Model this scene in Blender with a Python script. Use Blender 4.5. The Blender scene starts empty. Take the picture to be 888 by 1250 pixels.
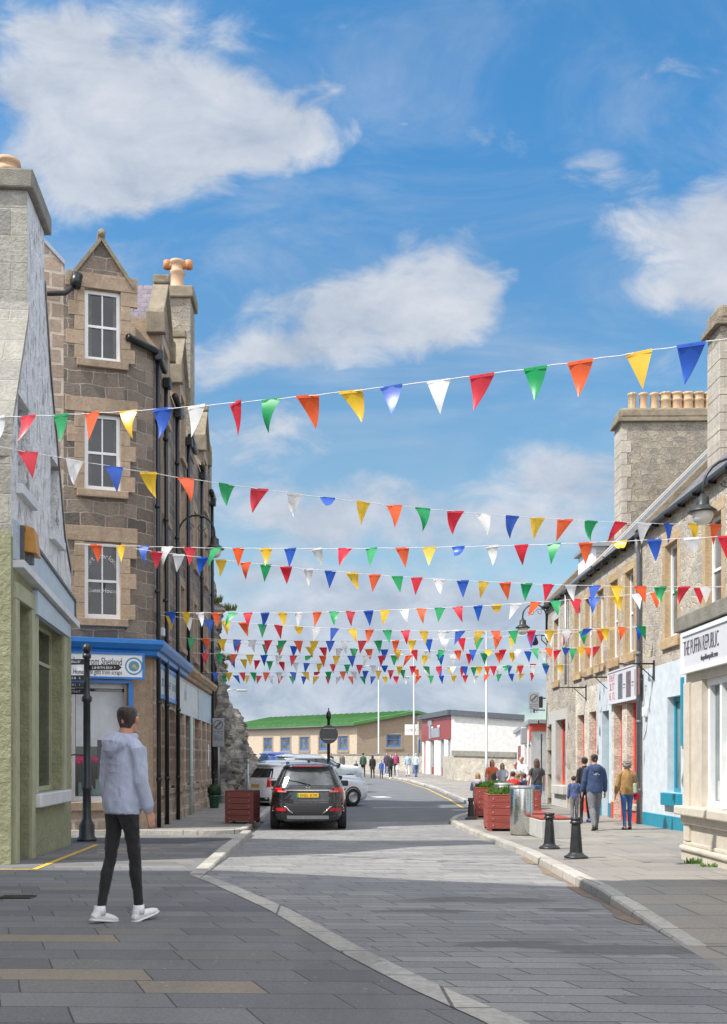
# Street with bunting: a harbour-town street seen from its paving
SKY_STRENGTH = .15
EXPOSURE = .85
CLOUD_A = (2.75, 2.85, 3.05); CLOUD_B = (1.75, 2.0, 2.4); CLOUD_C = (2.3, 2.5, 2.9); CLOUD_D = (1.3, 1.6, 2.15)
CLOUD_FILL = (7.2, 7.2, 7.4)  # colour of the added out-of-frame cloud that brightens shaded surfaces
SKY_TINT = (.30, .67, .80)
import bpy, bmesh, math, random
from mathutils import Vector, Matrix, noise
R = math.radians
rnd = random.Random(7)
scene = bpy.context.scene
COL = scene.collection
CAMZ = 1.65

def g(y):
    """height of the road surface: falls gently, then rises to a crest"""
    if y < 22: return 0.48 - 0.02*y
    if y < 26:
        t = (y-22)/4.0
        return 0.04 - 0.08*t + 0.04*t*t
    if y < 100: return 0.00023*(y-26)**2
    return 0.00023*74**2

def gx(px, Y): return (px-400)/1250.0*Y
def gz(py, Y): return CAMZ + (930-py)/1250.0*Y

# ------------------------------------------------------------------ objects
def empty(name, loc, label, cat, group=None, rz=0.0):
    o = bpy.data.objects.new(name, None)
    COL.objects.link(o)
    o.location = loc; o.rotation_euler = (0, 0, rz)
    o.empty_display_size = 0.2
    o['label'] = label; o['category'] = cat
    if group: o['group'] = group
    return o

def tag(o, label, cat, group=None):
    o['label'] = label; o['category'] = cat
    if group: o['group'] = group
    return o

class MB:
    def __init__(s): s.v = []; s.f = []; s.m = []; s.sm = []
    def face(s, pts, mi=0, smooth=False):
        b = len(s.v); s.v.extend([tuple(p) for p in pts])
        s.f.append(tuple(range(b, b+len(pts)))); s.m.append(mi); s.sm.append(smooth)
    def mesh(s, verts, faces, mi=0, smooth=False):
        b = len(s.v); s.v.extend([tuple(p) for p in verts])
        for f in faces:
            s.f.append(tuple(i+b for i in f)); s.m.append(mi); s.sm.append(smooth)
    def box(s, x0, x1, y0, y1, z0, z1, mi=0, M=None):
        V = [Vector((x, y, z)) for z in (z0, z1) for y in (y0, y1) for x in (x0, x1)]
        if M is not None: V = [M @ p for p in V]
        s.mesh(V, [(0,2,3,1),(4,5,7,6),(0,1,5,4),(2,6,7,3),(0,4,6,2),(1,3,7,5)], mi)
    def obox(s, c, ax, half, mi=0, bev=0.0):
        """box from centre, three axes, three half sizes, optional chamfer"""
        c = Vector(c); ax = [Vector(a) for a in ax]
        if bev <= 0:
            V = [c+ax[0]*sx*half[0]+ax[1]*sy*half[1]+ax[2]*sz*half[2] for sz in (-1,1) for sy in (-1,1) for sx in (-1,1)]
            s.mesh(V, [(0,2,3,1),(4,5,7,6),(0,1,5,4),(2,6,7,3),(0,4,6,2),(1,3,7,5)], mi)
            return
        bm = bmesh.new(); bmesh.ops.create_cube(bm, size=2.0)
        for v in bm.verts: v.co = Vector((v.co.x*half[0], v.co.y*half[1], v.co.z*half[2]))
        bmesh.ops.bevel(bm, geom=bm.edges[:], offset=bev, segments=2, affect='EDGES', profile=0.5)
        bm.verts.index_update()
        s.mesh([c+ax[0]*v.co.x+ax[1]*v.co.y+ax[2]*v.co.z for v in bm.verts], [[v.index for v in f.verts] for f in bm.faces], mi)
        bm.free()
    def bbox(s, x0, x1, y0, y1, z0, z1, bev=0.01, mi=0):
        s.obox(((x0+x1)/2,(y0+y1)/2,(z0+z1)/2), ((1,0,0),(0,1,0),(0,0,1)), (abs(x1-x0)/2,abs(y1-y0)/2,abs(z1-z0)/2), mi, bev)
    def tube(s, pts, rad, n=8, mi=0, cap=True, smooth=True, side=None):
        """rad: number or list of numbers / (rx,ry)"""
        pts = [Vector(p) for p in pts]; N = len(pts)
        if not isinstance(rad, (list, tuple)): rad = [rad]*N
        rings = []; prev = None
        for i, p in enumerate(pts):
            t = (pts[min(i+1,N-1)]-pts[max(i-1,0)])
            t = t.normalized() if t.length > 1e-9 else Vector((0,0,1))
            if side is not None:
                a = Vector(side); a = a - t*a.dot(t)
                if a.length < 1e-4: a = t.orthogonal()
            elif prev is None: a = t.orthogonal() if abs(t.z) > .999 else Vector((0,0,1)).cross(t)
            else: a = prev - t*prev.dot(t)
            a.normalize(); prev = a; b = t.cross(a)
            r = rad[i]; rx, ry = r if isinstance(r, (list, tuple)) else (r, r)
            rings.append([p+a*math.cos(2*math.pi*k/n)*rx+b*math.sin(2*math.pi*k/n)*ry for k in range(n)])
        V = [q for r_ in rings for q in r_]; F = []
        for i in range(N-1):
            for k in range(n):
                k2 = (k+1) % n
                F.append((i*n+k, i*n+k2, (i+1)*n+k2, (i+1)*n+k))
        if cap:
            F.append(tuple(reversed(range(n)))); F.append(tuple((N-1)*n+k for k in range(n)))
        s.mesh(V, F, mi, smooth)
    def lathe(s, prof, c=(0,0,0), n=20, mi=0, smooth=True, axis='Z'):
        V = []; F = []; P = len(prof)
        for k in range(n):
            a = 2*math.pi*k/n
            for r, z in prof:
                if axis == 'Z': V.append((c[0]+r*math.cos(a), c[1]+r*math.sin(a), c[2]+z))
                else: V.append((c[0]+z, c[1]+r*math.cos(a), c[2]+r*math.sin(a)))
        for k in range(n):
            k2 = (k+1) % n
            for i in range(P-1):
                F.append((k*P+i, k2*P+i, k2*P+i+1, k*P+i+1))
        s.mesh(V, F, mi, smooth)
    def build(s, name, mats, parent=None, merge=False, loc=None, rot=None):
        me = bpy.data.meshes.new(name)
        me.from_pydata(s.v, [], s.f)
        if not isinstance(mats, (list, tuple)): mats = [mats]
        for m in mats: me.materials.append(m)
        for p, mi, sm in zip(me.polygons, s.m, s.sm): p.material_index = mi; p.use_smooth = sm
        if merge:
            bm = bmesh.new(); bm.from_mesh(me)
            bmesh.ops.remove_doubles(bm, verts=bm.verts[:], dist=1e-4)
            bmesh.ops.recalc_face_normals(bm, faces=bm.faces[:])
            bm.to_mesh(me); bm.free()
        auto_uv(me)
        me.update()
        o = bpy.data.objects.new(name, me); COL.objects.link(o)
        if parent is not None: o.parent = parent
        if loc is not None: o.location = loc
        if rot is not None: o.rotation_euler = rot
        return o

def auto_uv(me):
    uv = me.uv_layers.new(name='UVMap')
    Z = Vector((0,0,1))
    for p in me.polygons:
        n = p.normal
        if abs(n.z) > 0.96: t = Vector((1,0,0)); b = Vector((0,1,0))
        else:
            t = Vector((-n.y, n.x, 0)).normalized(); b = n.cross(t)
            if b.z < 0: b = -b
        for li in p.loop_indices:
            co = me.vertices[me.loops[li].vertex_index].co
            uv.data[li].uv = (co.dot(t), co.dot(b))

def world_part(mb, name, mats, parent, **k):
    """the mesh is written in world coordinates: keep it there under its thing"""
    o = mb.build(name, mats, parent, **k)
    M = Matrix.Translation(parent.location) @ parent.rotation_euler.to_matrix().to_4x4()
    o.matrix_parent_inverse = M.inverted()
    return o

# ------------------------------------------------------------------ materials
class NT:
    def __init__(s, m): s.t = m.node_tree; s.n = s.t.nodes; s.l = s.t.links
    def add(s, typ, **k):
        nd = s.n.new(typ)
        for a, v in k.items(): setattr(nd, a, v)
        return nd
    def link(s, a, b): s.l.new(a, b)
    def sock(s, inp, v):
        if isinstance(v, bpy.types.NodeSocket): s.l.new(v, inp)
        elif v is not None:
            if isinstance(v, (tuple, list)) and len(v) == 3 and inp.type == 'RGBA': v = (*v, 1)
            inp.default_value = v
    def math(s, op, a, b=None, c=None, clamp=False):
        nd = s.add('ShaderNodeMath', operation=op); nd.use_clamp = clamp
        s.sock(nd.inputs[0], a)
        if b is not None: s.sock(nd.inputs[1], b)
        if c is not None: s.sock(nd.inputs[2], c)
        return nd.outputs[0]
    def vmath(s, op, a, b=None, out=0):
        nd = s.add('ShaderNodeVectorMath', operation=op); s.sock(nd.inputs[0], a)
        if b is not None: s.sock(nd.inputs[1], b)
        return nd.outputs[out]
    def mix(s, f, a, b, blend='MIX'):
        nd = s.add('ShaderNodeMix', data_type='RGBA', blend_type=blend)
        s.sock(nd.inputs[0], f); s.sock(nd.inputs[6], a); s.sock(nd.inputs[7], b)
        return nd.outputs[2]
    def noise(s, vec, scale, detail=4, rough=.55, dist=0.0, out=0):
        nd = s.add('ShaderNodeTexNoise')
        if vec is not None: s.link(vec, nd.inputs['Vector'])
        nd.inputs['Scale'].default_value = scale; nd.inputs['Detail'].default_value = detail
        nd.inputs['Roughness'].default_value = rough; nd.inputs['Distortion'].default_value = dist
        return nd.outputs[out]
    def ramp(s, f, stops, interp='LINEAR'):
        nd = s.add('ShaderNodeValToRGB'); cr = nd.color_ramp; cr.interpolation = interp
        while len(cr.elements) < len(stops): cr.elements.new(0.5)
        for e, (p, c) in zip(cr.elements, stops):
            e.position = p; e.color = (*c, 1) if len(c) == 3 else c
        s.link(f, nd.inputs[0]); return nd.outputs[0]
    def maprange(s, v, a, b, c=0.0, d=1.0, smooth=False):
        nd = s.add('ShaderNodeMapRange')
        if smooth: nd.interpolation_type = 'SMOOTHSTEP'
        s.sock(nd.inputs[0], v)
        for i, x in enumerate((a, b, c, d)): nd.inputs[i+1].default_value = x
        return nd.outputs[0]

def newmat(name):
    m = bpy.data.materials.new(name); m.use_nodes = True
    nt = NT(m); nt.b = nt.n['Principled BSDF']
    tc = nt.add('ShaderNodeTexCoord'); nt.uv = tc.outputs['UV']; nt.ob = tc.outputs['Object']
    return m, nt

def bump(nt, h, strength=.4, dist=.02):
    nd = nt.add('ShaderNodeBump'); nd.inputs['Strength'].default_value = strength
    nd.inputs['Distance'].default_value = dist
    nt.link(h, nd.inputs['Height']); nt.link(nd.outputs[0], nt.b.inputs['Normal'])

def plain(name, col, rough=.6, metal=0.0, var=.18, scale=6, bumpy=.15, bdist=.006, spec=None, coat=0.0, dirt=None, dirt_amt=.0):
    """painted or plain surface with slight unevenness and wear"""
    m, nt = newmat(name)
    n1 = nt.noise(nt.ob, scale, 5, .6)
    n2 = nt.noise(nt.ob, scale*7, 3, .6)
    f = nt.math('ADD', nt.math('MULTIPLY', n1, .7), nt.math('MULTIPLY', n2, .3))
    lo = tuple(c*(1-var) for c in col); hi = tuple(min(1, c*(1+var)) for c in col)
    c = nt.mix(nt.maprange(f, .3, .7), lo, hi)
    if dirt:
        dn = nt.noise(nt.ob, scale*.6, 6, .7)
        c = nt.mix(nt.math('MULTIPLY', nt.maprange(dn, .52, .72), dirt_amt), c, dirt)
    nt.sock(nt.b.inputs['Base Color'], c)
    nt.sock(nt.b.inputs['Roughness'], nt.maprange(n2, .2, .8, max(.03, rough-.08), min(1, rough+.08)))
    nt.b.inputs['Metallic'].default_value = metal
    if spec is not None: nt.b.inputs['Specular IOR Level'].default_value = spec
    if coat: nt.b.inputs['Coat Weight'].default_value = coat; nt.b.inputs['Coat Roughness'].default_value = .03
    if bumpy: bump(nt, nt.noise(nt.ob, scale*10, 4, .6), bumpy, bdist)
    return m

def rubble(name, cols, mortar, sx=2.0, sy=3.6, edge=.045, bstr=.7, bdist=.03, stain=(.10,.09,.07), stain_amt=.3, rand=.8):
    """random stone walling: cells with individual colours and recessed joints"""
    m, nt = newmat(name)
    mp = nt.add('ShaderNodeMapping'); mp.inputs['Scale'].default_value = (sx, sy, 1); nt.link(nt.uv, mp.inputs[0])
    wob = nt.noise(nt.uv, 3.0, 3, .6, 0, 1)
    vec = nt.vmath('ADD', mp.outputs[0], nt.vmath('MULTIPLY', nt.vmath('SUBTRACT', wob, (.5,.5,.5)), (.9,.9,0)))
    v1 = nt.add('ShaderNodeTexVoronoi', voronoi_dimensions='2D'); nt.link(vec, v1.inputs['Vector']); v1.inputs['Scale'].default_value = 1; v1.inputs['Randomness'].default_value = rand
    v1.distance = 'CHEBYCHEV'
    v2 = nt.add('ShaderNodeTexVoronoi', voronoi_dimensions='2D', feature='DISTANCE_TO_EDGE'); nt.link(vec, v2.inputs['Vector']); v2.inputs['Scale'].default_value = 1; v2.inputs['Randomness'].default_value = rand
    v1.distance = 'EUCLIDEAN'
    sep = nt.add('ShaderNodeSeparateColor'); nt.link(v1.outputs['Color'], sep.inputs[0])
    stops = [(i/(len(cols)-1), c) for i, c in enumerate(cols)]
    c = nt.ramp(sep.outputs[0], stops)
    grain = nt.noise(nt.uv, 22, 6, .65)
    c = nt.mix(.75, c, nt.ramp(grain, [(.25,(.55,.55,.55)),(.75,(1.25,1.25,1.25))]), 'MULTIPLY')
    en = nt.math('ADD', v2.outputs['Distance'], nt.math('MULTIPLY', nt.math('SUBTRACT', nt.noise(nt.uv, 7, 5, .65), .5), .22))
    ef = nt.maprange(en, edge*.5, edge*1.4)
    chip = nt.noise(nt.uv, 11, 5, .7, .8); c = nt.mix(.85, c, nt.ramp(chip, [(.30,(.50,.49,.47)),(.48,(.95,.95,.95)),(.72,(1.45,1.42,1.36))]), 'MULTIPLY')
    blot = nt.noise(nt.uv, 1.6, 6, .68)
    c = nt.mix(.8, c, nt.ramp(blot, [(.3,(.72,.71,.70)),(.5,(1.0,1.0,1.0)),(.7,(1.3,1.27,1.2))]), 'MULTIPLY')
    c = nt.mix(ef, nt.mix(nt.noise(nt.uv, 5, 3), tuple(x*.8 for x in mortar), tuple(min(1,x*1.2) for x in mortar)), c)
    st = nt.maprange(nt.noise(nt.uv, .7, 6, .7), .48, .75)
    c = nt.mix(nt.math('MULTIPLY', st, stain_amt), c, stain)
    nt.sock(nt.b.inputs['Base Color'], c); nt.b.inputs['Roughness'].default_value = .9
    bump(nt, nt.math('ADD', nt.math('MULTIPLY', ef, .6), nt.math('MULTIPLY', grain, .5)), bstr, bdist)
    return m

def coursed(name, cols, mortar, bw=.62, bh=.3, ms=.02, wob=.07, bstr=.6, bdist=.025, off=.5, stain=(.06,.05,.04), stain_amt=.35, grain_s=18, squash=1.0, coord='UV', mottle=.8, smear=None, skew=None):
    """squared stone in courses (also used for paving flags)"""
    m, nt = newmat(name)
    src = nt.uv if coord == 'UV' else nt.ob
    lay = src
    if coord != 'UV':   # keep the pattern clear of the origin; some paving is laid on the skew
        sx_, sy_ = skew or (0, 0); s3 = nt.add('ShaderNodeSeparateXYZ'); nt.link(src, s3.inputs[0]); c3 = nt.add('ShaderNodeCombineXYZ')
        nt.link(nt.math('ADD', nt.math('MULTIPLY', s3.outputs[1], sx_), nt.math('ADD', s3.outputs[0], 301.3)), c3.inputs[0])
        nt.link(nt.math('ADD', nt.math('MULTIPLY', s3.outputs[0], sy_), nt.math('ADD', s3.outputs[1], 207.1)), c3.inputs[1]); lay = c3.outputs[0]
    w = nt.vmath('MULTIPLY', nt.vmath('SUBTRACT', nt.noise(src, 2.2, 3, .6, 0, 1), (.5,.5,.5)), (wob, wob, 0))
    vec = nt.vmath('ADD', lay, w)
    def brick(c1, c2, mo):
        b = nt.add('ShaderNodeTexBrick'); nt.link(vec, b.inputs['Vector'])
        b.offset = off; b.squash = squash; b.squash_frequency = 3
        b.inputs['Scale'].default_value = 1; b.inputs['Brick Width'].default_value = bw; b.inputs['Row Height'].default_value = bh
        b.inputs['Mortar Size'].default_value = ms; b.inputs['Mortar Smooth'].default_value = .3
        b.inputs['Color1'].default_value = (*c1,1); b.inputs['Color2'].default_value = (*c2,1); b.inputs['Mortar'].default_value = (*mo,1)
        return b
    b = brick((0,0,0),(1,1,1),(.5,.5,.5))
    sep = nt.add('ShaderNodeSeparateColor'); nt.link(b.outputs['Color'], sep.inputs[0])
    c = nt.ramp(sep.outputs[0], [(i/(len(cols)-1) if not isinstance(c_[0], tuple) else c_[1], c_ if not isinstance(c_[0], tuple) else c_[0]) for i, c_ in enumerate(cols)])
    grain = nt.noise(src, grain_s, 6, .65)
    c = nt.mix(mottle, c, nt.ramp(grain, [(.25,(.6,.6,.6)),(.75,(1.25,1.25,1.25))]), 'MULTIPLY')
    big = nt.noise(src, .45, 4, .6)
    c = nt.mix(.6, c, nt.ramp(big, [(.3,(.78,.78,.8)),(.7,(1.15,1.14,1.12))]), 'MULTIPLY')
    if smear is None: smear = .75 if coord == 'UV' else .25
    mn = nt.noise(src, 3.3, 6, .7); mfac = nt.math('MULTIPLY', b.outputs['Fac'], nt.maprange(mn, .34, .56, 1-smear, 1))
    if coord == 'UV':
        sm = nt.maprange(nt.noise(src, 7, 6, .72, 1.2), .60, .72); mfac = nt.math('MAXIMUM', mfac, nt.math('MULTIPLY', sm, smear*.55))
        mp_ = nt.add('ShaderNodeMapping'); mp_.inputs['Scale'].default_value = (2.6, .16, 1); nt.link(src, mp_.inputs[0])
        run = nt.maprange(nt.noise(mp_.outputs[0], 1.4, 5, .6), .52, .72); c = nt.mix(nt.math('MULTIPLY', run, .30), c, stain)
        c = nt.mix(.55, c, nt.ramp(nt.noise(src, 5.5, 5, .7), [(.3,(.7,.69,.68)),(.7,(1.32,1.3,1.26))]), 'MULTIPLY')
    else:
        spt = nt.maprange(nt.noise(src, 21, 2, .4), .735, .76); c = nt.mix(nt.math('MULTIPLY', spt, .6), c, (.42,.42,.40))
        dk = nt.maprange(nt.noise(src, 13, 2, .4), .72, .75); c = nt.mix(nt.math('MULTIPLY', dk, .6), c, (.05,.05,.05))
        mp_ = nt.add('ShaderNodeMapping'); mp_.inputs['Scale'].default_value = (1.5, .10, 1); nt.link(src, mp_.inputs[0])
        run = nt.maprange(nt.noise(mp_.outputs[0], 1.2, 5, .65), .5, .72); c = nt.mix(nt.math('MULTIPLY', run, .32), c, stain)
    c = nt.mix(mfac, c, mortar)
    st = nt.maprange(nt.noise(src, .9, 7, .7), .5, .75)
    c = nt.mix(nt.math('MULTIPLY', st, stain_amt), c, stain)
    nt.sock(nt.b.inputs['Base Color'], c); nt.b.inputs['Roughness'].default_value = .85
    inv = nt.math('SUBTRACT', 1.0, b.outputs['Fac'])
    bump(nt, nt.math('ADD', nt.math('MULTIPLY', inv, .6), nt.math('MULTIPLY', grain, .45)), bstr, bdist)
    m['_c'] = 1
    nt.colour = c; nt.src = src
    return m, nt

def harl(name, col, scale=14, bstr=.7, bdist=.03, dirt=(.2,.2,.18), amt=.4, cracks=0.0):
    """rough painted render"""
    m, nt = newmat(name)
    a = nt.noise(nt.uv, scale, 6, .7); b = nt.noise(nt.uv, 1.1, 6, .7); c0 = nt.noise(nt.uv, 4, 5, .65)
    col2 = nt.mix(nt.maprange(c0, .3, .7), tuple(x*.86 for x in col), tuple(min(1, x*1.1) for x in col))
    c = nt.mix(nt.math('MULTIPLY', nt.maprange(b, .45, .75), amt), col2, dirt)
    h = nt.math('ADD', a, nt.math('MULTIPLY', c0, .8))
    if cracks:
        mp = nt.add('ShaderNodeMapping'); mp.inputs['Scale'].default_value = (1.0, .7, 1); nt.link(nt.uv, mp.inputs[0])
        wv = nt.vmath('ADD', mp.outputs[0], nt.vmath('MULTIPLY', nt.noise(nt.uv, 3, 5, .7, 0, 1), (.5,.5,0)))
        v = nt.add('ShaderNodeTexVoronoi', voronoi_dimensions='2D', feature='DISTANCE_TO_EDGE'); nt.link(wv, v.inputs['Vector']); v.inputs['Scale'].default_value = .9
        br = nt.math('MULTIPLY', nt.maprange(v.outputs['Distance'], .0, .014, 1, 0), nt.maprange(c0, .45, .6))
        c = nt.mix(nt.math('MULTIPLY', br, cracks), c, tuple(x*.3 for x in dirt))
        mp2 = nt.add('ShaderNodeMapping'); mp2.inputs['Scale'].default_value = (9, 2.5, 1); mp2.inputs['Rotation'].default_value = (0,0,.6); nt.link(nt.uv, mp2.inputs[0])
        ch = nt.maprange(nt.noise(mp2.outputs[0], 1.0, 6, .72), .555, .64)
        c = nt.mix(nt.math('MULTIPLY', ch, .5*cracks), c, dirt)
        h = nt.math('SUBTRACT', h, nt.math('MULTIPLY', ch, .5))
    nt.sock(nt.b.inputs['Base Color'], c); nt.b.inputs['Roughness'].default_value = .9
    bump(nt, h, bstr, bdist)
    return m

def glassy(name, col=(.015,.02,.025), rough=.04, var=.5):
    m, nt = newmat(name)
    n = nt.noise(nt.ob, 1.3, 3, .5)
    nt.sock(nt.b.inputs['Base Color'], nt.mix(nt.maprange(n, .35, .65), tuple(c*(1-var) for c in col), tuple(c*(1+var) for c in col)))
    nt.b.inputs['Roughness'].default_value = rough
    nt.b.inputs['Specular IOR Level'].default_value = .7
    bump(nt, nt.noise(nt.ob, 2.0, 2, .5), .03, .01)
    return m

def cloth(name, col, var=.15, wr=.5, rough=.9, scale=1.0):
    m, nt = newmat(name)
    mp = nt.add('ShaderNodeMapping'); mp.inputs['Scale'].default_value = (9*scale, 9*scale, 4.5*scale); mp.inputs['Rotation'].default_value = (.3,.35,.2); nt.link(nt.ob, mp.inputs[0])
    w = nt.noise(mp.outputs[0], 1.0, 3, .5, .6)
    fine = nt.noise(nt.ob, 160, 2, .5)
    c = nt.mix(nt.maprange(w, .3, .7), tuple(x*(1-var) for x in col), tuple(min(1, x*(1+var)) for x in col))
    c = nt.mix(.35, c, nt.ramp(fine, [(.3,(.7,.7,.7)),(.7,(1.2,1.2,1.2))]), 'MULTIPLY')
    nt.sock(nt.b.inputs['Base Color'], c); nt.b.inputs['Roughness'].default_value = rough
    nt.b.inputs['Sheen Weight'].default_value = .15
    bump(nt, nt.math('ADD', w, nt.math('MULTIPLY', fine, .04)), wr, .035)
    return m

M = {}
M['stone_brown'] = coursed('brown_squared_stone', [(.125,.105,.088),(.20,.16,.128),(.26,.205,.16),(.165,.142,.125),(.34,.27,.21)], (.38,.335,.285), .56, .29, .017, .15, 1.0, .05, stain_amt=.3)[0]
M['stone_pink'] = coursed('pinkish_squared_stone', [(.34,.255,.20),(.42,.32,.25),(.36,.28,.22),(.46,.36,.285)], (.52,.45,.37), .50, .34, .035, .07, .6, .03, stain_amt=.1)[0]
M['sandstone'] = coursed('dressed_sandstone', [(.38,.285,.20),(.43,.325,.23),(.35,.265,.19)], (.31,.235,.165), .9, .45, .006, .02, .35, .015, stain=(.10,.075,.05), stain_amt=.4)[0]
M['ochre'] = coursed('ochre_dressed_stone', [(.48,.34,.19),(.54,.42,.26),(.40,.25,.135),(.52,.42,.29)], (.42,.33,.22), .7, .4, .008, .02, .4, .02, stain=(.2,.15,.10), stain_amt=.4)[0]
M['stone_grey'] = rubble('grey_rubble', [(.40,.365,.31),(.50,.455,.39),(.43,.38,.31),(.56,.51,.435),(.35,.325,.295),(.53,.45,.35)], (.52,.47,.40), 3.0, 4.8, .05, .8, .035, stain=(.20,.17,.13), stain_amt=.35)
M['stone_grey_cream'] = rubble('cream_limewashed_rubble', [(.62,.56,.47),(.70,.65,.56),(.56,.52,.45),(.72,.68,.6)], (.60,.55,.47), 3.0, 4.8, .045, .6, .03, stain_amt=.15)
M['stone_chim'] = rubble('chimney_rubble', [(.30,.27,.225),(.38,.33,.265),(.25,.235,.21),(.43,.375,.30)], (.36,.315,.25), 3.2, 5.4, .05, .9, .04, stain=(.15,.12,.08), stain_amt=.4)
M['ashlar'] = coursed('grey_ashlar', [(.34,.335,.30),(.42,.41,.37),(.38,.37,.335),(.29,.285,.265)], (.40,.39,.34), .62, .42, .016, .06, 1.0, .05, stain=(.19,.175,.12), stain_amt=.5)[0]
M['quoin'] = coursed('pale_quoins', [(.45,.41,.35),(.52,.47,.40),(.40,.37,.31)], (.36,.33,.28), .5, .42, .012, .02, .5, .02, stain_amt=.2)[0]
M['cope'] = plain('mossy_coping_stone', (.26,.22,.16), .95, var=.35, scale=4, bumpy=.8, bdist=.03, dirt=(.13,.085,.03), dirt_amt=.7)
M['coping'] = plain('grey_coping_stone', (.22,.21,.18), .95, var=.3, scale=5, bumpy=.7, bdist=.02, dirt=(.10,.10,.08), dirt_amt=.6)
M['white_harl'] = harl('white_painted_rubble', (.80,.81,.83), 7, 1.0, .07, (.45,.46,.47), .3, .8)
M['green_harl'] = harl('olive_green_render', (.315,.325,.20), 9, 1.0, .05, (.19,.20,.12), .45)
M['green_smooth'] = harl('olive_green_smooth_stone', (.385,.39,.265), 16, .5, .02, (.22,.225,.14), .5)
M['green_dark'] = plain('dark_green_door_paint', (.10,.11,.065), .55)
M['blue_harl'] = harl('pale_blue_render', (.56,.625,.675), 16, .35, .012, (.42,.46,.48), .35)
M['white_render'] = harl('white_render', (.66,.655,.64), 12, .3, .014, (.50,.49,.46), .35)
M['grey_render'] = harl('grey_render', (.50,.49,.46), 14, .3, .012, (.36,.35,.32), .35)
M['cream_paint'] = harl('cream_paint', (.56,.505,.425), 14, .25, .01, (.36,.32,.26), .45)
M['tan_render'] = harl('tan_harling', (.50,.40,.31), 14, .3, .015, (.40,.32,.25), .2)
M['brown_render'] = harl('brown_harling', (.29,.225,.16), 14, .4, .02, (.22,.17,.12), .3)
M['slate'] = coursed('roof_slate', [(.13,.125,.14),(.19,.18,.20),(.16,.15,.17),(.10,.10,.11)], (.05,.05,.055), .28, .20, .008, .01, .7, .02, stain=(.24,.20,.12), stain_amt=.4)[0]
M['slate_purple'] = coursed('purple_slate', [(.17,.15,.18),(.23,.20,.24),(.20,.17,.20)], (.06,.055,.065), .28, .20, .008, .01, .6, .02, stain_amt=.2)[0]
M['green_roof'] = plain('green_sheet_roof', (.045,.155,.035), .6, var=.25, scale=1.0, bumpy=.1)
M['black_paint'] = plain('black_gloss_paint', (.014,.015,.017), .32, var=.3, bumpy=.1)
M['black_iron'] = plain('black_cast_iron', (.018,.020,.022), .38, var=.35, scale=9, bumpy=.4, bdist=.004, dirt=(.07,.065,.06), dirt_amt=.5)
M['white_paint'] = plain('white_gloss_paint', (.80,.81,.82), .35, var=.06, bumpy=.05)
M['offwhite'] = plain('weathered_white_board', (.60,.62,.64), .55, var=.12, scale=3, dirt=(.35,.36,.36), dirt_amt=.5)
M['paleblue_board'] = plain('pale_blue_grey_board', (.42,.50,.58), .5, var=.10, scale=2.0, dirt=(.30,.34,.38), dirt_amt=.5)
M['sign_grey'] = plain('pale_lilac_grey_sign', (.62,.62,.67), .35, var=.05, scale=2)
M['blue_paint'] = plain('bright_blue_paint', (.012,.17,.52), .35, var=.12, bumpy=.08)
M['teal_paint'] = plain('teal_paint', (.012,.25,.36), .4, var=.12, bumpy=.08)
M['red_paint'] = plain('coral_red_paint', (.66,.075,.045), .42, var=.12, bumpy=.08)
M['maroon'] = plain('maroon_fascia', (.25,.045,.05), .45, var=.12)
M['mint'] = plain('mint_pipe_paint', (.42,.55,.52), .5, var=.1)
M['terracotta'] = plain('buff_terracotta', (.50,.33,.20), .7, var=.2, scale=5, bumpy=.2)
M['terracotta_o'] = plain('orange_terracotta', (.52,.22,.08), .6, var=.2, scale=5)
M['glass'] = glassy('window_glass')
M['glass_dark'] = glassy('dark_shop_glass', (.03,.03,.03), .06)
M['glass_grey'] = glassy('curtained_glass', (.10,.11,.12), .05, .6)
M['glass_light'] = glassy('pale_shop_glass', (.20,.24,.25), .06, .35)
M['curtain'] = cloth('net_curtain', (.20,.20,.19), wr=.6)
M['wood_orange'] = plain('varnished_timber', (.50,.24,.05), .4, var=.2, scale=9)
M['lead'] = plain('lead_flashing', (.33,.35,.38), .5, metal=.3, var=.15)
M['steel'] = plain('brushed_steel', (.60,.60,.58), .26, metal=1.0, var=.06, scale=3, bumpy=0)
M['galv'] = plain('galvanised_steel', (.42,.43,.44), .45, metal=.6, var=.12)
M['concrete'] = plain('grey_concrete', (.42,.42,.40), .9, var=.15, scale=6, bumpy=.4)
M['text_black'] = plain('black_lettering', (.02,.02,.022), .5, bumpy=0)
M['text_dark'] = plain('dark_grey_lettering', (.09,.09,.10), .5, bumpy=0)
M['text_white'] = plain('white_lettering', (.75,.76,.78), .5, bumpy=0)
M['text_red'] = plain('crimson_lettering', (.42,.03,.09), .5, bumpy=0)
M['sign_back'] = plain('dark_grey_sign_back', (.10,.105,.11), .5)
M['line_white'] = plain('road_paint_white', (.60,.60,.57), .8, var=.2, scale=5, dirt=(.2,.2,.2), dirt_amt=.6)
M['line_yellow'] = plain('road_paint_yellow', (.62,.38,.05), .8, var=.2, scale=5, dirt=(.2,.18,.15), dirt_amt=.6)
M['skin'] = plain('skin', (.50,.26,.18), .55, var=.12, scale=12, bumpy=.05)
M['rubber'] = plain('tyre_rubber', (.018,.018,.019), .85, var=.2)
M['plastic_black'] = plain('black_trim_plastic', (.02,.02,.022), .6, var=.15)
M['chrome'] = plain('chrome', (.75,.75,.76), .12, metal=1.0, var=.03, bumpy=0)
M['lamp_red'] = plain('red_lamp_lens', (.62,.012,.02), .15, var=.2, bumpy=0, coat=.5)
M['lamp_dark'] = plain('dark_red_reflector', (.36,.012,.02), .25, var=.2, bumpy=0)
M['lamp_clear'] = plain('clear_lamp_lens', (.62,.65,.68), .1, var=.1, bumpy=0, coat=.6)
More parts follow.
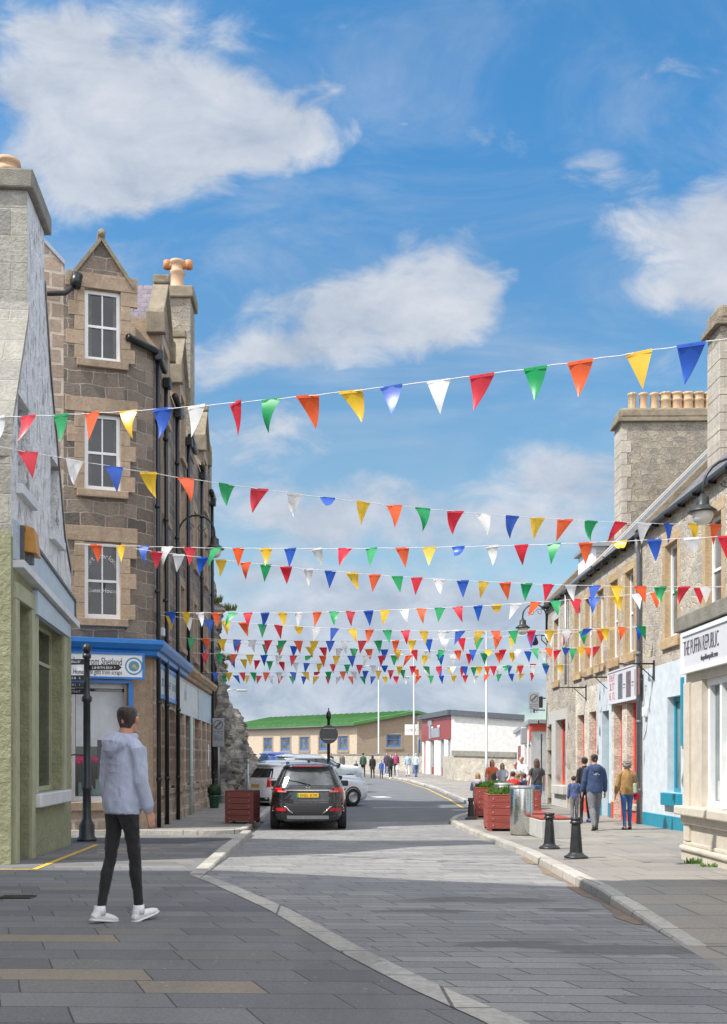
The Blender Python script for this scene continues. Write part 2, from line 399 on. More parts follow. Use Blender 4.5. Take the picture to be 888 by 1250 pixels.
M['opal'] = plain('opal_lamp_glass', (.62,.60,.54), .25, var=.08, bumpy=0)
M['soil'] = plain('dark_soil', (.05,.035,.025), 1, var=.4, scale=20, bumpy=.8)

def wood_mat(name, col):
    m, nt = newmat(name)
    mp = nt.add('ShaderNodeMapping'); mp.inputs['Scale'].default_value = (1.2, 22, 1); nt.link(nt.uv, mp.inputs[0])
    n = nt.noise(mp.outputs[0], 1.5, 5, .6, .4); b = nt.noise(nt.uv, 3, 5, .7)
    c = nt.mix(nt.maprange(n, .3, .7), tuple(x*.72 for x in col), tuple(x*1.25 for x in col))
    c = nt.mix(nt.math('MULTIPLY', nt.maprange(b, .5, .75), .35), c, tuple(x*.45+.02 for x in col))
    nt.sock(nt.b.inputs['Base Color'], c); nt.b.inputs['Roughness'].default_value = .6
    bump(nt, n, .35, .008)
    return m
M['wood_red'] = wood_mat('red_stained_timber', (.30,.062,.045))
M['wood_dkred'] = wood_mat('dark_red_stained_timber', (.17,.042,.032))

def leaf_mat(name, c1, c2):
    m, nt = newmat(name)
    info = nt.add('ShaderNodeNewGeometry')
    n = nt.noise(nt.ob, 9, 3, .6)
    c = nt.mix(nt.math('ADD', nt.math('MULTIPLY', info.outputs['Random Per Island'], .7), nt.math('MULTIPLY', n, .3)), c1, c2)
    nt.sock(nt.b.inputs['Base Color'], c); nt.b.inputs['Roughness'].default_value = .55
    tr = nt.add('ShaderNodeBsdfTranslucent'); nt.sock(tr.inputs[0], c)
    mx = nt.add('ShaderNodeMixShader'); mx.inputs[0].default_value = .25
    out = nt.n['Material Output']
    nt.link(nt.b.outputs[0], mx.inputs[1]); nt.link(tr.outputs[0], mx.inputs[2]); nt.link(mx.outputs[0], out.inputs[0])
    return m
M['leaf'] = leaf_mat('fresh_green_leaves', (.04,.13,.015), (.15,.28,.04))
M['leaf_dark'] = leaf_mat('dark_box_leaves', (.015,.04,.012), (.05,.10,.03))
M['leaf_yellow'] = leaf_mat('yellow_green_weeds', (.10,.13,.02), (.32,.29,.05))

def flag_mat(name, col):
    m, nt = newmat(name)
    n = nt.noise(nt.ob, 5, 2, .5)
    c = nt.mix(nt.maprange(n, .3, .7), tuple(x*.85 for x in col), tuple(min(1, x*1.1) for x in col))
    oi = nt.add('ShaderNodeObjectInfo'); c = nt.mix(nt.maprange(oi.outputs['Random'], 0, 1, 0, .22), c, tuple(x*.6+.16 for x in col))
    nt.sock(nt.b.inputs['Base Color'], c); nt.b.inputs['Roughness'].default_value = .35
    tr = nt.add('ShaderNodeBsdfTranslucent'); nt.sock(tr.inputs[0], c)
    mx = nt.add('ShaderNodeMixShader'); mx.inputs[0].default_value = .3
    nt.link(nt.b.outputs[0], mx.inputs[1]); nt.link(tr.outputs[0], mx.inputs[2]); nt.link(mx.outputs[0], nt.n['Material Output'].inputs[0])
    return m
FLAG = {'r': ('red', flag_mat('red_vinyl', (.72,.018,.045))), 'g': ('green', flag_mat('green_vinyl', (.005,.36,.11))),
        'o': ('orange', flag_mat('orange_vinyl', (.88,.12,.02))), 'y': ('yellow', flag_mat('yellow_vinyl', (.86,.55,.03))),
        'b': ('blue', flag_mat('blue_vinyl', (.012,.105,.56))), 'w': ('white', flag_mat('white_vinyl', (.82,.82,.82)))}

# ------------------------------------------------------------------ walls
class Wall:
    """vertical plane from o to e (plan points); outward normal is to the right of the direction o->e"""
    def __init__(s, o, e):
        s.o = Vector((o[0], o[1], 0)); d = Vector((e[0]-o[0], e[1]-o[1], 0)); s.L = d.length; s.d = d/s.L
        s.n = Vector((s.d.y, -s.d.x, 0))
    def u(s, px):
        k = (px-400)/1250.0
        return (k*s.o.y - s.o.x)/(s.d.x - k*s.d.y)
    def v(s, u, py): return CAMZ + (930-py)*(s.o.y+u*s.d.y)/1250.0
    def P(s, u, v, d=0.0): return s.o + s.d*u + s.n*d + Vector((0,0,v))
    def box(s, mb, u0, u1, v0, v1, d0, d1, mi=0, bev=0.0):
        mb.obox(s.P((u0+u1)/2, (v0+v1)/2, (d0+d1)/2), (s.d, s.n, Vector((0,0,1))), (abs(u1-u0)/2, abs(d1-d0)/2, abs(v1-v0)/2), mi, bev)
    def mat(s, u, v, d):
        m = Matrix.Identity(4)
        m.col[0][:3] = s.d; m.col[1][:3] = (0,0,1); m.col[2][:3] = s.n
        m.translation = s.P(u, v, d); return m

def interp(pl, u):
    if u <= pl[0][0]: return pl[0][1]
    for (a, va), (b, vb) in zip(pl, pl[1:]):
        if u <= b: return va + (vb-va)*(u-a)/(b-a) if b > a else vb
    return pl[-1][1]

def wall_faces(mb, W, top, bot, openings, mi=0, depth=.22, rmi=None, thick=0.0):
    """front faces of the wall between the two lines, cut by openings (u0,u1,v0,v1), and their reveals"""
    if not isinstance(top, list): top = [(0, top), (W.L, top)]
    if not isinstance(bot, list): bot = [(top[0][0], bot), (top[-1][0], bot)]
    u_lo, u_hi = top[0][0], top[-1][0]
    us = sorted({round(x, 5) for x in [u_lo, u_hi]+[p[0] for p in top+bot]+[x for o in openings for x in o[:2]] if u_lo-1e-6 <= x <= u_hi+1e-6})
    for a, b in zip(us, us[1:]):
        if b-a < 1e-4: continue
        m_ = (a+b)/2; cuts = sorted([o for o in openings if o[0] <= m_ <= o[1]], key=lambda o: o[2])
        lo_a, lo_b = interp(bot, a+1e-6), interp(bot, b-1e-6)
        for o in cuts:
            if o[2] > lo_a+1e-4: mb.face([W.P(a, lo_a), W.P(b, lo_b), W.P(b, o[2]), W.P(a, o[2])], mi)
            lo_a = lo_b = o[3]
        ta, tb = interp(top, a+1e-6), interp(top, b-1e-6)
        if ta > lo_a+1e-5 or tb > lo_b+1e-5: mb.face([W.P(a, lo_a), W.P(b, lo_b), W.P(b, tb), W.P(a, ta)], mi)
    r = mi if rmi is None else rmi
    for o in openings:
        u0, u1, v0, v1 = o[:4]; D = o[4] if len(o) > 4 else depth
        mb.face([W.P(u0,v0), W.P(u0,v1), W.P(u0,v1,-D), W.P(u0,v0,-D)], r)
        mb.face([W.P(u1,v1), W.P(u1,v0), W.P(u1,v0,-D), W.P(u1,v1,-D)], r)
        mb.face([W.P(u0,v1), W.P(u1,v1), W.P(u1,v1,-D), W.P(u0,v1,-D)], r)
        mb.face([W.P(u1,v0), W.P(u0,v0), W.P(u0,v0,-D), W.P(u1,v0,-D)], r)
    if thick:
        a, b = u_lo, u_hi

def sash(W, o, parent, frame=None, pane=None, cols=2, rows=2, depth=.16, fw=.085, sill=None, sill_h=.14, sill_out=.08, sill_over=.12, curtain=False, meet=.5):
    """sliding sash window in an opening: frame, pane and sill"""
    u0, u1, v0, v1 = o[:4]; frame = frame or M['white_paint']; pane = pane or M['glass']
    mb = MB(); d = -depth
    W.box(mb, u0+.004, u0+fw, v0+.004, v1-.004, d-.05, d+.02); W.box(mb, u1-fw, u1-.004, v0+.004, v1-.004, d-.05, d+.02)
    W.box(mb, u0+fw, u1-fw, v1-fw, v1-.004, d-.05, d+.02); W.box(mb, u0+fw, u1-fw, v0+.004, v0+fw*1.4, d-.05, d+.02)
    mid = v0+(v1-v0)*meet
    if rows > 1: W.box(mb, u0+fw, u1-fw, mid-.028, mid+.028, d-.045, d+.012)
    for c in range(1, cols):
        x = u0+(u1-u0)*c/cols
        W.box(mb, x-.015, x+.015, v0+fw, v1-fw, d-.04, d+.004)
    w = world_part(mb, 'window', frame, parent)
    mb = MB(); W.box(mb, u0+fw*.5, u1-fw*.5, v0+fw*.5, v1-fw*.5, d-.035, d-.02)
    p = mb.build('pane', pane, w); 
    if curtain:
        mb = MB(); n = 14
        for sgn, (a, b) in ((1, (u0+fw, u0+(u1-u0)*.20)), (-1, (u1-(u1-u0)*.20, u1-fw))):
            pts = []
            for i in range(n+1):
                t = i/n; pts.append((a+(b-a)*t, d-.012+.006*math.sin(t*18)))
            for i in range(n):
                (ua, da), (ub, db) = pts[i], pts[i+1]
                mb.face([W.P(ua, v0+fw, da), W.P(ub, v0+fw, db), W.P(ub, v1-fw, db), W.P(ua, v1-fw, da)], 0, True)
        mb.build('curtain', M['curtain'], w)
    if sill is not None:
        mb = MB(); W.box(mb, u0-sill_over, u1+sill_over, v0-sill_h, v0-.002, -depth+.02, sill_out, bev=.012)
        mb.build('sill', sill, w)
    return w

def surround(W, o, parent, mat, m=.2, out=.02, lint=.28, bottom=False, toothed=0.0):
    u0, u1, v0, v1 = o[:4]; mb = MB()
    if toothed:
        n = 5; h = (v1-v0)/n
        for k in range(n):
            for sg in (-1, 1):
                w = m+toothed*(.5+.5*rnd.random())*((k+(sg > 0)) % 2); a, b = (u0-w, u0-.001) if sg < 0 else (u1+.001, u1+w)
                W.box(mb, a, b, v0+k*h+.003, v0+(k+1)*h-.003, -.05, out, bev=.008)
        W.box(mb, u0-m-toothed, u1+m+toothed*.8, v1+.003, v1+lint, -.05, out+.004, bev=.008)
        return world_part(mb, 'window_surround', mat, parent)
    W.box(mb, u0-m, u0-.001, v0, v1, -.05, out, bev=.006); W.box(mb, u1+.001, u1+m, v0, v1, -.05, out, bev=.006)
    W.box(mb, u0-m, u1+m, v1+.001, v1+lint, -.05, out+.004, bev=.006)
    return world_part(mb, 'window_surround', mat, parent)

def lettering(text, size, parent, mat, Mx, name='lettering', align='LEFT', width=None, ext=.004, shear=0.0, world=True, thin=0.0):
    cu = bpy.data.curves.new(name, 'FONT'); cu.body = text; cu.size = size; cu.align_x = align; cu.extrude = ext; cu.shear = shear; cu.offset = thin
    cu.resolution_u = 3
    o = bpy.data.objects.new(name, cu); COL.objects.link(o)
    dg = bpy.context.evaluated_depsgraph_get()
    me = bpy.data.meshes.new_from_object(o.evaluated_get(dg))
    bpy.data.objects.remove(o); bpy.data.curves.remove(cu)
    if width:
        xs = [v.co.x for v in me.vertices]; k = width/max(1e-6, max(xs)-min(xs))
        for v in me.vertices: v.co.x *= k
    me.name = name; me.materials.clear(); me.materials.append(mat)
    ob = bpy.data.objects.new(name, me); COL.objects.link(ob)
    if world: me.transform(Mx)
    else: ob.matrix_local = Mx
    ob.parent = parent
    return ob

def fix(ob, root):
    """world-space mesh under a placed root"""
    Mr = Matrix.Translation(root.location) @ root.rotation_euler.to_matrix().to_4x4()
    ob.matrix_parent_inverse = Mr.inverted()
    return ob

def marks(W, parent, mat, u0, u1, v0, v1, d, n, seed=1, name='lettering'):
    """small strokes standing for writing too small or worn to read"""
    q = random.Random(seed); mb = MB(); cw = (u1-u0)/n; h = v1-v0; s = min(.12*h, .22*cw)
    for k in range(n):
        if q.random() < .1: continue
        a = u0+k*cw+cw*.1; b = u0+(k+1)*cw-cw*.1
        kind = q.randrange(4)
        if kind in (0, 1, 3): W.box(mb, a, a+s, v0, v1, d-.002, d+.003)
        if kind in (1, 2): W.box(mb, a+s*1.01, b, v1-s, v1, d-.002, d+.003)
        if kind in (0, 2): W.box(mb, a+s*1.01, b, v0, v0+s, d-.002, d+.003)
        if kind == 2: W.box(mb, b-s, b, v0+s*1.01, v1-s*1.01, d-.002, d+.003)
        if kind == 3: W.box(mb, a+s*1.01, b, v0+h*.45, v0+h*.45+s, d-.002, d+.003)
    return mb.build(name, mat, parent)

def world_parts(mb, name, mats, parent, gap=.02):
    """like world_part, but every separate piece becomes a part of its own"""
    par = list(range(len(mb.v)))
    def find(i):
        while par[i] != i: par[i] = par[par[i]]; i = par[i]
        return i
    for f in mb.f:
        for i in f[1:]: par[find(i)] = find(f[0])
    comp = {}
    for k, f in enumerate(mb.f): comp.setdefault(find(f[0]), []).append(k)
    groups = []
    for ks in comp.values():
        vs = [mb.v[i] for k in ks for i in mb.f[k]]
        groups.append([ks, [min(v[a] for v in vs)-gap/2 for a in range(3)], [max(v[a] for v in vs)+gap/2 for a in range(3)]])
    done = False
    while not done:
        done = True
        for i in range(len(groups)):
            for j in range(i+1, len(groups)):
                A, B = groups[i], groups[j]
                if all(A[1][a] <= B[2][a] and B[1][a] <= A[2][a] for a in range(3)):
                    A[0] += B[0]; A[1] = [min(p, q) for p, q in zip(A[1], B[1])]; A[2] = [max(p, q) for p, q in zip(A[2], B[2])]
                    del groups[j]; done = False; break
            if not done: break
    out = []
    for ks, lo, hi in groups:
        m2 = MB()
        for k in ks: m2.face([mb.v[i] for i in mb.f[k]], mb.m[k], mb.sm[k])
        out.append(world_part(m2, name, mats, parent, merge=any(mb.sm[k] for k in ks)))
    return out
# ================================================================== camera, sky, sun
cam = bpy.data.cameras.new('camera'); camo = bpy.data.objects.new('camera', cam); COL.objects.link(camo)
camo.location = (0, 0, CAMZ); camo.rotation_euler = (R(90), 0, 0)
cam.sensor_fit = 'VERTICAL'; cam.sensor_height = 36; cam.lens = 36
cam.shift_x = 44/1250; cam.shift_y = 305/1250; cam.clip_start = .1; cam.clip_end = 3000
scene.camera = camo

SUN_EL, SUN_DIR = R(51), Vector((-.90, -.436, 0)).normalized()
sun = bpy.data.lights.new('sun', 'SUN'); suno = bpy.data.objects.new('sun', sun); COL.objects.link(suno)
sun.energy = 3.15; sun.angle = R(.5); sun.color = (1.0, .95, .87)
tosun = Vector((SUN_DIR.x*math.cos(SUN_EL), SUN_DIR.y*math.cos(SUN_EL), math.sin(SUN_EL)))
suno.rotation_euler = tosun.to_track_quat('Z', 'Y').to_euler(); suno.location = (-30, -20, 60)

wd = bpy.data.worlds.new('World'); scene.world = wd; wd.use_nodes = True
nt = NT(wd); bg = nt.n['Background']; bg.inputs['Strength'].default_value = SKY_STRENGTH
sky = nt.add('ShaderNodeTexSky', sky_type='NISHITA'); sky.sun_disc = False
sky.sun_elevation = SUN_EL; sky.sun_rotation = math.atan2(SUN_DIR.x, SUN_DIR.y)
sky.air_density = 1.0; sky.dust_density = .6; sky.ozone_density = 2.5
tc = nt.add('ShaderNodeTexCoord')
sp = nt.add('ShaderNodeSeparateXYZ'); nt.link(tc.outputs['Generated'], sp.inputs[0])
ay = nt.math('MAXIMUM', nt.math('ABSOLUTE', sp.outputs[1]), .08)
cu = nt.math('DIVIDE', sp.outputs[0], ay); cv = nt.math('DIVIDE', sp.outputs[2], ay)
cb = nt.add('ShaderNodeCombineXYZ'); nt.link(cu, cb.inputs[0]); nt.link(cv, cb.inputs[1])
P0 = cb.outputs[0]
warp = nt.vmath('MULTIPLY', nt.vmath('SUBTRACT', nt.noise(P0, 7, 3, .55, 0, 1), (.5,.5,.5)), (.10,.06,0))
P = nt.vmath('ADD', P0, warp)
blobs = [(150,80,215,105,1),(235,165,205,92,1),(110,215,150,75,1),(60,120,110,100,.8),(335,170,110,60,.7),(60,30,120,40,.5),
         (430,385,190,72,1),(545,345,105,85,.95),(330,430,110,48,.8),(600,350,60,40,.6),
         (830,285,115,78,1),(880,345,70,75,1),(800,355,80,40,.7),(870,240,60,50,.6),
         (612,162,62,24,.45),(748,212,75,36,.5),(493,148,36,14,.5),(412,112,46,32,.5),(830,85,100,22,.3),(420,36,50,22,.15),(730,30,60,20,.15),
         (400,625,260,58,.95),(300,535,150,48,.6),(340,700,200,50,.5),(690,590,150,75,1),(620,655,160,50,.6),(560,740,380,70,.9),(430,770,300,50,.6),(480,840,460,75,1.2),(250,840,200,80,1.1),(800,440,60,40,.35),(260,460,60,35,.4),
         (1100,300,200,150,1),(-150,300,180,200,.9),(1250,600,300,120,1),(-300,700,300,150,1)]
acc = None
for (x, y, rx, ry, w) in blobs:
    c = ((x-400)/1250.0, (930-y)/1250.0, 0)
    q = nt.vmath('MULTIPLY', nt.vmath('SUBTRACT', P, c), (1250.0/rx, 1250.0/ry, 0))
    f = nt.math('MULTIPLY', nt.math('SUBTRACT', 1.0, nt.vmath('LENGTH', q, out=1), clamp=True), w)
    acc = f if acc is None else nt.math('MAXIMUM', acc, f) if False else nt.math('ADD', acc, f)
str_ = nt.vmath('MULTIPLY', P0, (1.0, 1.6, 1))
n1 = nt.noise(str_, 13, 10, .62, .5); n2 = nt.noise(str_, 4.2, 5, .55, .2)
dens = nt.math('ADD', nt.math('MULTIPLY', acc, 1.1), nt.math('ADD', nt.math('MULTIPLY', nt.math('SUBTRACT', n1, .5), 1.7), nt.math('MULTIPLY', nt.math('SUBTRACT', n2, .5), .55)))
cover = nt.maprange(dens, .02, .88, 0, .92, True)
cover = nt.math('MULTIPLY', cover, nt.maprange(acc, 0, .16))
# unseen bright cloud added overhead and behind the viewer to fill the shadows
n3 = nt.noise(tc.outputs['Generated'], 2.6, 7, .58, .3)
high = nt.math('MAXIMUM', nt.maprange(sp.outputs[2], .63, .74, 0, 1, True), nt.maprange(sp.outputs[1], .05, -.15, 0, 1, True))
veil = nt.math('MULTIPLY', nt.maprange(nt.noise(nt.vmath('MULTIPLY', P0, (1.0,2.2,1)), 3.1, 8, .62, .8), .40, .72, 0, .52, True), nt.maprange(cv, .75, .1, .55, 1.0))
cover = nt.math('MAXIMUM', cover, veil)
fill_cover = nt.math('MULTIPLY', high, nt.maprange(n3, .36, .56, .25, .95, True))
cover = nt.math('MAXIMUM', cover, fill_cover)
# far, low clouds are seen from below and in their own shade
low = nt.maprange(cv, .02, .36)
shade = nt.noise(str_, 8, 6, .6, .4)
lit = nt.mix(nt.maprange(nt.math('ADD', nt.math('MULTIPLY', shade, .6), nt.math('MULTIPLY', n1, .4)), .36, .62), CLOUD_B, CLOUD_A)
dark = nt.mix(nt.maprange(nt.noise(str_, 15, 7, .6, .4), .38, .60), CLOUD_D, CLOUD_C)
ccol = nt.mix(low, dark, lit)
skyc = nt.mix(1.0, sky.outputs[0], nt.mix(nt.maprange(cv, .22, .62), (.54, .61, .55), SKY_TINT), 'MULTIPLY')
ccol = nt.mix(1.0, ccol, (1.0,1.0,1.0), 'MULTIPLY')
ccol = nt.mix(high, ccol, CLOUD_FILL)
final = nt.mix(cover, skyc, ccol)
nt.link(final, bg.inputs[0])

scene.view_settings.view_transform = 'Standard'; scene.view_settings.look = 'None'
scene.view_settings.exposure = EXPOSURE; scene.view_settings.gamma = 1
scene.view_settings.use_curve_mapping = False
scene.cycles.max_bounces = 6; scene.cycles.use_denoising = True

# ================================================================== ground
def apron(x, y):
    return .006+interp([(34,0),(38,.0),(43,.10),(50,.27),(62,.27),(70,.0)], y)*max(0, min(1, (1.6-x)/3.5))
def strip(name, mat, xl, xr, y0, y1, dz=0.0, step=.5, nx=1, kind='structure', skirt=False, zf=None):
    mb = MB(); ys = []; y = y0
    while y < y1-1e-6: ys.append(y); y += step
    ys.append(y1)
    V = []; F = []
    for y in ys:
        a = xl(y) if callable(xl) else xl; b = xr(y) if callable(xr) else xr
        for i in range(nx+1):
            x = a+(b-a)*i/nx; V.append((x, y, g(y)+(zf(x, y) if zf else dz)))
    for j in range(len(ys)-1):
        for i in range(nx):
            k = j*(nx+1)+i; F.append((k, k+1, k+nx+2, k+nx+1))
    mb.mesh(V, F)
    o = mb.build(name, mat); o['kind'] = kind
    return o

def pl(pts):
    pts = sorted(pts, key=lambda p: p[1])
    return lambda y: interp([(b, a) for a, b in pts], y)

mt, nt = coursed('grey_stone_setts', [(.185,.186,.192),(.255,.252,.25),(.215,.214,.217),(.31,.303,.292),(.235,.231,.228)], (.05,.048,.046), .70, .205, .007, .016, .5, .012, skew=(.30,.05), off=.42, stain=(.13,.13,.13), stain_amt=.38, grain_s=70, coord='OB', mottle=.85, squash=.72)
# repaired and damp patches that lie on the setts
def patches(nt, lst, col, amt):
    acc = None
    for (x, y, rx, ry) in lst:
        q = nt.vmath('MULTIPLY', nt.vmath('SUBTRACT', nt.vmath('MULTIPLY', nt.ob, (1,1,0)), (x,y,0)), (1/rx,1/ry,0))
        f = nt.math('SUBTRACT', 1.0, nt.vmath('LENGTH', q, out=1), clamp=True)
        acc = f if acc is None else nt.math('ADD', acc, f)
    nn = nt.noise(nt.vmath('MULTIPLY', nt.ob, (1.0,3.6,1)), 1.6, 6, .68)
    m_ = nt.maprange(nt.math('ADD', acc, nt.math('MULTIPLY', nt.math('SUBTRACT', nn, .5), 1.9)), .25, .42)
    c = nt.mix(nt.math('MULTIPLY', m_, amt), nt.colour, col)
    nt.sock(nt.b.inputs['Base Color'], c)
patches(nt, [(2.3,7.15,1.0,.35),(1.3,7.4,.6,.25),(1.6,10.2,.9,.35),(.9,9.3,.7,.2),(2.2,9.4,.5,.2)], (.10,.098,.096), .75)
M['setts'] = mt
mt, nt = coursed('grey_paving_slabs', [((.125,.127,.134),0),((.195,.192,.19),.25),((.148,.15,.156),.45),((.22,.216,.21),.68),((.17,.171,.176),.82),((.20,.19,.175),.93),((.19,.175,.155),.955),((.28,.235,.18),.975),((.28,.235,.18),1)], (.05,.049,.047), .92, .36, .006, .015, .5, .012, skew=(.34,.03), off=.38, stain=(.075,.075,.078), stain_amt=.4, grain_s=65, coord='OB', mottle=.85, squash=.75)
M['slabs'] = mt
mt, nt = coursed('pale_pavement_flags', [(.25,.235,.215),(.30,.282,.255),(.215,.208,.198),(.325,.29,.245),(.265,.248,.225)], (.14,.13,.12), .95, .62, .012, .012, .3, .010, off=.4, stain=(.13,.125,.12), stain_amt=.35, grain_s=60, coord='OB', mottle=.75, squash=.8)
M['flags'] = mt
M['kerb_stone'] = coursed('granite_kerb', [(.42,.40,.36),(.50,.47,.42),(.36,.35,.32)], (.12,.11,.10), 1.1, .9, .012, .01, .3, .01, coord='OB', stain_amt=.3)[0]
M['asphalt'] = plain('worn_asphalt', (.13,.132,.137), .9, var=.28, scale=1.2, bumpy=.5, bdist=.01)
M['asphalt_dark'] = plain('patched_dark_asphalt', (.075,.076,.08), .9, var=.25, scale=3, bumpy=.5, bdist=.01)
M['earth'] = plain('bare_ground', (.12,.115,.10), .95, var=.3, scale=.5)
M['rust'] = plain('rust_stained_gutter', (.21,.15,.105), .9, var=.35, scale=4, dirt=(.14,.14,.13), dirt_amt=.95)

strip('ground', M['earth'], -300, 300, -60, 1500, dz=-.03, step=6, nx=6)
# left edge of the carriageway: flush band, then kerb
band = [(1.08,4.2),(.87,4.96),(.56,5.8),(.17,7.07),(-.45,9.4),(-1.2,11.7),(-1.64,12.9),(-1.68,18.1),(-1.78,23.0),(-1.8,26),(-1.85,44)]
bl = pl(band + [(1.9,-3)])
rk = [(2.05,2),(2.40,5.5),(2.54,7.31),(2.81,11.7),(3.1,16.2),(3.2,22.5),(3.25,27.5),(3.6,29.3),(4.3,31.5),(5.1,35),(5.5,43),(5.75,55),(5.3,67),(2.7,84),(-1.5,95),(-8,103)]
kr = pl(rk)
strip('road_setts', M['setts'], lambda y: bl(y)+.08, lambda y: kr(y)-.0, -3, 28.2, dz=0)
strip('road_asphalt', M['asphalt'], lambda y: -22 if y > 46 else -3.4, lambda y: kr(y), 28.2, 112, dz=0, step=1)
strip('paving_slabs', M['slabs'], -16, lambda y: bl(y)+.0, -3, 24, dz=-.001)
strip('granite_band', M['kerb_stone'], lambda y: bl(y)-.09, lambda y: bl(y)+.11, -3, 12.9, dz=.004, step=.3)
strip('lane_asphalt', M['asphalt_dark'], -16, lambda y: -2.3-.35*math.cos((y-19.6)*2), 19.6, 21.7, dz=.004, step=.2)
strip('parking_apron', M['asphalt'], -14, 1.6, 34, 70, zf=lambda x, y: apron(x, y), step=1, nx=14)
strip('foreground_flags', M['flags'], lambda y: kr(y)+.0, 14, -3, 7.31, dz=-.002)

def kh(y):  # the kerb is flush at its near end and rises along the street
    return .10*max(0, min(1, (y-7.3)/3.0))
def rampx(x, y): return kh(y)+.0
strip('pavement', M['flags'], lambda y: kr(y)+.16, lambda y: 9.5 if y < 60 else kr(y)+7, 7.31, 96, zf=rampx, step=.5)
def kerb(name, xf, w, y0, y1, hf, mat, step=.4, side=1):
    mb = MB(); ys = []; y = y0
    while y < y1-1e-6: ys.append(y); y += step
    ys.append(y1); V = []; F = []
    for y in ys:
        x = xf(y); h = g(y)+hf(y); b = g(y)-.05
        V += [(x, y, b), (x+side*.012, y, h-.012), (x+side*.03, y, h+.004), (x+side*w, y, h+.004), (x+side*w, y, b)]
    for j in range(len(ys)-1):
        for i in range(4):
            k = j*5+i; F.append((k, k+1, k+6, k+5))
    F.append((0,1,2,3,4)); n = 5*(len(ys)-1); F.append((n+4,n+3,n+2,n+1,n))
    mb.mesh(V, F); o = mb.build(name, mat, merge=True); o['kind'] = 'structure'; return o
kerb('kerb', kr, .17, 7.31, 96, kh, M['kerb_stone'])
strip('gutter', M['rust'], lambda y: kr(y)-.09-.04*math.sin(y*3)-.02*math.sin(y*7.3), lambda y: kr(y)-.002, 8.4, 16.0, dz=.004, step=.2)
strip('road_line_yellow', M['line_yellow'], lambda y: kr(y)-.42, lambda y: kr(y)-.33, 36, 80, dz=.005)
# pavement in front of the guest house, rounded at its near corner
def gl(y):
    r = 1.1; t = y-22.7
    return -1.86 - (r-math.sqrt(max(0, r*r-(r-t)**2)) if t < r else 0)
strip('pavement', M['flags'], -16, lambda y: gl(y)-.15, 22.86, 46, dz=.10, step=.1)
kerb('kerb', gl, .17, 22.72, 46, lambda y: .10, M['kerb_stone'], step=.1, side=-1)
mb = MB(); V = []
mb.box(-16, -2.9, 22.70, 22.87, -.1, g(22.8)+.105); o = mb.build('kerb', M['kerb_stone']); o['kind'] = 'structure'
kerb('kerb', lambda y: bl(y)+.1, .2, 12.9, 22.72, lambda y: .02+.08*max(0, min(1, (y-13.2)/4)), M['kerb_stone'], side=-1)
# road markings
def mark(pts, mat, name, w=.1):
    mb = MB(); pts = [Vector((x, y, 0)) for x, y in pts]
    for a, b in zip(pts, pts[1:]):
        d = (b-a).normalized(); n = Vector((-d.y, d.x, 0))*w/2; k = max(1, int((b-a).length/.5))
        for i in range(k):
            p = a+(b-a)*i/k; q = a+(b-a)*(i+1)/k
            mb.face([Vector((v.x, v.y, g(v.y)+.005)) for v in (p-n, p+n, q+n, q-n)])
    o = mb.build(name, mat); o['kind'] = 'structure'; return o
mark([(-4.5,13.72),(-3.93,13.72)], M['line_yellow'], 'road_line_yellow', .09)
mark([(-3.93,13.70),(-4.32,19.2)], M['line_yellow'], 'road_line_yellow', .09)
for i in range(2): mark([(1.0+i*1.05,45.3),(1.65+i*1.05,45.5)], M['line_white'], 'road_line_white', 1.1)
for i in range(3): mark([(-2.75+i*.1,37.2+i*2.6),(-1.9+i*.1,37.3+i*2.6)], M['line_white'], 'road_line_white', .7)
mark([(1.6,36.2),(4.2,36.8)], M['line_white'], 'road_line_white', .12)
# ================================================================== white and green house (left, near)
G1 = Wall((-4.5, 14.55), (-4.83, 19.3))          # gable wall towards the street
hw = empty('white_house', (-6.5, 17, 0), 'white painted house with an olive green ground floor and a tall gable chimney', 'house')
def upx(px): return G1.u(px)
outline = [(0, 6.55), (.95, 8.35), (1.05, 8.6), (1.06, 10.35), (2.30, 10.35), (2.31, 9.6), (2.75, 8.4), (3.25, 7.5), (4.05, 5.9), (G1.L, 5.3)]
gtop = [(0, 4.88), (G1.L, 4.35)]
uw = [(upx(22), upx(37), 5.7, 7.05, .32), (upx(62), upx(72.5), 5.55, 6.85, .32)]
mb = MB(); wall_faces(mb, G1, outline, gtop, uw, 0)
world_part(mb, 'wall', M['white_harl'], hw)
door_o = (upx(20.5), upx(36), -.2, 4.0, .5); win_o = (upx(44), upx(76), 1.15, 3.95, .30)
mb = MB(); wall_faces(mb, G1, gtop, -.4, [door_o, win_o], 0)
world_part(mb, 'wall', M['green_harl'], hw)
# dressed margins round the openings, base course and pilasters
mb = MB()
for o in (door_o, win_o):
    G1.box(mb, o[0]-.20, o[0]-.002, -.3 if o is door_o else o[2], o[3], -.06, .05, bev=.012)
    G1.box(mb, o[1]+.002, o[1]+.22, -.3 if o is door_o else o[2], o[3], -.06, .05, bev=.012)
    G1.box(mb, o[0]-.20, o[1]+.22, o[3]+.002, o[3]+.24, -.06, .055, bev=.012)
world_parts(mb, 'opening_surround', M['green_smooth'], hw)
mb = MB(); G1.box(mb, win_o[0]-.2, win_o[1]+.24, win_o[2]-.22, win_o[2]-.003, -.3, .13, bev=.02)
world_part(mb, 'sill', M['offwhite'], hw)
mb = MB(); G1.box(mb, door_o[0]+.01, door_o[1]-.01, -.2, 3.98, -.5, -.44)
dr = world_part(mb, 'door', M['green_dark'], hw)
mb = MB(); G1.box(mb, door_o[0]+.06, door_o[0]+.1, 1.1, 1.25, -.44, -.40); mb.build('handle', M['steel'], dr)
sash(G1, win_o, hw, M['green_smooth'], M['glass'], cols=2, rows=2, depth=.20, fw=.06, meet=.78)
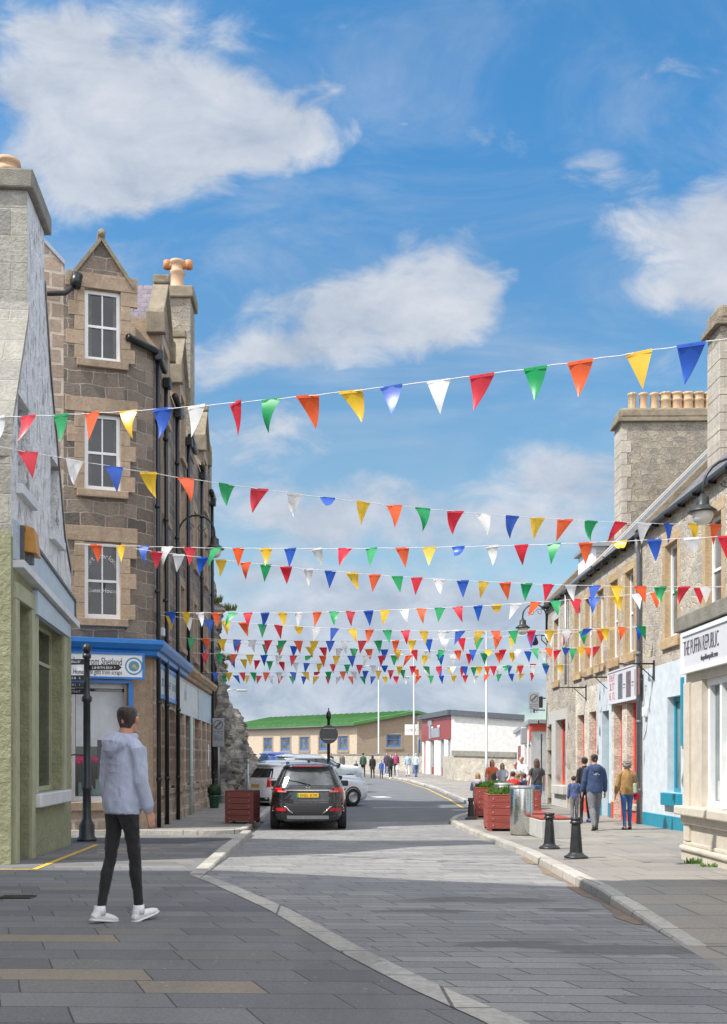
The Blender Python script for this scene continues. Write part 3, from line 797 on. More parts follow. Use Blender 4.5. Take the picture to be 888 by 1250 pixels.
for o in uw: 
    sash(G1, o[:4], hw, M['offwhite'], M['glass_grey'], cols=1, rows=2, depth=.28, fw=.05, sill=M['offwhite'], sill_h=.15, sill_out=.10)
# near wall facing the viewer, far wall, back
N1 = Wall((-13, 15.0), (-4.5, 14.55))
mb = MB(); wall_faces(mb, N1, 6.5, 4.95, [], 0); world_part(mb, 'wall', M['ashlar'], hw)
mb = MB(); wall_faces(mb, N1, 4.95, -.4, [], 0); world_part(mb, 'wall', M['green_harl'], hw)
F1 = Wall((-4.83, 19.3), (-13, 19.7))
mb = MB(); wall_faces(mb, F1, 5.4, -.4, [], 0); world_part(mb, 'wall', M['white_harl'], hw)
# gable coping, chimney and roof
mb = MB(); tk = .55
pts = [(0,6.5),(.95,8.3),(1.06,8.6)]
for (a, va), (b, vb) in zip(pts, pts[1:]):
    mb.face([G1.P(a,va+.06,.03), G1.P(b,vb+.06,.03), G1.P(b,vb+.06,-tk), G1.P(a,va+.06,-tk)])
    mb.face([G1.P(a,va-.1,.03), G1.P(b,vb-.1,.03), G1.P(b,vb+.06,.03), G1.P(a,va+.06,.03)])
    mb.face([G1.P(a,va-.5,-tk), G1.P(b,vb-.5,-tk), G1.P(b,vb+.06,-tk), G1.P(a,va+.06,-tk)])
mb.face([G1.P(0,6.0,.03), G1.P(0,6.56,.03), G1.P(0,6.56,-tk), G1.P(0,6.0,-tk)])
pts = [(2.31,9.5),(2.75,8.3),(3.25,7.4),(4.05,5.8),(G1.L,5.2)]
for (a, va), (b, vb) in zip(pts, pts[1:]):
    mb.face([G1.P(a,va+.06,.03), G1.P(b,vb+.06,.03), G1.P(b,vb+.06,-tk), G1.P(a,va+.06,-tk)])
    mb.face([G1.P(a,va-.08,.03), G1.P(b,vb-.08,.03), G1.P(b,vb+.06,.03), G1.P(a,va+.06,.03)])
world_parts(mb, 'coping', M['ashlar'], hw)
mb = MB()
for z0, z1 in ((8.0, 10.36),):
    mb.face([G1.P(1.06,7.8,-.002), G1.P(1.06,10.36,-.002), G1.P(1.06,10.36,-2.2), G1.P(1.06,7.8,-2.2)])
    mb.face([G1.P(2.31,7.8,-.002), G1.P(2.31,10.36,-.002), G1.P(2.31,10.36,-2.2), G1.P(2.31,7.8,-2.2)])
    mb.face([G1.P(1.06,7.8,-2.2), G1.P(2.31,7.8,-2.2), G1.P(2.31,10.36,-2.2), G1.P(1.06,10.36,-2.2)])
ch = world_part(mb, 'chimney', M['ashlar'], hw)
mb = MB(); G1.box(mb, .98, 2.42, 10.36, 10.66, -2.3, .10, bev=.03); mb.build('chimney_cap', M['coping'], ch)
for q in (-.42, -1.1, -1.75):
    mb = MB(); p = G1.P(1.6, 10.66, q)
    mb.lathe([(.21,0),(.21,.06),(.17,.10),(.165,.20),(.20,.22),(.20,.28),(.17,.30),(.17,.36),(.20,.38),(.195,.44),(.12,.44)], p, 20)
    mb.build('chimney_pot', M['terracotta'], ch)
mb = MB()
mb.face([(-4.95,14.45,6.35),(-4.95,16.6,9.55),(-13,16.9,9.55),(-13,14.75,6.35)]); mb.face([(-4.95,16.6,9.55),(-5.2,19.5,5.25),(-13,19.8,5.25),(-13,16.9,9.55)])
world_part(mb, 'roof', M['slate_purple'], hw)
# sign boards on the house
fs = empty('blank_fascia_sign', G1.P(2, 4.6, .1), 'long blank pale blue fascia board across the white and green house', 'shop sign')
a, b = upx(16), upx(86.5)
S1 = Wall(G1.P(a, 0).xy, G1.P(b, 0).xy)
def slant(mb, W, u0, u1, z0a, z1a, z0b, z1b, d0, d1, mi=0):
    V = [W.P(u0,z0a,d0),W.P(u1,z0b,d0),W.P(u1,z1b,d0),W.P(u0,z1a,d0),W.P(u0,z0a,d1),W.P(u1,z0b,d1),W.P(u1,z1b,d1),W.P(u0,z1a,d1)]
    mb.mesh(V, [(0,3,2,1),(4,5,6,7),(0,1,5,4),(1,2,6,5),(2,3,7,6),(3,0,4,7)], mi)
L = S1.L
mb = MB(); slant(mb, S1, .28, L, 4.55, 5.05, 4.28, 4.66, -.02, .07); world_part(mb, 'sign_panel', M['paleblue_board'], fs)
mb = MB(); slant(mb, S1, .24, L+.04, 5.05, 5.10, 4.66, 4.71, -.02, .10); slant(mb, S1, L, L+.04, 4.28, 4.66, 4.28, 4.66, -.02, .10); slant(mb, S1, .24, .28, 4.55, 5.05, 4.55, 5.05, -.02, .10)
world_part(mb, 'sign_frame', M['text_dark'], fs)
mb = MB(); slant(mb, S1, 0, L+.06, 4.44, 4.55, 4.17, 4.28, -.02, .16); world_part(mb, 'ledge', M['offwhite'], fs)
mb = MB(); slant(mb, S1, .0, .22, 4.56, 5.12, 4.55, 5.10, -.01, .05)
for k in range(5): S1.box(mb, .04, .06, 4.62+k*.1, 4.64+k*.1, .05, .06)
world_part(mb, 'end_panel', M['paleblue_board'], fs)
mb = MB(); slant(mb, S1, 1.25, L-.5, 3.95, 4.32, 3.92, 4.14, -.02, .09)
fs2 = empty('blank_sign_board', G1.P(2.5, 4.1, .1), 'small blank pale grey board over the green shop window', 'shop sign'); world_part(mb, 'sign_panel', M['paleblue_board'], fs2)
hb = empty('timber_wall_box', G1.P(upx(24), 4.9, .2), 'orange varnished timber box fixed above the green doorway', 'sign')
mb = MB(); u = upx(25)
V = [G1.P(u-.10,4.75,.08),G1.P(u+.22,4.72,.08),G1.P(u+.22,5.10,.08),G1.P(u-.10,5.14,.08),G1.P(u-.10,4.72,.26),G1.P(u+.20,4.69,.26),G1.P(u+.20,5.04,.22),G1.P(u-.10,5.08,.22)]
mb.mesh(V, [(0,3,2,1),(4,5,6,7),(0,1,5,4),(1,2,6,5),(2,3,7,6),(3,0,4,7)]); world_part(mb, 'box_body', M['wood_orange'], hb)
mb = MB(); G1.box(mb, u-.02, u+.12, 4.58, 4.70, .05, .18); world_part(mb, 'bracket', M['text_dark'], hb)

# ================================================================== neighbouring house out of frame on the left (throws the near shade)
nb = empty('gabled_house', (-7, 4, 0), 'tall gabled stone house standing nearest on the left side', 'house')
NBW = Wall((-4.6, -10), (-4.75, 11.9))
mb = MB(); wall_faces(mb, NBW, [(0,10.2),(3,12.2),(16.4,12.2),(17.9,10.4),(NBW.L,4.9)], -.3, [(19.2,20.4,1.2,2.9,.2)], 0); world_part(mb, 'wall', M['stone_grey'], nb)
sash(NBW, (19.2,20.4,1.2,2.9), nb, depth=.15)
W2 = Wall((-4.75, 11.9), (-13, 12.2)); mb = MB(); wall_faces(mb, W2, 4.9, -.3, [], 0); world_part(mb, 'wall', M['stone_grey'], nb)
mb = MB(); mb.face([(-4.6,6.4,12.2),(-4.75,11.9,4.9),(-13,12.2,4.9),(-13,6.7,12.2)]); mb.face([(-4.6,-7,12.2),(-4.6,6.4,12.2),(-13,6.7,12.2),(-13,-7,12.2)]); mb.face([(-4.6,-10,10.2),(-4.6,-7,12.2),(-13,-7,12.2),(-13,-10,10.2)])
world_part(mb, 'roof', M['slate'], nb)
mb = MB(); mb.box(-6.2, -4.75, 5.2, 6.6, 11.5, 13.6); world_part(mb, 'chimney', M['stone_chim'], nb)

# ================================================================== guest house
A, B, C, D = (-7.9, 22.28), (-4.62, 23.28), (-4.08, 24.0), (-4.24, 37.3)
GF, GC, GS = Wall(A, B), Wall(B, C), Wall(C, D)
gh = empty('guest_house', (-6.5, 30, 0), 'tall brown sandstone guest house with gabled dormers and a blue shop cornice', 'guest house')
uL, uR = GF.u(103.5), GF.u(147.5)
rows = [(4.88,6.62),(7.78,9.52),(10.70,12.32)]
ops = [(uL,uR,z0,z1,.24) for z0,z1 in rows]
shop_o = (GF.u(88), GF.u(160), .75, 3.42, .5)
u57, u76 = GF.u(50), GF.u(78); uA, uB = GF.u(90), GF.u(158); uM = GF.u(124)
mb = MB()
wall_faces(mb, GF, [(u76,12.55),(uA-.001,12.55),(uM,13.45),(uB,12.5),(uB+.001,11.25),(GF.L,11.25)], 4.35, ops, 0, rmi=1)
world_part(mb, 'wall', [M['stone_brown'], M['sandstone']], gh)
mb = MB(); wall_faces(mb, GF, [(0,13.6),(u57,13.25),(u76,12.75)], -.3, [], 0); world_part(mb, 'wall', M['stone_pink'], gh)
mb = MB(); wall_faces(mb, GF, [(u76,4.35),(GF.L,4.35)], -.3, [shop_o], 0, rmi=0); world_part(mb, 'wall', M['stone_pink'], gh)
mb = MB(); wall_faces(mb, GC, 4.35, -.3, [], 0); world_part(mb, 'wall', M['sandstone'], gh)
mb = MB(); wall_faces(mb, GC, 11.25, 4.35, [], 0); world_part(mb, 'wall', M['stone_brown'], gh)
wtext = []
for o in ops:
    w = sash(GF, o, gh, sill=M['sandstone'], depth=.12, curtain=True, sill_h=.17, sill_out=.10, sill_over=.17)
    surround(GF, o, gh, M['sandstone'], m=.22, out=.018, lint=.34, toothed=.2)
    wtext.append(w)
# guest house name on the lowest window
o = ops[0]; cx = (o[0]+o[1])/2; t1 = 'Fort Charlotte'
for i, chh in enumerate(t1):
    if chh == ' ': continue
    a = math.pi*(1-(i+.5)/len(t1))*.86+.22
    m_ = GF.mat(cx+.30*math.cos(a), o[2]+1.10+.30*math.sin(a), -.132) @ Matrix.Rotation(a-math.pi/2, 4, 'Z')
    lettering(chh, .155, wtext[0], M['text_white'], m_, align='CENTER', ext=.002)
lettering('Guest House', .13, wtext[0], M['text_white'], GF.mat(cx, o[2]+.62, -.132), align='CENTER', width=.66, ext=.002)
# dormer gable coping, finial and main roof edge
mb = MB()
def cope_line(mb, W, pts, d0=-.35, d1=.07, th=.13):
    for (a, va), (b, vb) in zip(pts, pts[1:]):
        V = [W.P(a,va,d1),W.P(b,vb,d1),W.P(b,vb+th,d1),W.P(a,va+th,d1),W.P(a,va,d0),W.P(b,vb,d0),W.P(b,vb+th,d0),W.P(a,va+th,d0)]
        mb.mesh(V, [(0,1,2,3),(7,6,5,4),(0,3,7,4),(1,5,6,2),(3,2,6,7),(0,4,5,1)])
cope_line(mb, GF, [(uA-.08,12.42),(uM,13.40)]); cope_line(mb, GF, [(uM,13.40),(uB+.1,12.38)])
mb.tube([GF.P(uM,13.56,.10), GF.P(uM,13.56,-.4)], .09, 12)
world_part(mb, 'dormer_coping', M['cope'], gh)
mb = MB(); cope_line(mb, GF, [(0,13.6),(u57,13.25),(u76+.02,12.75)], -.3, .05, .1); world_part(mb, 'coping', M['lead'], gh)
mb = MB()   # dormer roof running back, and its right cheek
e = -3.0
mb.face([GF.P(uA-.02,12.5,-.05),GF.P(uM,13.48,-.05),GF.P(uM,13.48,e),GF.P(uA-.02,12.5,e)]); mb.face([GF.P(uM,13.48,-.05),GF.P(uB+.02,12.5,-.05),GF.P(uB+.02,12.5,e),GF.P(uM,13.48,e)])
mb.face([GF.P(uB,11.2,-.0),GF.P(uB,12.5,-.0),GF.P(uB,12.5,e),GF.P(uB,11.2,e)])
# main roof: from the eaves of the front, corner and side up to the ridge
rd = [(-4.3,24.3,11.25),(-4.42,37.2,11.25),(-8.6,37.2,15.0),(-8.6,26.5,15.0)]
mb.face(rd); mb.face([(-7.7,23.0,11.9),(-4.8,23.95,11.5),(-4.4,24.5,11.35),(-8.6,26.5,15.0)]); mb.face([(-13,24,11.25),(-8.6,26.5,15.0),(-8.6,37.2,15),(-13,37.2,11.25)])
world_part(mb, 'roof', M['slate_purple'], gh)
# side wall with three window columns, dormers and a wallhead chimney
colY = [25.9, 29.2, 32.4, 35.3]
def su(Y): return (Y-C[1])/GS.d.y
sops = []
for Y in colY:
    for z0, z1 in rows[:2]: sops.append((su(Y)-.42, su(Y)+.42, z0, z1, .22))
    if Y != 32.4: sops.append((su(Y)-.40, su(Y)+.40, 10.3, 12.0, .22))
top = [(0, 11.25)]
dorm = [25.9, 29.2, 35.3]
for Y in dorm: top += [(su(Y)-.85, 11.25), (su(Y)-.849, 12.55), (su(Y), 13.7), (su(Y)+.849, 12.55), (su(Y)+.85, 11.25)]
top += [(GS.L, 11.25)]
top.sort(key=lambda p: p[0])
mb = MB(); wall_faces(mb, GS, top, 4.35, sops, 0, rmi=1); world_part(mb, 'wall', [M['stone_brown'], M['sandstone']], gh)
for o in sops:
    sash(GS, o, gh, sill=M['sandstone'], depth=.15, sill_h=.15, sill_out=.09); surround(GS, o, gh, M['sandstone'], m=.22, out=.02, lint=.25)
for Y in dorm:
    mb = MB(); u = su(Y); e = -2.6
    cope_line(mb, GS, [(u-.95,12.42),(u,13.62)], -.3, .09, .16); cope_line(mb, GS, [(u,13.62),(u+.95,12.42)], -.3, .09, .16)
    GS.box(mb, u-1.0, u-.80, 12.1, 12.62, -.32, .14, bev=.02); GS.box(mb, u+.80, u+1.0, 12.1, 12.62, -.32, .14, bev=.02)
    GS.box(mb, u-.1, u+.1, 13.72, 13.95, -.3, .12, bev=.04)
    world_parts(mb, 'dormer_coping', M['cope'], gh)
    mb = MB()
    mb.face([GS.P(u-.85,12.5,-.05),GS.P(u,13.7,-.05),GS.P(u,13.7,e),GS.P(u-.85,12.5,e)]); mb.face([GS.P(u,13.7,-.05),GS.P(u+.85,12.5,-.05),GS.P(u+.85,12.5,e),GS.P(u,13.7,e)])
    world_part(mb, 'dormer_roof', M['slate_purple'], gh)
    mb = MB()
    mb.face([GS.P(u-.85,11.2,0),GS.P(u-.85,12.52,0),GS.P(u-.85,12.52,-1.6),GS.P(u-.85,11.2,-.2)]); mb.face([GS.P(u+.85,11.2,0),GS.P(u+.85,12.52,0),GS.P(u+.85,12.52,-1.6),GS.P(u+.85,11.2,-.2)])
    world_parts(mb, 'dormer_cheek', M['sandstone'], gh)
u = su(31.3)
mb = MB(); GS.box(mb, u-.5, u+.55, 10.9, 15.6, -.78, .04); chs = world_part(mb, 'chimney', M['stone_chim'], gh)
mb = MB(); GS.box(mb, u-.6, u+.65, 15.6, 15.95, -.90, .14, bev=.04); mb.build('chimney_cap', M['cope'], chs)
mb = MB(); p = GS.P(u, 15.95, -.42); mb.lathe([(.26,0),(.26,.10),(.21,.14),(.20,.55),(.24,.60),(.24,.66),(.20,.70),(.20,.86),(.25,.90),(.25,.98),(.2,1.0)], p, 18)
cp = mb.build('chimney_pot', M['terracotta'], chs)
mb = MB()
for dx in (-.25, .30):
    mb.tube([p+Vector((dx*.4,0,.84)), p+Vector((dx,-.05,.84))], .10, 12); mb.lathe([(.08,.74),(.12,.75),(.12,.97),(.09,.99)], p+Vector((dx*1.2,-.05,0)), 14)
world_parts(mb, 'chimney_cowl', M['terracotta_o'], gh)
u = su(36.7); mb = MB(); GS.box(mb, u-.35, u+.35, 10.9, 13.0, -.7, .05); world_part(mb, 'chimney', M['stone_chim'], gh)
# gutters
mb = MB()
def gut(mb, pts, r=.085): mb.tube(pts, r, 10)
gut(mb, [GF.P(uB+.02,11.30,.10), GC.P(0,11.28,.12), GC.P(GC.L*.9,11.24,.12), GS.P(.1,11.22,.12), GS.P(su(25.0),11.2,.12)])
prev = 25.0
for Y in (26.8, 30.1): gut(mb, [GS.P(su(Y),11.22,.12), GS.P(su(Y)+1.5,11.2,.12)])
gut(mb, [GS.P(su(33.0),11.22,.12), GS.P(su(34.4),11.2,.12)]); gut(mb, [GS.P(su(36.2),11.22,.12), GS.P(GS.L,11.2,.12)])
mb.tube([GF.P(u57-.3,11.85,.35), GF.P(uA-.2,12.0,.3), GF.P(uA+.05,12.28,.2)], .06, 8); mb.tube([GF.P(uA+.02,12.2,.2), GF.P(uA+.08,12.5,.2)], .12, 8)
world_parts(mb, 'gutter', M['black_paint'], gh)
# the cornice and shop front
mb = MB()
cz = 4.06
prof = [(0,.0),(.07,.03),(.09,.12),(.16,.16),(.22,.24),(.24,.27),(.24,.36),(.02,.40)]
def cornice(mb, path, prof, mi=0, closed=False):
    pts = [Vector((p[0],p[1],0)) for p in path]; N = len(pts); V = []; F = []; K = len(prof)
    for i, p in enumerate(pts):
        d0 = (pts[i]-pts[i-1]).normalized() if i else (pts[1]-pts[0]).normalized()
        d1 = (pts[i+1]-pts[i]).normalized() if i < N-1 else d0
        n0 = Vector((d0.y,-d0.x,0)); n1 = Vector((d1.y,-d1.x,0)); nn = (n0+n1); nn = nn/max(.3, nn.dot(n0))
        for dd, z in prof: q = p+nn*dd; V.append((q.x, q.y, cz+z))
    for i in range(N-1):
        for k in range(K-1): F.append((i*K+k, (i+1)*K+k, (i+1)*K+k+1, i*K+k+1))
    mb.mesh(V, F, mi)
cor = (-3.98, 23.55)
midY = 29.6; mid = (GS.P(su(midY),0,.03).x, midY)
cornice(mb, [GF.P(u76,0,.03).xy, cor, mid], prof); world_part(mb, 'cornice', M['blue_paint'], gh)
mb = MB(); cornice(mb, [mid, GS.P(GS.L-.1,0,.03).xy], [(a*.9,b*.95) for a,b in prof]); world_part(mb, 'cornice', M['ochre'], gh)
mb = MB(); mb.face([(GF.P(u76,0,0).x,GF.P(u76,0,0).y,4.45),(cor[0],cor[1],4.45),(mid[0],mid[1],4.45),(mid[0]-.6,mid[1],4.45),(-5.2,23.6,4.45)]); world_part(mb, 'cornice_flashing', M['lead'], gh)
# corner fill under the overhanging cornice
# shop window and door on the front
mb = MB(); u0,u1,z0,z1 = shop_o[:4]
GF.box(mb, u0, u0+.08, z0, z1, -.28, -.14); GF.box(mb, u1-.07, u1-.003, z0, z1, -.28, -.14); GF.box(mb, u0, u1, z1-.10, z1-.003, -.28, -.13); GF.box(mb, u0, u1, z0+.003, z0+.12, -.28, -.10)
GF.box(mb, u0+1.22, u0+1.28, z0, z1, -.26, -.15)
sw = world_part(mb, 'shop_window', M['offwhite'], gh)
mb = MB(); GF.box(mb, u0, u1, z0, z1, -.26, -.24); mb.build('pane', M['glass_dark'], sw)
mb = MB(); GF.box(mb, u0+.1, u1-.1, 2.0, 3.25, -.235, -.232); mb.build('window_blind', M['offwhite'], sw)
mb = MB(); GF.box(mb, GF.u(120), GF.u(152), 1.05, 2.15, -.231, -.225); bd = mb.build('chalkboard', M['text_dark'], sw)
lettering('Gift', .2, sw, M['paleblue_board'], GF.mat(GF.u(124), 1.84, -.224), ext=.002); marks(GF, sw, M['paleblue_board'], GF.u(123), GF.u(149), 1.62, 1.70, -.226, 12, 2)
mb = MB()
for k in range(26):
    a = rnd.random()*6.28; r = .13*rnd.random(); p = GF.P(GF.u(100)+r*math.cos(a), 1.72+r*math.sin(a)*.8, -.22+.02*rnd.random())
    mb.obox(p, ((1,0,0),(0,1,0),(0,0,1)), (.03,.01,.03), 0, .008)
for k in range(14):
    a = rnd.random()*6.28; r = .07*rnd.random(); p = GF.P(GF.u(116)+r*math.cos(a), 1.70+r*math.sin(a), -.22)
    mb.obox(p, ((1,0,0),(0,1,0),(0,0,1)), (.025,.01,.025), 0, .008)
mb.build('window_flowers', plain('pink_petals', (.62,.05,.17), .6, var=.3), sw)
mb = MB()
for k in range(16):
    GF.box(mb, u0+.15+k*.17*(u1-u0-.3)/2.7, u0+.22+k*.17*(u1-u0-.3)/2.7, z0+.13, z0+.25+.3*rnd.random(), -.235, -.20, bev=.006)
mb.build('window_display', plain('mixed_soap_jars', (.14,.20,.19), .4, var=.6, scale=3), sw)
mb = MB(); GF.box(mb, GF.u(151), GF.u(158), 1.2, 2.5, -.20, -.13); world_part(mb, 'door', M['teal_paint'], gh)
mb = MB(); GF.box(mb, GF.u(157), GF.u(163), 2.2, 3.45, -.12, .03); GF.box(mb, shop_o[0], GF.u(160), 3.43, 3.5, -.14, .05); world_part(mb, 'shop_front_trim', M['blue_paint'], gh)
mb = MB(); GF.box(mb, shop_o[0]-.2, shop_o[1]+.05, .55, .747, -.35, .09, bev=.015); world_part(mb, 'sill', M['sandstone'], gh)
# shop name board
def shop_sign(name, label, W, u0, u1, v0, v1, d, panel, frame, fw=.05):
    t = empty(name, W.P((u0+u1)/2, v0, d), label, 'shop sign')
    mb = MB(); W.box(mb, u0+fw, u1-fw, v0+fw, v1-fw, d-.04, d+.015); p = world_part(mb, 'sign_panel', panel, t)
    mb = MB()
    W.box(mb, u0, u0+fw, v0, v1, d-.04, d+.035); W.box(mb, u1-fw, u1, v0, v1, d-.04, d+.035); W.box(mb, u0+fw, u1-fw, v1-fw, v1, d-.04, d+.034); W.box(mb, u0+fw, u1-fw, v0, v0+fw, d-.04, d+.034)
    world_part(mb, 'sign_frame', frame, t)
    return t, p
sA, sB = GF.u(84), GF.u(176)
t, p = shop_sign('shop_sign', 'white shop name board under the blue cornice facing the street end', GF, sA, sB, 3.52, 4.12, .10, M['white_paint'], M['blue_paint'])
xa = GF.u(89)
lettering('Love from Shetland', .24, p, M['text_black'], GF.mat(xa, 3.83, .117), width=GF.u(148)-xa, shear=.08)
lettering('Homemade gifts from scraps', .15, p, M['text_black'], GF.mat(xa, 3.62, .117), width=GF.u(148)-xa, shear=.1)
mb = MB(); ccx = GF.u(163); cc = GF.P(ccx, 3.82, .118)
def disc(mb, W, u, v, d, r0, r1, n=32, mi=0, th=.003):
    for i in range(n):
        a, b = 2*math.pi*i/n, 2*math.pi*(i+1)/n
        q = [W.P(u+r*math.cos(t_), v+r*math.sin(t_), d) for r, t_ in ((r0,a),(r1,a),(r1,b),(r0,b))]
        mb.face(q if r0 > 0 else q[1:3]+[W.P(u, v, d)], mi)
disc(mb, GF, ccx, 3.82, .118, .165, .20); disc(mb, GF, ccx, 3.82, .118, 0, .12); mb.build('round_emblem', plain('emblem_blue', (.08,.28,.42), .5), p)
mb = MB(); disc(mb, GF, ccx, 3.82, .120, .0, .045, 12); disc(mb, GF, ccx+.05, 3.78, .121, .0, .03, 10); mb.build('emblem_centre', plain('emblem_gold', (.55,.38,.10), .5), p)
# side signs
a, b = GS.u(191), GS.u(214)
t, p = shop_sign('shop_sign', 'white side sign in a bright blue frame round the guest house corner', GS, a, b, 3.18, 4.0, .06, M['paleblue_board'], M['blue_paint'], .10)
marks(GS, p, M['text_dark'], a+.35, b-.35, 3.5, 3.68, .077, 16, 9)
a2, b2 = GS.u(216), GS.u(238.5)
t, p = shop_sign('shop_sign', 'plain grey-white sign board, second along the guest house side', GS, a2, b2, 3.0, 3.98, .05, M['offwhite'], M['offwhite'], .03)
mb = MB()
for k in range(9):
    GS.box(mb, a2+1.1+.06*k, a2+1.13+.06*k, 3.42-.02*(k % 3), 3.66+.05*((k*7) % 4), .066, .069)
mb.build('sketched_logo', M['paleblue_board'], p)
a3, b3 = GS.u(240), GS.u(257)
t, p = shop_sign('shop_sign', 'far pale sign board beside the rock end of the guest house', GS, a3, b3, 3.0, 3.98, .05, M['paleblue_board'], M['offwhite'], .03)
# ground floor side: piers, windows between, stall risers
piers = [191, 201, 214, 222, 233.5, 243, 249, 254]
so = []
pu = [GS.u(x) for x in piers]
for a, b in zip(pu, pu[1:]): so.append((a+.28, b-.16, .95, 3.02, .35))
mb = MB(); wall_faces(mb, GS, 4.35, -.3, so, 0, rmi=0); world_part(mb, 'wall', M['stone_pink'], gh)
mb = MB()
for x in piers:
    u = GS.u(x); GS.box(mb, u-.13, u+.25, -.2, 3.0, -.1, .09, bev=.02); GS.box(mb, u-.18, u+.30, -.2, .42, -.1, .14, bev=.02); GS.box(mb, u-.16, u+.28, .85, 1.05, -.1, .12, bev=.02)
world_parts(mb, 'pilaster', M['stone_pink'], gh); mb = MB(); GS.box(mb, GS.u(190), GS.L-.1, -.2, .30, -.1, .07, bev=.02); world_part(mb, 'base_course', M['stone_pink'], gh)
for o in so:
    if o[1]-o[0] > .3: sash(GS, o, gh, M['text_dark'], M['glass_dark'], cols=1, rows=1, depth=.28, fw=.06, sill=M['sandstone'], sill_h=.14, sill_out=.05, sill_over=.02)
mb = MB(); u = GS.u(251); GS.box(mb, u-.12, u+.12, 1.5, 2.25, .10, .12)
world_part(mb, 'notice', M['white_paint'], gh)
mb = MB(); E1 = Wall(D, (-13, 37.5)); wall_faces(mb, E1, [(0,11.25),(4.4,15.0),(E1.L,11.25)], -.3, [], 0); world_part(mb, 'wall', M['stone_brown'], gh)
# down pipes
for k, (px, top_, mat_, bottom) in enumerate(((185.5,11.1,'black_paint',.1),(198,10.95,'black_paint',.1),(212,10.9,'black_paint',.1),(226,10.9,'black_paint',3.9),(243,10.9,'black_paint',3.9),(256,10.9,'black_paint',.1),(227,2.98,'mint',.1))):
    u = max(.02, GS.u(px)); mb = MB(); d = .13 if mat_ == 'black_paint' else .16
    if bottom > 1: pts = [GS.P(u, top_, .10), GS.P(u, bottom+.6, .10)]
    elif mat_ == 'mint': pts = [GS.P(u, top_, d), GS.P(u, bottom, d)]
    else: pts = [GS.P(u, top_, .10), GS.P(u, bottom, d)]
    mb.tube(pts, .052, 10)
    if mat_ == 'black_paint': mb.obox(GS.P(u, top_+.06, .13), (GS.d, GS.n, (0,0,1)), (.12,.10,.13), 0, .03)
    for z in (1.2, 3.0, 5.6, 7.6, 9.6):
        if bottom < z < top_ and (z > 4.8 or bottom < 1): mb.tube([GS.P(u, z, d if z < 4 else .10), GS.P(u, z+.08, d if z < 4 else .10)], .068, 10)
    world_part(mb, 'downpipe', M[mat_], gh)
mb = MB(); GS.box(mb, .35, .55, 4.65, 4.85, .02, .2, bev=.02); GS.box(mb, .7, .82, 4.68, 4.8, .02, .14, bev=.02); world_parts(mb, 'floodlight', M['offwhite'], gh)
# ================================================================== stone terrace on the right
def RX(Y): return 7.75+.015*(Y-19.5)
RF = Wall((RX(37.5), 37.5), (RX(5), 5.0))         # origin at the far end, facing the street
def ru(Y): return (37.5-Y)/(-RF.d.y)
EV = 7.3
SPLIT = ru(25.5)
PITCH = 1.0
def terrace(label, u0, u1, loc):
    return empty('terraced_house', loc, label, 'house')
ha = terrace('long grey stone terraced house with five upper windows and red shop doors', 0, SPLIT, (12, 31, 0))
hb2 = terrace('nearer grey stone terraced house with a pale blue ground floor and teal sill', SPLIT, RF.L, (12, 18, 0))
winA = [35.75, 32.5, 31.05, 29.65, 28.15, 26.65]; winB = [23.25, 20.6, 17.6]
def uo(Y, w=.46, z0=4.48, z1=6.62, d=.26): u = ru(Y); return (u-w, u+w, z0, z1, d)
opsA = [uo(y, .40) for y in winA]; opsB = [uo(y, .44) for y in winB]
PZ = 3.93
mb = MB(); wall_faces(mb, RF, [(0,EV),(SPLIT,EV)], PZ, opsA, 0, rmi=1); world_part(mb, 'wall', [M['stone_grey'], M['ochre']], ha)
mb = MB(); wall_faces(mb, RF, [(SPLIT,EV),(RF.L,EV)], PZ, opsB, 0, rmi=1); world_part(mb, 'wall', [M['stone_grey'], M['ochre']], hb2)
for o, h in [(o, ha) for o in opsA]+[(o, hb2) for o in opsB]:
    sash(RF, o, h, cols=1, rows=2, depth=.15, fw=.07, sill=M['ochre'], sill_h=.24, sill_out=.07, sill_over=.16, pane=M['glass_grey'])
    surround(RF, o, h, M['ochre'] if o is not opsA[0] else M['grey_render'], m=.19, out=.012, lint=.24)
# ground floor of the far house, in differently finished shop fronts
def U(px): return RF.u(px)
z_far = (0, U(703)); z_cream = (U(703), U(729.5)); z_blue = (U(729.5), U(747)); z_red = (U(747), SPLIT)
oA0 = (U(667.5), U(673.5), -.1, 3.0, .35); oA = (U(678.5), U(690.5), .85, 3.1, .40)
oB = (U(705), U(713.5), -.1, 3.12, .3); oC = (U(719.5), U(728), -.1, 3.15, .3)
oD = (U(735), U(743.5), -.1, 3.1, .3)
oE = (U(749.5), U(759.5), -.1, 3.2, .3); oF = (U(765.5), U(777), .55, 3.2, .3)
def zone(z, ops, mat, h=ha, top=PZ):
    mb = MB(); wall_faces(mb, RF, [(z[0],top),(z[1],top)], -.3, ops, 0); return world_part(mb, 'wall', mat, h)
mb = MB(); wall_faces(mb, RF, [(0,PZ),(z_far[1],PZ)], 3.45, [], 0); world_part(mb, 'wall', M['stone_grey'], ha)
mb = MB(); wall_faces(mb, RF, [(0,3.45),(U(692.5),3.45)], -.3, [oA0, oA], 0); world_part(mb, 'wall', M['grey_render'], ha)
mb = MB(); wall_faces(mb, RF, [(U(692.5),3.45),(z_far[1],3.45)], -.3, [], 0); world_part(mb, 'wall', M['stone_grey'], ha)
zone(z_cream, [oB, oC], M['stone_grey_cream']); zone(z_blue, [oD], M['blue_harl']); zone(z_red, [oE, oF], M['stone_grey_cream'])
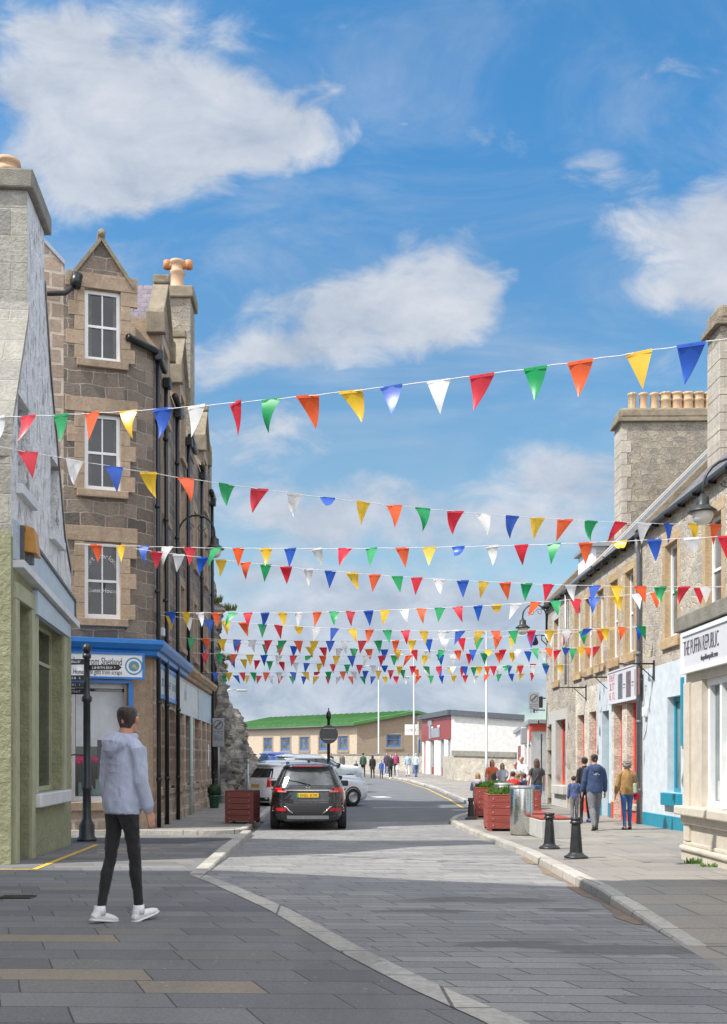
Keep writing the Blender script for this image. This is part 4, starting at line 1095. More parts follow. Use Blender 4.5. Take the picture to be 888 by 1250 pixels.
def door(W, o, parent, mat, d=.22, glazed=True, framemat=None, fw=.10):
    u0,u1,v0,v1 = o[:4]; mb = MB()
    W.box(mb, u0+.003, u0+fw, v0, v1-.003, -d-.06, -d+.03); W.box(mb, u1-fw, u1-.003, v0, v1-.003, -d-.06, -d+.03); W.box(mb, u0+fw, u1-fw, v1-fw, v1-.003, -d-.06, -d+.03); W.box(mb, u0+fw, u1-fw, v1-.75, v1-.68, -d-.06, -d+.02)
    fr = world_part(mb, 'door_frame', framemat or mat, parent)
    mb = MB()
    W.box(mb, u0+fw, u1-fw, v0, v0+.95, -d-.05, -d-.01); W.box(mb, u0+fw, u0+fw+.09, v0+.95, v1-.75, -d-.05, -d-.01); W.box(mb, u1-fw-.09, u1-fw, v0+.95, v1-.75, -d-.05, -d-.01); W.box(mb, u0+fw+.09, u1-fw-.09, v1-.88, v1-.75, -d-.05, -d-.01)
    W.box(mb, u0+fw+.12, u1-fw-.12, v0+.2, v0+.8, -d-.01, -d+.005, bev=.003)
    dr = world_part(mb, 'door', mat, parent)
    mb = MB(); W.box(mb, u0+fw+.05, u1-fw-.05, v0+.9, v1-.8, -d-.04, -d-.03); W.box(mb, u0+fw, u1-fw, v1-.70, v1-fw, -d-.04, -d-.03); mb.build('pane', M['glass_grey'], dr)
    mb = MB(); mb.tube([W.P(u0+fw+.05, v0+1.0, -d+.0), W.P(u0+fw+.05, v0+1.0, -d+.05), W.P(u0+fw+.15, v0+1.0, -d+.05)], .012, 6); mb.build('handle', M['chrome'], dr)
    return dr
door(RF, oA0, ha, M['grey_render']); door(RF, oB, ha, M['red_paint']); door(RF, oC, ha, M['red_paint']); door(RF, oD, ha, M['white_paint'], framemat=M['teal_paint']); door(RF, oE, ha, M['red_paint'])
def shopwin(W, o, parent, fmat, d=.2, fw=.10, pane=None, bars=1):
    u0,u1,v0,v1 = o[:4]; mb = MB()
    W.box(mb, u0+.003, u0+fw, v0, v1, -d-.06, -d+.03); W.box(mb, u1-fw, u1-.003, v0, v1, -d-.06, -d+.03); W.box(mb, u0+fw, u1-fw, v1-fw, v1-.003, -d-.06, -d+.03); W.box(mb, u0+fw, u1-fw, v0+.003, v0+fw, -d-.06, -d+.03)
    for k in range(bars):
        x = u0+(u1-u0)*(k+1)/(bars+1); W.box(mb, x-.03, x+.03, v0+fw, v1-fw, -d-.05, -d+.02)
    w = world_part(mb, 'window', fmat, parent); mb = MB(); W.box(mb, u0+fw*.5, u1-fw*.5, v0+fw*.5, v1-fw*.5, -d-.04, -d-.02); mb.build('pane', pane or M['glass_light'], w); return w
shopwin(RF, oA, ha, M['red_paint'], .26, .13); shopwin(RF, oF, ha, M['red_paint'], .2, .13)
mb = MB(); RF.box(mb, oA[0]-.15, oA[1]+.18, .55, .847, -.3, .14, bev=.02); world_part(mb, 'sill', M['grey_render'], ha)
mb = MB(); RF.box(mb, oF[0]-.1, oF[1]+.1, .40, .547, -.25, .08, bev=.015); world_part(mb, 'sill', M['quoin'], ha)
mb = MB(); RF.box(mb, oE[1]+.02, oF[0]-.1, -.2, .62, -.05, .035); RF.box(mb, oF[0]-.09, SPLIT-.12, -.2, .38, -.05, .035); RF.box(mb, U(731), oD[0]-.03, -.2, .35, -.05, .03) if False else None
RF.box(mb, U(713.8), U(719.2), -.2, .55, -.05, .03); RF.box(mb, U(747.3), oE[0]-.02, -.2, .55, -.05, .03)
world_parts(mb, 'plinth', M['red_paint'], ha)
mb = MB(); RF.box(mb, U(730), oD[0]-.02, -.2, .50, -.05, .036); RF.box(mb, oD[1]+.02, U(746.8), -.2, .50, -.05, .036); world_parts(mb, 'plinth', M['teal_paint'], ha)
# quoins at the far corner
mb = MB(); 
for k in range(17):
    z = -.1+k*.43; w = .42 if k % 2 else .24
    RF.box(mb, -.012, w, z+.004, z+.425, -.35, .012, bev=.008)
world_part(mb, 'quoins', M['quoin'], ha)
# pale blue house ground floor
oG = (U(815), U(831.5), .95, 3.13, .3); oG2 = (ru(18.6), ru(17.4), .95, 3.13, .3); oG3 = (ru(20.9), ru(20.0), -.1, 3.0, .3)
zone((SPLIT, RF.L), [oG, oG2, oG3], M['blue_harl'], hb2)
shopwin(RF, oG, hb2, M['teal_paint'], .18, .10, M['glass_light'], 0); shopwin(RF, oG2, hb2, M['teal_paint'], .18, .10); door(RF, oG3, hb2, M['teal_paint'])
mb = MB(); RF.box(mb, oG[0]-.15, oG[1]+.10, .66, .947, -.25, .12, bev=.015); world_part(mb, 'sill', M['teal_paint'], hb2)
mb = MB(); RF.box(mb, SPLIT+.15, U(842), -.2, .42, -.05, .04, bev=.01); RF.box(mb, U(842.3), RF.L, -.2, .42, -.05, .04, bev=.01); world_parts(mb, 'plinth', M['teal_paint'], hb2)
mb = MB(); RF.box(mb, U(833.5), U(835.6), 2.0, 3.5, 0, .05); world_part(mb, 'window_trim', M['teal_paint'], hb2)
mb = MB(); RF.box(mb, U(788.5), U(791.5), 2.75, 3.0, 0, .10, bev=.02); world_part(mb, 'alarm_box', M['white_paint'], hb2)
# shop name board of the far house
a, b = U(747.5), U(783.2)
t, p = shop_sign('shop_sign', 'wide pale grey sign with crimson lettering and three dark photos on the stone terrace', RF, a, b, 3.22, 4.12, .10, M['sign_grey'], M['sign_grey'], .04)
marks(RF, p, M['text_red'], a+.14, a+.72, 3.84, 4.02, .116, 5, 3); marks(RF, p, M['text_red'], a+.14, a+.72, 3.60, 3.78, .116, 4, 5); marks(RF, p, M['text_red'], a+.14, a+.72, 3.34, 3.53, .116, 5, 8)
for k in range(3):
    mb = MB(); x = a+1.05+k*.78
    RF.box(mb, x, x+.42, 3.32, 3.98, .115, .122, bev=0)
    q = mb.build('photo_panel', plain('dark_photo_print', ((.12,.13,.16),(.14,.11,.12),(.22,.10,.08))[k], .4, var=.8, scale=9, bumpy=0), p)
    mb = MB(); RF.box(mb, x+.5, x+.68, 3.66, 3.69, .115, .12); RF.box(mb, x+.5, x+.64, 3.58, 3.60, .115, .12); mb.build('small_print', M['text_dark'], p)
# roofs, skews, chimneys, gutters, down pipe
def rp(u, s, dz=0.0): # point on the roof plane: s metres in from the eaves
    return RF.P(u, EV+s*PITCH+dz, -s)
RID = 5.6
for h, u0, u1 in ((ha, 0, SPLIT), (hb2, SPLIT, RF.L)):
    mb = MB(); mb.face([rp(u0,-.12,.06), rp(u1,-.12,.06), rp(u1,RID,.06), rp(u0,RID,.06)]); q = RF.P(u0, EV, -2*RID); q2 = RF.P(u1, EV, -2*RID)
    mb.face([rp(u0,RID,.06), rp(u1,RID,.06), q2, q]); world_part(mb, 'roof', M['slate'], h)
    mb = MB()
    for u in ((u0+.02, u1-.3) if h is ha else (u1-.5,)):
        mb.obox((rp(u+.14,RID/2,.16)), (RF.d, (rp(0,1)-rp(0,0)).normalized(), (rp(0,1)-rp(0,0)).normalized().cross(RF.d)), (.13, RID*.5*math.hypot(1,PITCH)+.1, .09), 0, .03)
    world_parts(mb, 'coping', M['cope'], h)
    mb = MB(); 
    mb.tube([RF.P(u0, EV-.02, .13), RF.P(u1, EV-.02, .13)], .075, 10)
    n = int((u1-u0)/.9)
    for i in range(n): 
        x = u0+(i+.5)*(u1-u0)/n; RF.box(mb, x-.02, x+.02, EV-.12, EV-.02, 0, .2)
    world_part(mb, 'gutter', M['black_paint'], h)
    mb = MB(); RF.box(mb, u0, u1, EV-.14, EV+.06, -.3, .03); world_part(mb, 'eaves_course', M['stone_grey'], h)
    mb = MB(); mb.tube([rp(u0, RID, .1), rp(u1, RID, .1)], .12, 8); world_part(mb, 'roof_ridge', M['lead'], h)
mb = MB()  # lead flashing and cream skew stones up the middle of the roof
for u, w, mi in ((ru(30.6), .12, 0), (ru(29.2), .07, 1)):
    mb.obox(rp(u,RID/2,.14), (RF.d, (rp(0,1)-rp(0,0)).normalized(), (rp(0,1)-rp(0,0)).normalized().cross(RF.d)), (w, RID*.5*math.hypot(1,PITCH), .09), mi, .02)
world_parts(mb, 'skew', [M['quoin'], M['lead']], ha)
def chimney(h, Y0, Y1, s0, s1, ztop, zbot, pots, matw):
    mb = MB(); u0, u1 = ru(Y1), ru(Y0); RF.box(mb, u0, u1, zbot, ztop, -s1, -s0); c = world_part(mb, 'chimney', matw, h)
    mb = MB(); n = int((ztop-zbot)/.42)
    for k in range(n):
        z = zbot+k*.42; w = .34 if k % 2 else .2
        RF.box(mb, u1-.01 if False else u0-.01, u1+.012, z+.006, z+.412, -s0-w, -s0+.012, bev=.008)
    mb.build('quoins', M['quoin'], c)
    mb = MB(); RF.box(mb, u0-.12, u1+.12, ztop, ztop+.14, -s1-.12, -s0+.14, bev=.02); RF.box(mb, u0-.05, u1+.05, ztop+.14, ztop+.5, -s1-.05, -s0+.04, bev=.08); mb.build('chimney_cap', M['cope'], c)
    for k in range(pots):
        s = s0+.5+(s1-s0-.9)*k/max(1, pots-1); p = RF.P((u0+u1)/2, ztop+.5, -s); mb = MB(); sty = k < 3
        if sty: mb.lathe([(.16,0),(.14,.05),(.135,.55),(.165,.58),(.165,.64),(.12,.66)], p, 16)
        else: mb.lathe([(.21,0),(.20,.06),(.185,.34),(.21,.37),(.21,.42),(.17,.45),(.19,.58),(.21,.60),(.20,.66),(.12,.67)], p, 16)
        mb.build('chimney_pot', M['terracotta'] if k % 3 else M['ochre'], c)
chimney(ha, 35.6, 36.5, 2.22, 6.6, 13.45, 8.6, 10, M['stone_chim'])
chimney(hb2, 24.2, 25.0, 1.45, 4.4, 11.95, 7.8, 5, M['stone_chim'])
# flat-topped dormer
dm = MB(); u0, u1 = ru(36.6), ru(34.6)
dz0, dz1 = EV+.9*PITCH, EV+1.75
for dd in (0,):
    RF.box(dm, u0, u1, EV+.6, EV+1.62, -3.0, -.95)
dmo = world_part(dm, 'dormer', M['white_paint'], ha)
mb = MB(); RF.box(mb, u0-.1, u1+.12, EV+1.62, EV+1.74, -3.1, -.80); mb.build('roof', M['lead'], dmo)
mb = MB()
for k in range(8): RF.box(mb, u1, u1+.02, EV+.72+k*.11, EV+.80+k*.11, -2.9, -1.1)
mb.build('cheek_boards', M['galv'], dmo)
mb = MB(); u = SPLIT; mb.tube([RF.P(u, EV-.1, .13), RF.P(u, EV-.35, .13), RF.P(u, EV-.5, .09), RF.P(u, .1, .09)], .055, 10)
for z in (.9, 2.6, 4.3, 5.9): mb.tube([RF.P(u, z, .09), RF.P(u, z+.09, .09)], .072, 10)
world_part(mb, 'downpipe', M['galv'] if False else plain('grey_painted_pipe', (.13,.135,.16), .5), ha)
mb = MB(); u = ru(33.8); mb.tube([RF.P(u, EV-.1, .10), RF.P(u, 4.2, .10)], .04, 8); world_part(mb, 'downpipe', M['galv'], ha)
# far gable and near gable, back wall
mb = MB(); g2 = Wall((RF.o.x+11.2, 37.5), (RF.o.x, 37.5)); wall_faces(mb, g2, [(0,EV),(5.6,EV+RID*PITCH),(g2.L,EV)], -.3, [], 0); world_part(mb, 'wall', M['stone_grey'], ha)
# brackets that once held hanging signs
for px, Y, ln, lab in ((716, 0, .85, 'far thin black sign bracket on the stone terrace without a sign'), (744, 0, .8, 'middle thin black sign bracket on the stone terrace without a sign'), (799, 0, .85, 'black sign bracket beside the downpipe over the pale blue shop front')):
    u = U(px); z = {716: 3.93, 744: 4.02, 799: 4.0}[px]; b_ = empty('sign_bracket', RF.P(u, z, .05), lab, 'bracket'); mb = MB()
    mb.tube([RF.P(u, z, .0), RF.P(u, z, ln)], .022, 6); mb.tube([RF.P(u, z-.35, .03), RF.P(u, z, .4)], .012, 6); world_part(mb, 'arm', M['black_iron'], b_)
    mb = MB(); RF.box(mb, u-.05, u+.05, z-.4, z+.08, 0, .025); world_part(mb, 'wall_plate', M['black_iron'], b_)

# ================================================================== single-storey shop standing forward on the right
PW = Wall((4.99, 14.25), (4.78, 4.0))
ps = empty('corner_shop', (6.3, 9.5, .3), 'single-storey cream painted shop standing forward with a stone coping', 'shop')
pv = lambda px: PW.u(px)
zb = .1
po = [(pv(857), pv(857)+2.15, 1.05, 2.75, .22), (pv(857)+3.0, pv(857)+4.0, .1, 2.75, .4), (pv(857)+4.6, pv(857)+7.0, 1.05, 2.75, .22)]
mb = MB(); wall_faces(mb, PW, 3.45, zb-.2, po, 0); world_part(mb, 'wall', M['cream_paint'], ps)
E2 = Wall((7.7, 14.3), (4.99, 14.25)); mb = MB(); wall_faces(mb, E2, 3.45, -.2, [], 0); world_part(mb, 'wall', M['cream_paint'], ps)
mb = MB(); PW.box(mb, -.12, PW.L, 3.45, 3.66, -.35, .12, bev=.015); mb.box(4.95, 7.7, 14.1, 14.4, 3.452, 3.655); world_part(mb, 'coping', M['coping'], ps)
mb = MB(); mb.face([(4.9,4,3.5),(4.95,14.3,3.5),(7.72,14.3,3.5),(7.6,4,3.5)]); world_part(mb, 'roof', M['lead'], ps)
for o in (po[0], po[2]):
    u0,u1,v0,v1 = o[:4]; mb = MB()
    PW.box(mb, u0+.003, u0+.08, v0, v1, -.2, -.08); PW.box(mb, u1-.08, u1-.003, v0, v1, -.2, -.08); PW.box(mb, u0, u1, v1-.09, v1-.003, -.2, -.07); PW.box(mb, u0, u1, v0+.003, v0+.08, -.2, -.07)
    for x in (u0+.50, u0+1.3): PW.box(mb, x-.035, x+.035, v0+.08, v1-.09, -.19, -.07)
    w = world_part(mb, 'window', M['white_paint'], ps)
    mb = MB(); PW.box(mb, u0+.04, u1-.04, v0+.04, v1-.04, -.17, -.15); mb.build('pane', M['glass_light'], w)
    mb = MB()
    for k in range(6):
        x = u0+.2+k*.3; PW.box(mb, x, x+.16, v0+.1, v0+.35+.25*((k*5) % 3), -.148, -.14)
    mb.build('window_display', plain('pale_shop_display', (.45,.47,.46), .6, var=.5, scale=3), w)
door(PW, po[1], ps, M['white_paint'], d=.3)
mb = MB(); PW.box(mb, -.05, po[1][0]-.1, .92, 1.045, -.15, .16, bev=.02); PW.box(mb, -.03, po[1][0]-.12, .80, .918, -.1, .07, bev=.01); world_part(mb, 'sill', M['cream_paint'], ps)
mb = MB(); PW.box(mb, -.06, po[1][0]-.1, .1, .42, -.1, .05, bev=.01); PW.box(mb, -.06, po[1][0]-.1, .421, .50, -.1, .085, bev=.03); PW.box(mb, -.045, po[1][0]-.12, .501, .55, -.1, .03, bev=.01); world_part(mb, 'plinth', M['cream_paint'], ps)
mb = MB(); PW.box(mb, .0, .22, .56, 2.74, -.05, .04, bev=.01); world_part(mb, 'pilaster', M['cream_paint'], ps)
u0, u1 = .06, 5.6
t, p = shop_sign('shop_sign', 'white framed name board of the cream shop with thin black lettering', PW, u0, u1, 2.86, 3.43, .06, M['sign_grey'], M['white_paint'], .06)
lettering('THE PUFFIN REPUBLIC', .30, p, M['text_dark'], PW.mat(PW.u(841.5), 3.10, .078), width=PW.u(885)-PW.u(841.5), thin=-.006)
lettering('thepuffinrepublic.com', .10, p, M['text_dark'], PW.mat(PW.u(863), 2.98, .078), width=PW.u(884)-PW.u(863))
# weeds at the foot of the shop
def tuft(name, label, cat, c, r, n, h, mat, seed=1, parent=None):
    q = random.Random(seed); mb = MB()
    for k in range(n):
        a = q.random()*6.28; rr = r*math.sqrt(q.random()); b = Vector((c[0]+rr*math.cos(a), c[1]+rr*math.sin(a), c[2]))
        l = h*(.5+q.random()*.7); t_ = Vector((math.cos(a)*.5*q.random(), math.sin(a)*.5*q.random(), 1)).normalized()
        s = Vector((-math.sin(a*3), math.cos(a*3), 0))*.012*(1+h)
        mb.face([b-s, b+s, b+t_*l*.6+s*.8, b+t_*l]); 
    o = mb.build(name, mat)
    if label: tag(o, label, cat)
    return o
p = PW.P(.75, 0, .16); tuft('weeds', None, None, (p.x, p.y, g(p.y)+.09), .10, 60, .09, M['leaf'], 3)['kind'] = 'stuff'
p = PW.P(1.3, 0, .13); tuft('weeds', None, None, (p.x, p.y, g(p.y)+.09), .10, 40, .07, M['leaf'], 4)['kind'] = 'stuff'

# ================================================================== rock cliff beyond the guest house
M['rock'], nt = newmat('layered_grey_rock')
mp = nt.add('ShaderNodeMapping'); mp.inputs['Rotation'].default_value = (.5,.7,.3); mp.inputs['Scale'].default_value = (.5,.5,2.6); nt.link(nt.ob, mp.inputs[0])
n1 = nt.noise(mp.outputs[0], 1.1, 9, .68, .5); n2 = nt.noise(nt.ob, 2.2, 8, .65)
c = nt.ramp(n1, [(.30,(.03,.027,.025)),(.40,(.11,.098,.086)),(.48,(.22,.195,.165)),(.57,(.40,.35,.28)),(.66,(.15,.135,.12)),(.80,(.33,.235,.14))])
lich = nt.maprange(nt.noise(nt.ob, .8, 6, .7), .56, .70)
c = nt.mix(nt.math('MULTIPLY', lich, .4), c, (.30,.25,.16))
nt.sock(nt.b.inputs['Base Color'], c); nt.b.inputs['Roughness'].default_value = .92
bump(nt, nt.math('ADD', n1, nt.math('MULTIPLY', n2, .4)), 1.0, .25)
def toe(Y): return interp([(37.3,-3.95),(40,-3.75),(44,-3.35),(47,-3.2),(50,-3.15),(52,-3.6),(54,-5.5),(56,-9)], Y)
def capz(Y): return interp([(37.3,9.5),(39.2,8.6),(40.3,6.6),(42,5.3),(44,4.6),(46,4.0),(48,3.5),(50,2.75),(52,1.6),(54,.8),(56,.3)], Y)
mb = MB(); V = []; F = []; NY, NT_ = 150, 60
for j in range(NY+1):
    Y = 37.3+18.7*j/NY
    for i in range(NT_+1):
        t = i/NT_; H = capz(Y)
        if t < .7: s = t/.7; lk = interp([(37.3,.15),(40,.35),(44,1)], Y); x = toe(Y)-lk*(.12*H*s+.9*s*s*(H/8)); z = -.3+(H+.3)*s
        else: s = (t-.7)/.3; lk = interp([(37.3,.15),(40,.35),(44,1)], Y); x = toe(Y)-lk*(.12*H+.9*(H/8))-s*9; z = H+.5*s
        p = Vector((x, Y, z)); q = Vector((p.x*.8+p.z*.5, p.y*.8+p.z*.35, p.z*1.3-p.y*.5))
        d = .55*noise.fractal(q*.45, 1.0, 2.1, 4)
        w1 = q.x*.9-q.z*.9+q.y*.5+1.3*noise.noise(q*.35); saw = w1*1.1-math.floor(w1*1.1); d += .42*(saw if saw < .8 else (1-saw)*4)-.2
        w2 = q.x*.5+q.z*1.1-q.y*.8+.9*noise.noise(q*.5+Vector((3,3,3))); saw = w2*1.7-math.floor(w2*1.7); d += .20*(saw if saw < .85 else (1-saw)*5.6)-.1
        d += .10*abs(noise.noise(q*2.3))+.05*noise.noise(q*6)
        fade = min(1, (Y-37.0)/.8)
        p.x += d*(1 if t < .75 else .2)*fade; p.y += .35*noise.noise(q*.7+Vector((5,5,5)))*fade*min(1,(Y-37.3)); p.z += (.35*noise.noise(q*.9+Vector((9,1,3))))*min(1, t*4)*fade
        V.append(p)
for j in range(NY):
    for i in range(NT_):
        k = j*(NT_+1)+i; F.append((k, k+NT_+1, k+NT_+2, k+1))
mb.mesh(V, F); o = mb.build('rock_cliff', M['rock']); o['kind'] = 'structure'
for p_ in o.data.polygons: p_.use_smooth = (p_.index*7919 % 5) > 1
for k, (Yv, t) in enumerate(((38.6,.62),(39.6,.66),(40.6,.62),(41.6,.68),(39.0,.50),(42.4,.69))):
    v = V[int((Yv-37.3)/18.7*NY)*(NT_+1)+int(t*NT_)]
    t_ = tuft('grass', None, None, (v.x+.1, v.y, v.z-.05), .32, 220, .26, M['leaf_yellow'], 20+k); t_['kind'] = 'stuff'

# ================================================================== far buildings
gb = empty('green_roofed_hall', (0, 100, 1.2), 'long tan building with a green sheet roof across the end of the street', 'hall')
c0 = Vector((gx(436,100), 100, 0)); l0 = Vector((gx(312,113)-4, 115, 0)); r0 = Vector((gx(580,100.6), 100.6, 0))
HW = Wall(l0.xy, c0.xy); HG = Wall(c0.xy, r0.xy)
def hz(py, Y): return gz(py, Y)
eavz = hz(882, 100); zbase = .6
op = []
for x0, x1 in ((322.5,332.5),(343.5,354.5),(366.5,377.5),(390,401),(413.5,425)):
    op.append((HW.u(x0), HW.u(x1), hz(916,104), hz(899.5,104), .2))
mb = MB(); wall_faces(mb, HW, [(0,eavz),(HW.L,eavz)], zbase, op, 0); world_part(mb, 'wall', M['tan_render'], gb)
og = (HG.u(472), HG.u(489.5), hz(912,101), hz(897,101), .2); uap = HG.u(508.5); zap = hz(868.5, 100.3)
og2 = (HG.u(511), HG.u(514), zbase, hz(903,103), .2)
mb = MB(); wall_faces(mb, HG, [(0,eavz),(uap,zap),(HG.L,eavz-.3)], zbase, [og, og2], 0); world_part(mb, 'wall', M['brown_render'], gb)
M['blue_frame'] = plain('mid_blue_window_frame', (.06,.15,.36), .5)
for o in op+[og]:
    W = HG if o is og else HW
    sash(W, o, gb, M['blue_frame'], M['glass_grey'], cols=2, rows=2, depth=.08, fw=.16, meet=.6)
    mb = MB(); m_ = .18; W.box(mb, o[0]-m_, o[0]-.002, o[2]-.1, o[3]+m_, -.02, .03); W.box(mb, o[1]+.002, o[1]+m_, o[2]-.1, o[3]+m_, -.02, .03); W.box(mb, o[0]-m_, o[1]+m_, o[3]+.002, o[3]+m_, -.02, .035); W.box(mb, o[0]-m_, o[1]+m_, o[2]-.25, o[2]-.002, -.02, .08)
    world_part(mb, 'window_surround', M['brown_render'], gb)
mb = MB(); HG.box(mb, og2[0]+.03, og2[1]-.03, zbase, og2[3]-.03, -.16, -.1); world_part(mb, 'door', M['blue_frame'], gb)
ridL = HW.P(0, hz(879,112), -9.0); 
apx = HG.P(uap, zap, .35); back = Vector((-(HG.n.x)*25, -(HG.n.y)*25, 0))
mb = MB()
e0 = HW.P(-.3, eavz+.0, .45); e1 = HG.P(-.35, eavz, .45); ap0 = HG.P(uap, zap+.08, .45)
rdir = (HW.o-c0); rdir.z = 0
ra = ap0+rdir*1.05; ra.z = zap+.08
mb.face([e0, e1, ap0, ra]); ee = HG.P(HG.L+.3, eavz-.38, .45); mb.face([ap0, ee, ee+rdir*1.05, ra])
th = Vector((0,0,.28))
for i in range(1, 26):
    a, b = e0+(e1-e0)*i/26, ra+(ap0-ra)*i/26; mb.tube([a+Vector((0,0,.03)), b+Vector((0,0,.03))], .035, 4)
for a, b in ((e0,e1),(e1,ap0),(ap0,ee)): mb.face([a-th, b-th, b, a])
world_part(mb, 'roof', M['green_roof'], gb)
mb = MB(); mb.tube([e0-th*1.1, e1-th*1.1], .09, 6); world_part(mb, 'gutter', M['text_dark'], gb)
# shop with a maroon front
sc_, sl = Vector((8.7, 72, 0)), Vector((7.45, 80.5, 0)); sr = Vector((13.7, 71.2, 0))
MF, MS = Wall(sl.xy, sc_.xy), Wall(sc_.xy, sr.xy)
ms = empty('maroon_fronted_shop', (10, 77, .6), 'white flat-roofed shop with a maroon fascia and slim white columns', 'shop')
zt = 4.95
uu = lambda px: MF.u(px)
fo = [(uu(517.5), uu(520.8), .4, 3.25, .5), (uu(525.5), uu(530.2), .4, 3.25, .5), (uu(538), uu(543), .4, 3.25, .5), (uu(547.2), uu(550.3), .4, 3.25, .5)]
mb = MB(); wall_faces(mb, MF, 3.25, 0, fo, 0); world_part(mb, 'wall', M['white_render'], ms)
mb = MB(); MF.box(mb, 0, MF.L, 3.26, zt-.02, -.3, .05); world_part(mb, 'fascia', M['maroon'], ms)
mb = MB(); wall_faces(mb, MS, [(0,zt),(MS.L,zt-.4)], 0, [], 0); world_part(mb, 'wall', M['white_render'], ms)
mb = MB(); MF.box(mb, -.4, MF.L+.1, zt, zt+.36, -.4, .3); slant(mb, MS, -.05, MS.L, zt, zt+.36, zt-.4, zt-.04, -.5, .25); 
mb.face([MF.P(0,zt+.3,0), MF.P(MF.L,zt+.3,0), MS.P(MS.L,zt-.1,0), MS.P(MS.L,zt-.1,-9)]); world_part(mb, 'roof', plain('dark_felt_edge', (.09,.10,.12), .6), ms)
for k, o in enumerate(fo):
    mb = MB()
    if k == 0: MF.box(mb, o[0], o[1], .4, 3.24, -.3, -.2); world_part(mb, 'door', M['red_paint'], ms)
    else:
        MF.box(mb, o[0], o[1], 1.25, 3.24, -.3, -.25); w = world_part(mb, 'window', M['glass_grey'], ms); mb = MB(); MF.box(mb, o[0], o[1], .4, 1.25, -.3, -.1); world_part(mb, 'stall_riser', M['maroon'], ms)
mb = MB()
for px in (522.5, 523.8, 533, 535, 545): MF.box(mb, uu(px)-.15, uu(px)+.15, .3, 3.25, 0, .12)
world_parts(mb, 'column', M['white_paint'], ms)
em = empty('shop_emblem', MF.P(uu(535), 4, .1), 'pale grey cut-out emblem fixed on the maroon fascia', 'shop sign')
mb = MB(); MF.box(mb, uu(525.6), uu(527.6), 3.4, 4.75, .05, .12); MF.box(mb, uu(524.5), uu(529), 4.4, 4.8, .05, .13); MF.box(mb, uu(528), uu(538), 3.45, 4.15, .05, .10, bev=.02)
pp_ = world_part(mb, 'emblem_plate', M['lead'], em); marks(MF, pp_, M['galv'], uu(528.4), uu(537.5), 3.55, 4.05, .105, 5, 4)
mb = MB(); MF.box(mb, uu(536), uu(538.2), 4.16, 4.35, .05, .12, bev=.03); MF.box(mb, uu(528.6), uu(530), 4.16, 4.3, .05, .12, bev=.03); world_parts(mb, 'bird_shape', M['white_paint'], em)
# projecting white board near the shop
wb = empty('projecting_sign', (gx(503,81), 81, 3.9), 'white projecting board with a crimson stripe of lettering by the far lamp post', 'sign')
Wb = Wall((gx(494.5,81), 81), (gx(511.5,81), 81))
mb = MB(); Wb.box(mb, 0, Wb.L, gz(897.5,81), gz(884.5,81), -.08, .08, bev=.02); q = world_part(mb, 'sign_panel', M['white_paint'], wb)
marks(Wb, q, M['text_red'], .2, Wb.L-.2, gz(892.6,81), gz(890,81), .082, 11, 6)
mb = MB(); mb.tube([Wb.P(Wb.L-.05, gz(884,81)+.2, 0), Wb.P(Wb.L-.05, g(81), 0)], .04, 6); world_part(mb, 'pole', M['galv'], wb)
# boundary wall
bw = empty('boundary_wall', (10, 64, .3), 'weathered rubble boundary wall with a flat cope in front of the white gable', 'wall')
BW = Wall((gx(554,66), 66), (gx(640,60.5), 60.5))
mb = MB(); wall_faces(mb, BW, [(0,2.05),(BW.L,1.9)], -.2, [], 0); 
n = BW.n*-.45
world_part(mb, 'wall', M['stone_grey'], bw)
mb = MB(); slant(mb, BW, -.1, BW.L, 2.05, 2.38, 1.9, 2.2, -.55, .10); world_part(mb, 'coping', M['coping'], bw)
W_ = Wall((gx(554,66)-.02, 72), (gx(554,66)-.02, 66)); mb = MB(); wall_faces(mb, W_, 2.05, -.2, [], 0); world_part(mb, 'wall', M['stone_grey'], bw)
bw2 = empty('boundary_wall', (4, 84, .8), 'low stone wall behind the walkers in front of the tan hall', 'wall')
B2 = Wall((gx(404,88), 88), (gx(517,82.5), 82.5)); mb = MB(); wall_faces(mb, B2, [(0,gz(922,88)),(B2.L,gz(921,82.5))], .2, [], 0); world_part(mb, 'wall', M['stone_grey'], bw2)
mb = MB(); B2.box(mb, 0, B2.L, gz(921.5,85), gz(920,85), -.4, .06); world_part(mb, 'coping', M['coping'], bw2)
# white hut with red trim
wh = empty('white_hut', (12, 53, .3), 'small white hut with red trim boards and a mono-pitch roof', 'hut')
H0, H1 = Vector((gx(629.5,63), 63, 0)), Vector((gx(648.5,46), 46, 0)); H2 = Vector((14.5, 47.5, 0))
WA, WB = Wall(H0.xy, H1.xy), Wall(H1.xy, H2.xy); zt = 3.35
oo = [(WA.u(633), WA.u(636), 1.75, 2.55, .1), (WA.u(640.6), WA.u(643.2), .3, 2.5, .2), (WA.u(645.2), WA.u(648), .3, 2.45, .2)]
mb = MB(); wall_faces(mb, WA, zt, 0, oo, 0); world_part(mb, 'wall', M['white_render'], wh)
oo2 = [(WB.u(660.5), WB.u(662.5), .6, 2.9, .2)]
mb = MB(); wall_faces(mb, WB, zt, 0, oo2, 0); world_part(mb, 'wall', M['white_render'], wh)
mb = MB(); WA.box(mb, *oo[0][:4], -.08, .03); world_part(mb, 'notice_board', M['maroon'], wh)
for o in oo[1:]: mb = MB(); WA.box(mb, o[0], o[1], o[2], o[3], -.2, -.12); world_part(mb, 'door', M['maroon'], wh)
mb = MB(); WB.box(mb, *oo2[0][:4], -.2, -.1); world_part(mb, 'window', M['glass'], wh)
mb = MB(); WB.box(mb, -.02, WB.L, zt-.30, zt+.0, 0, .06); WA.box(mb, WA.L-.6, WA.L+.03, zt-.75, zt-.0, 0, .06); world_part(mb, 'trim_board', M['red_paint'], wh)
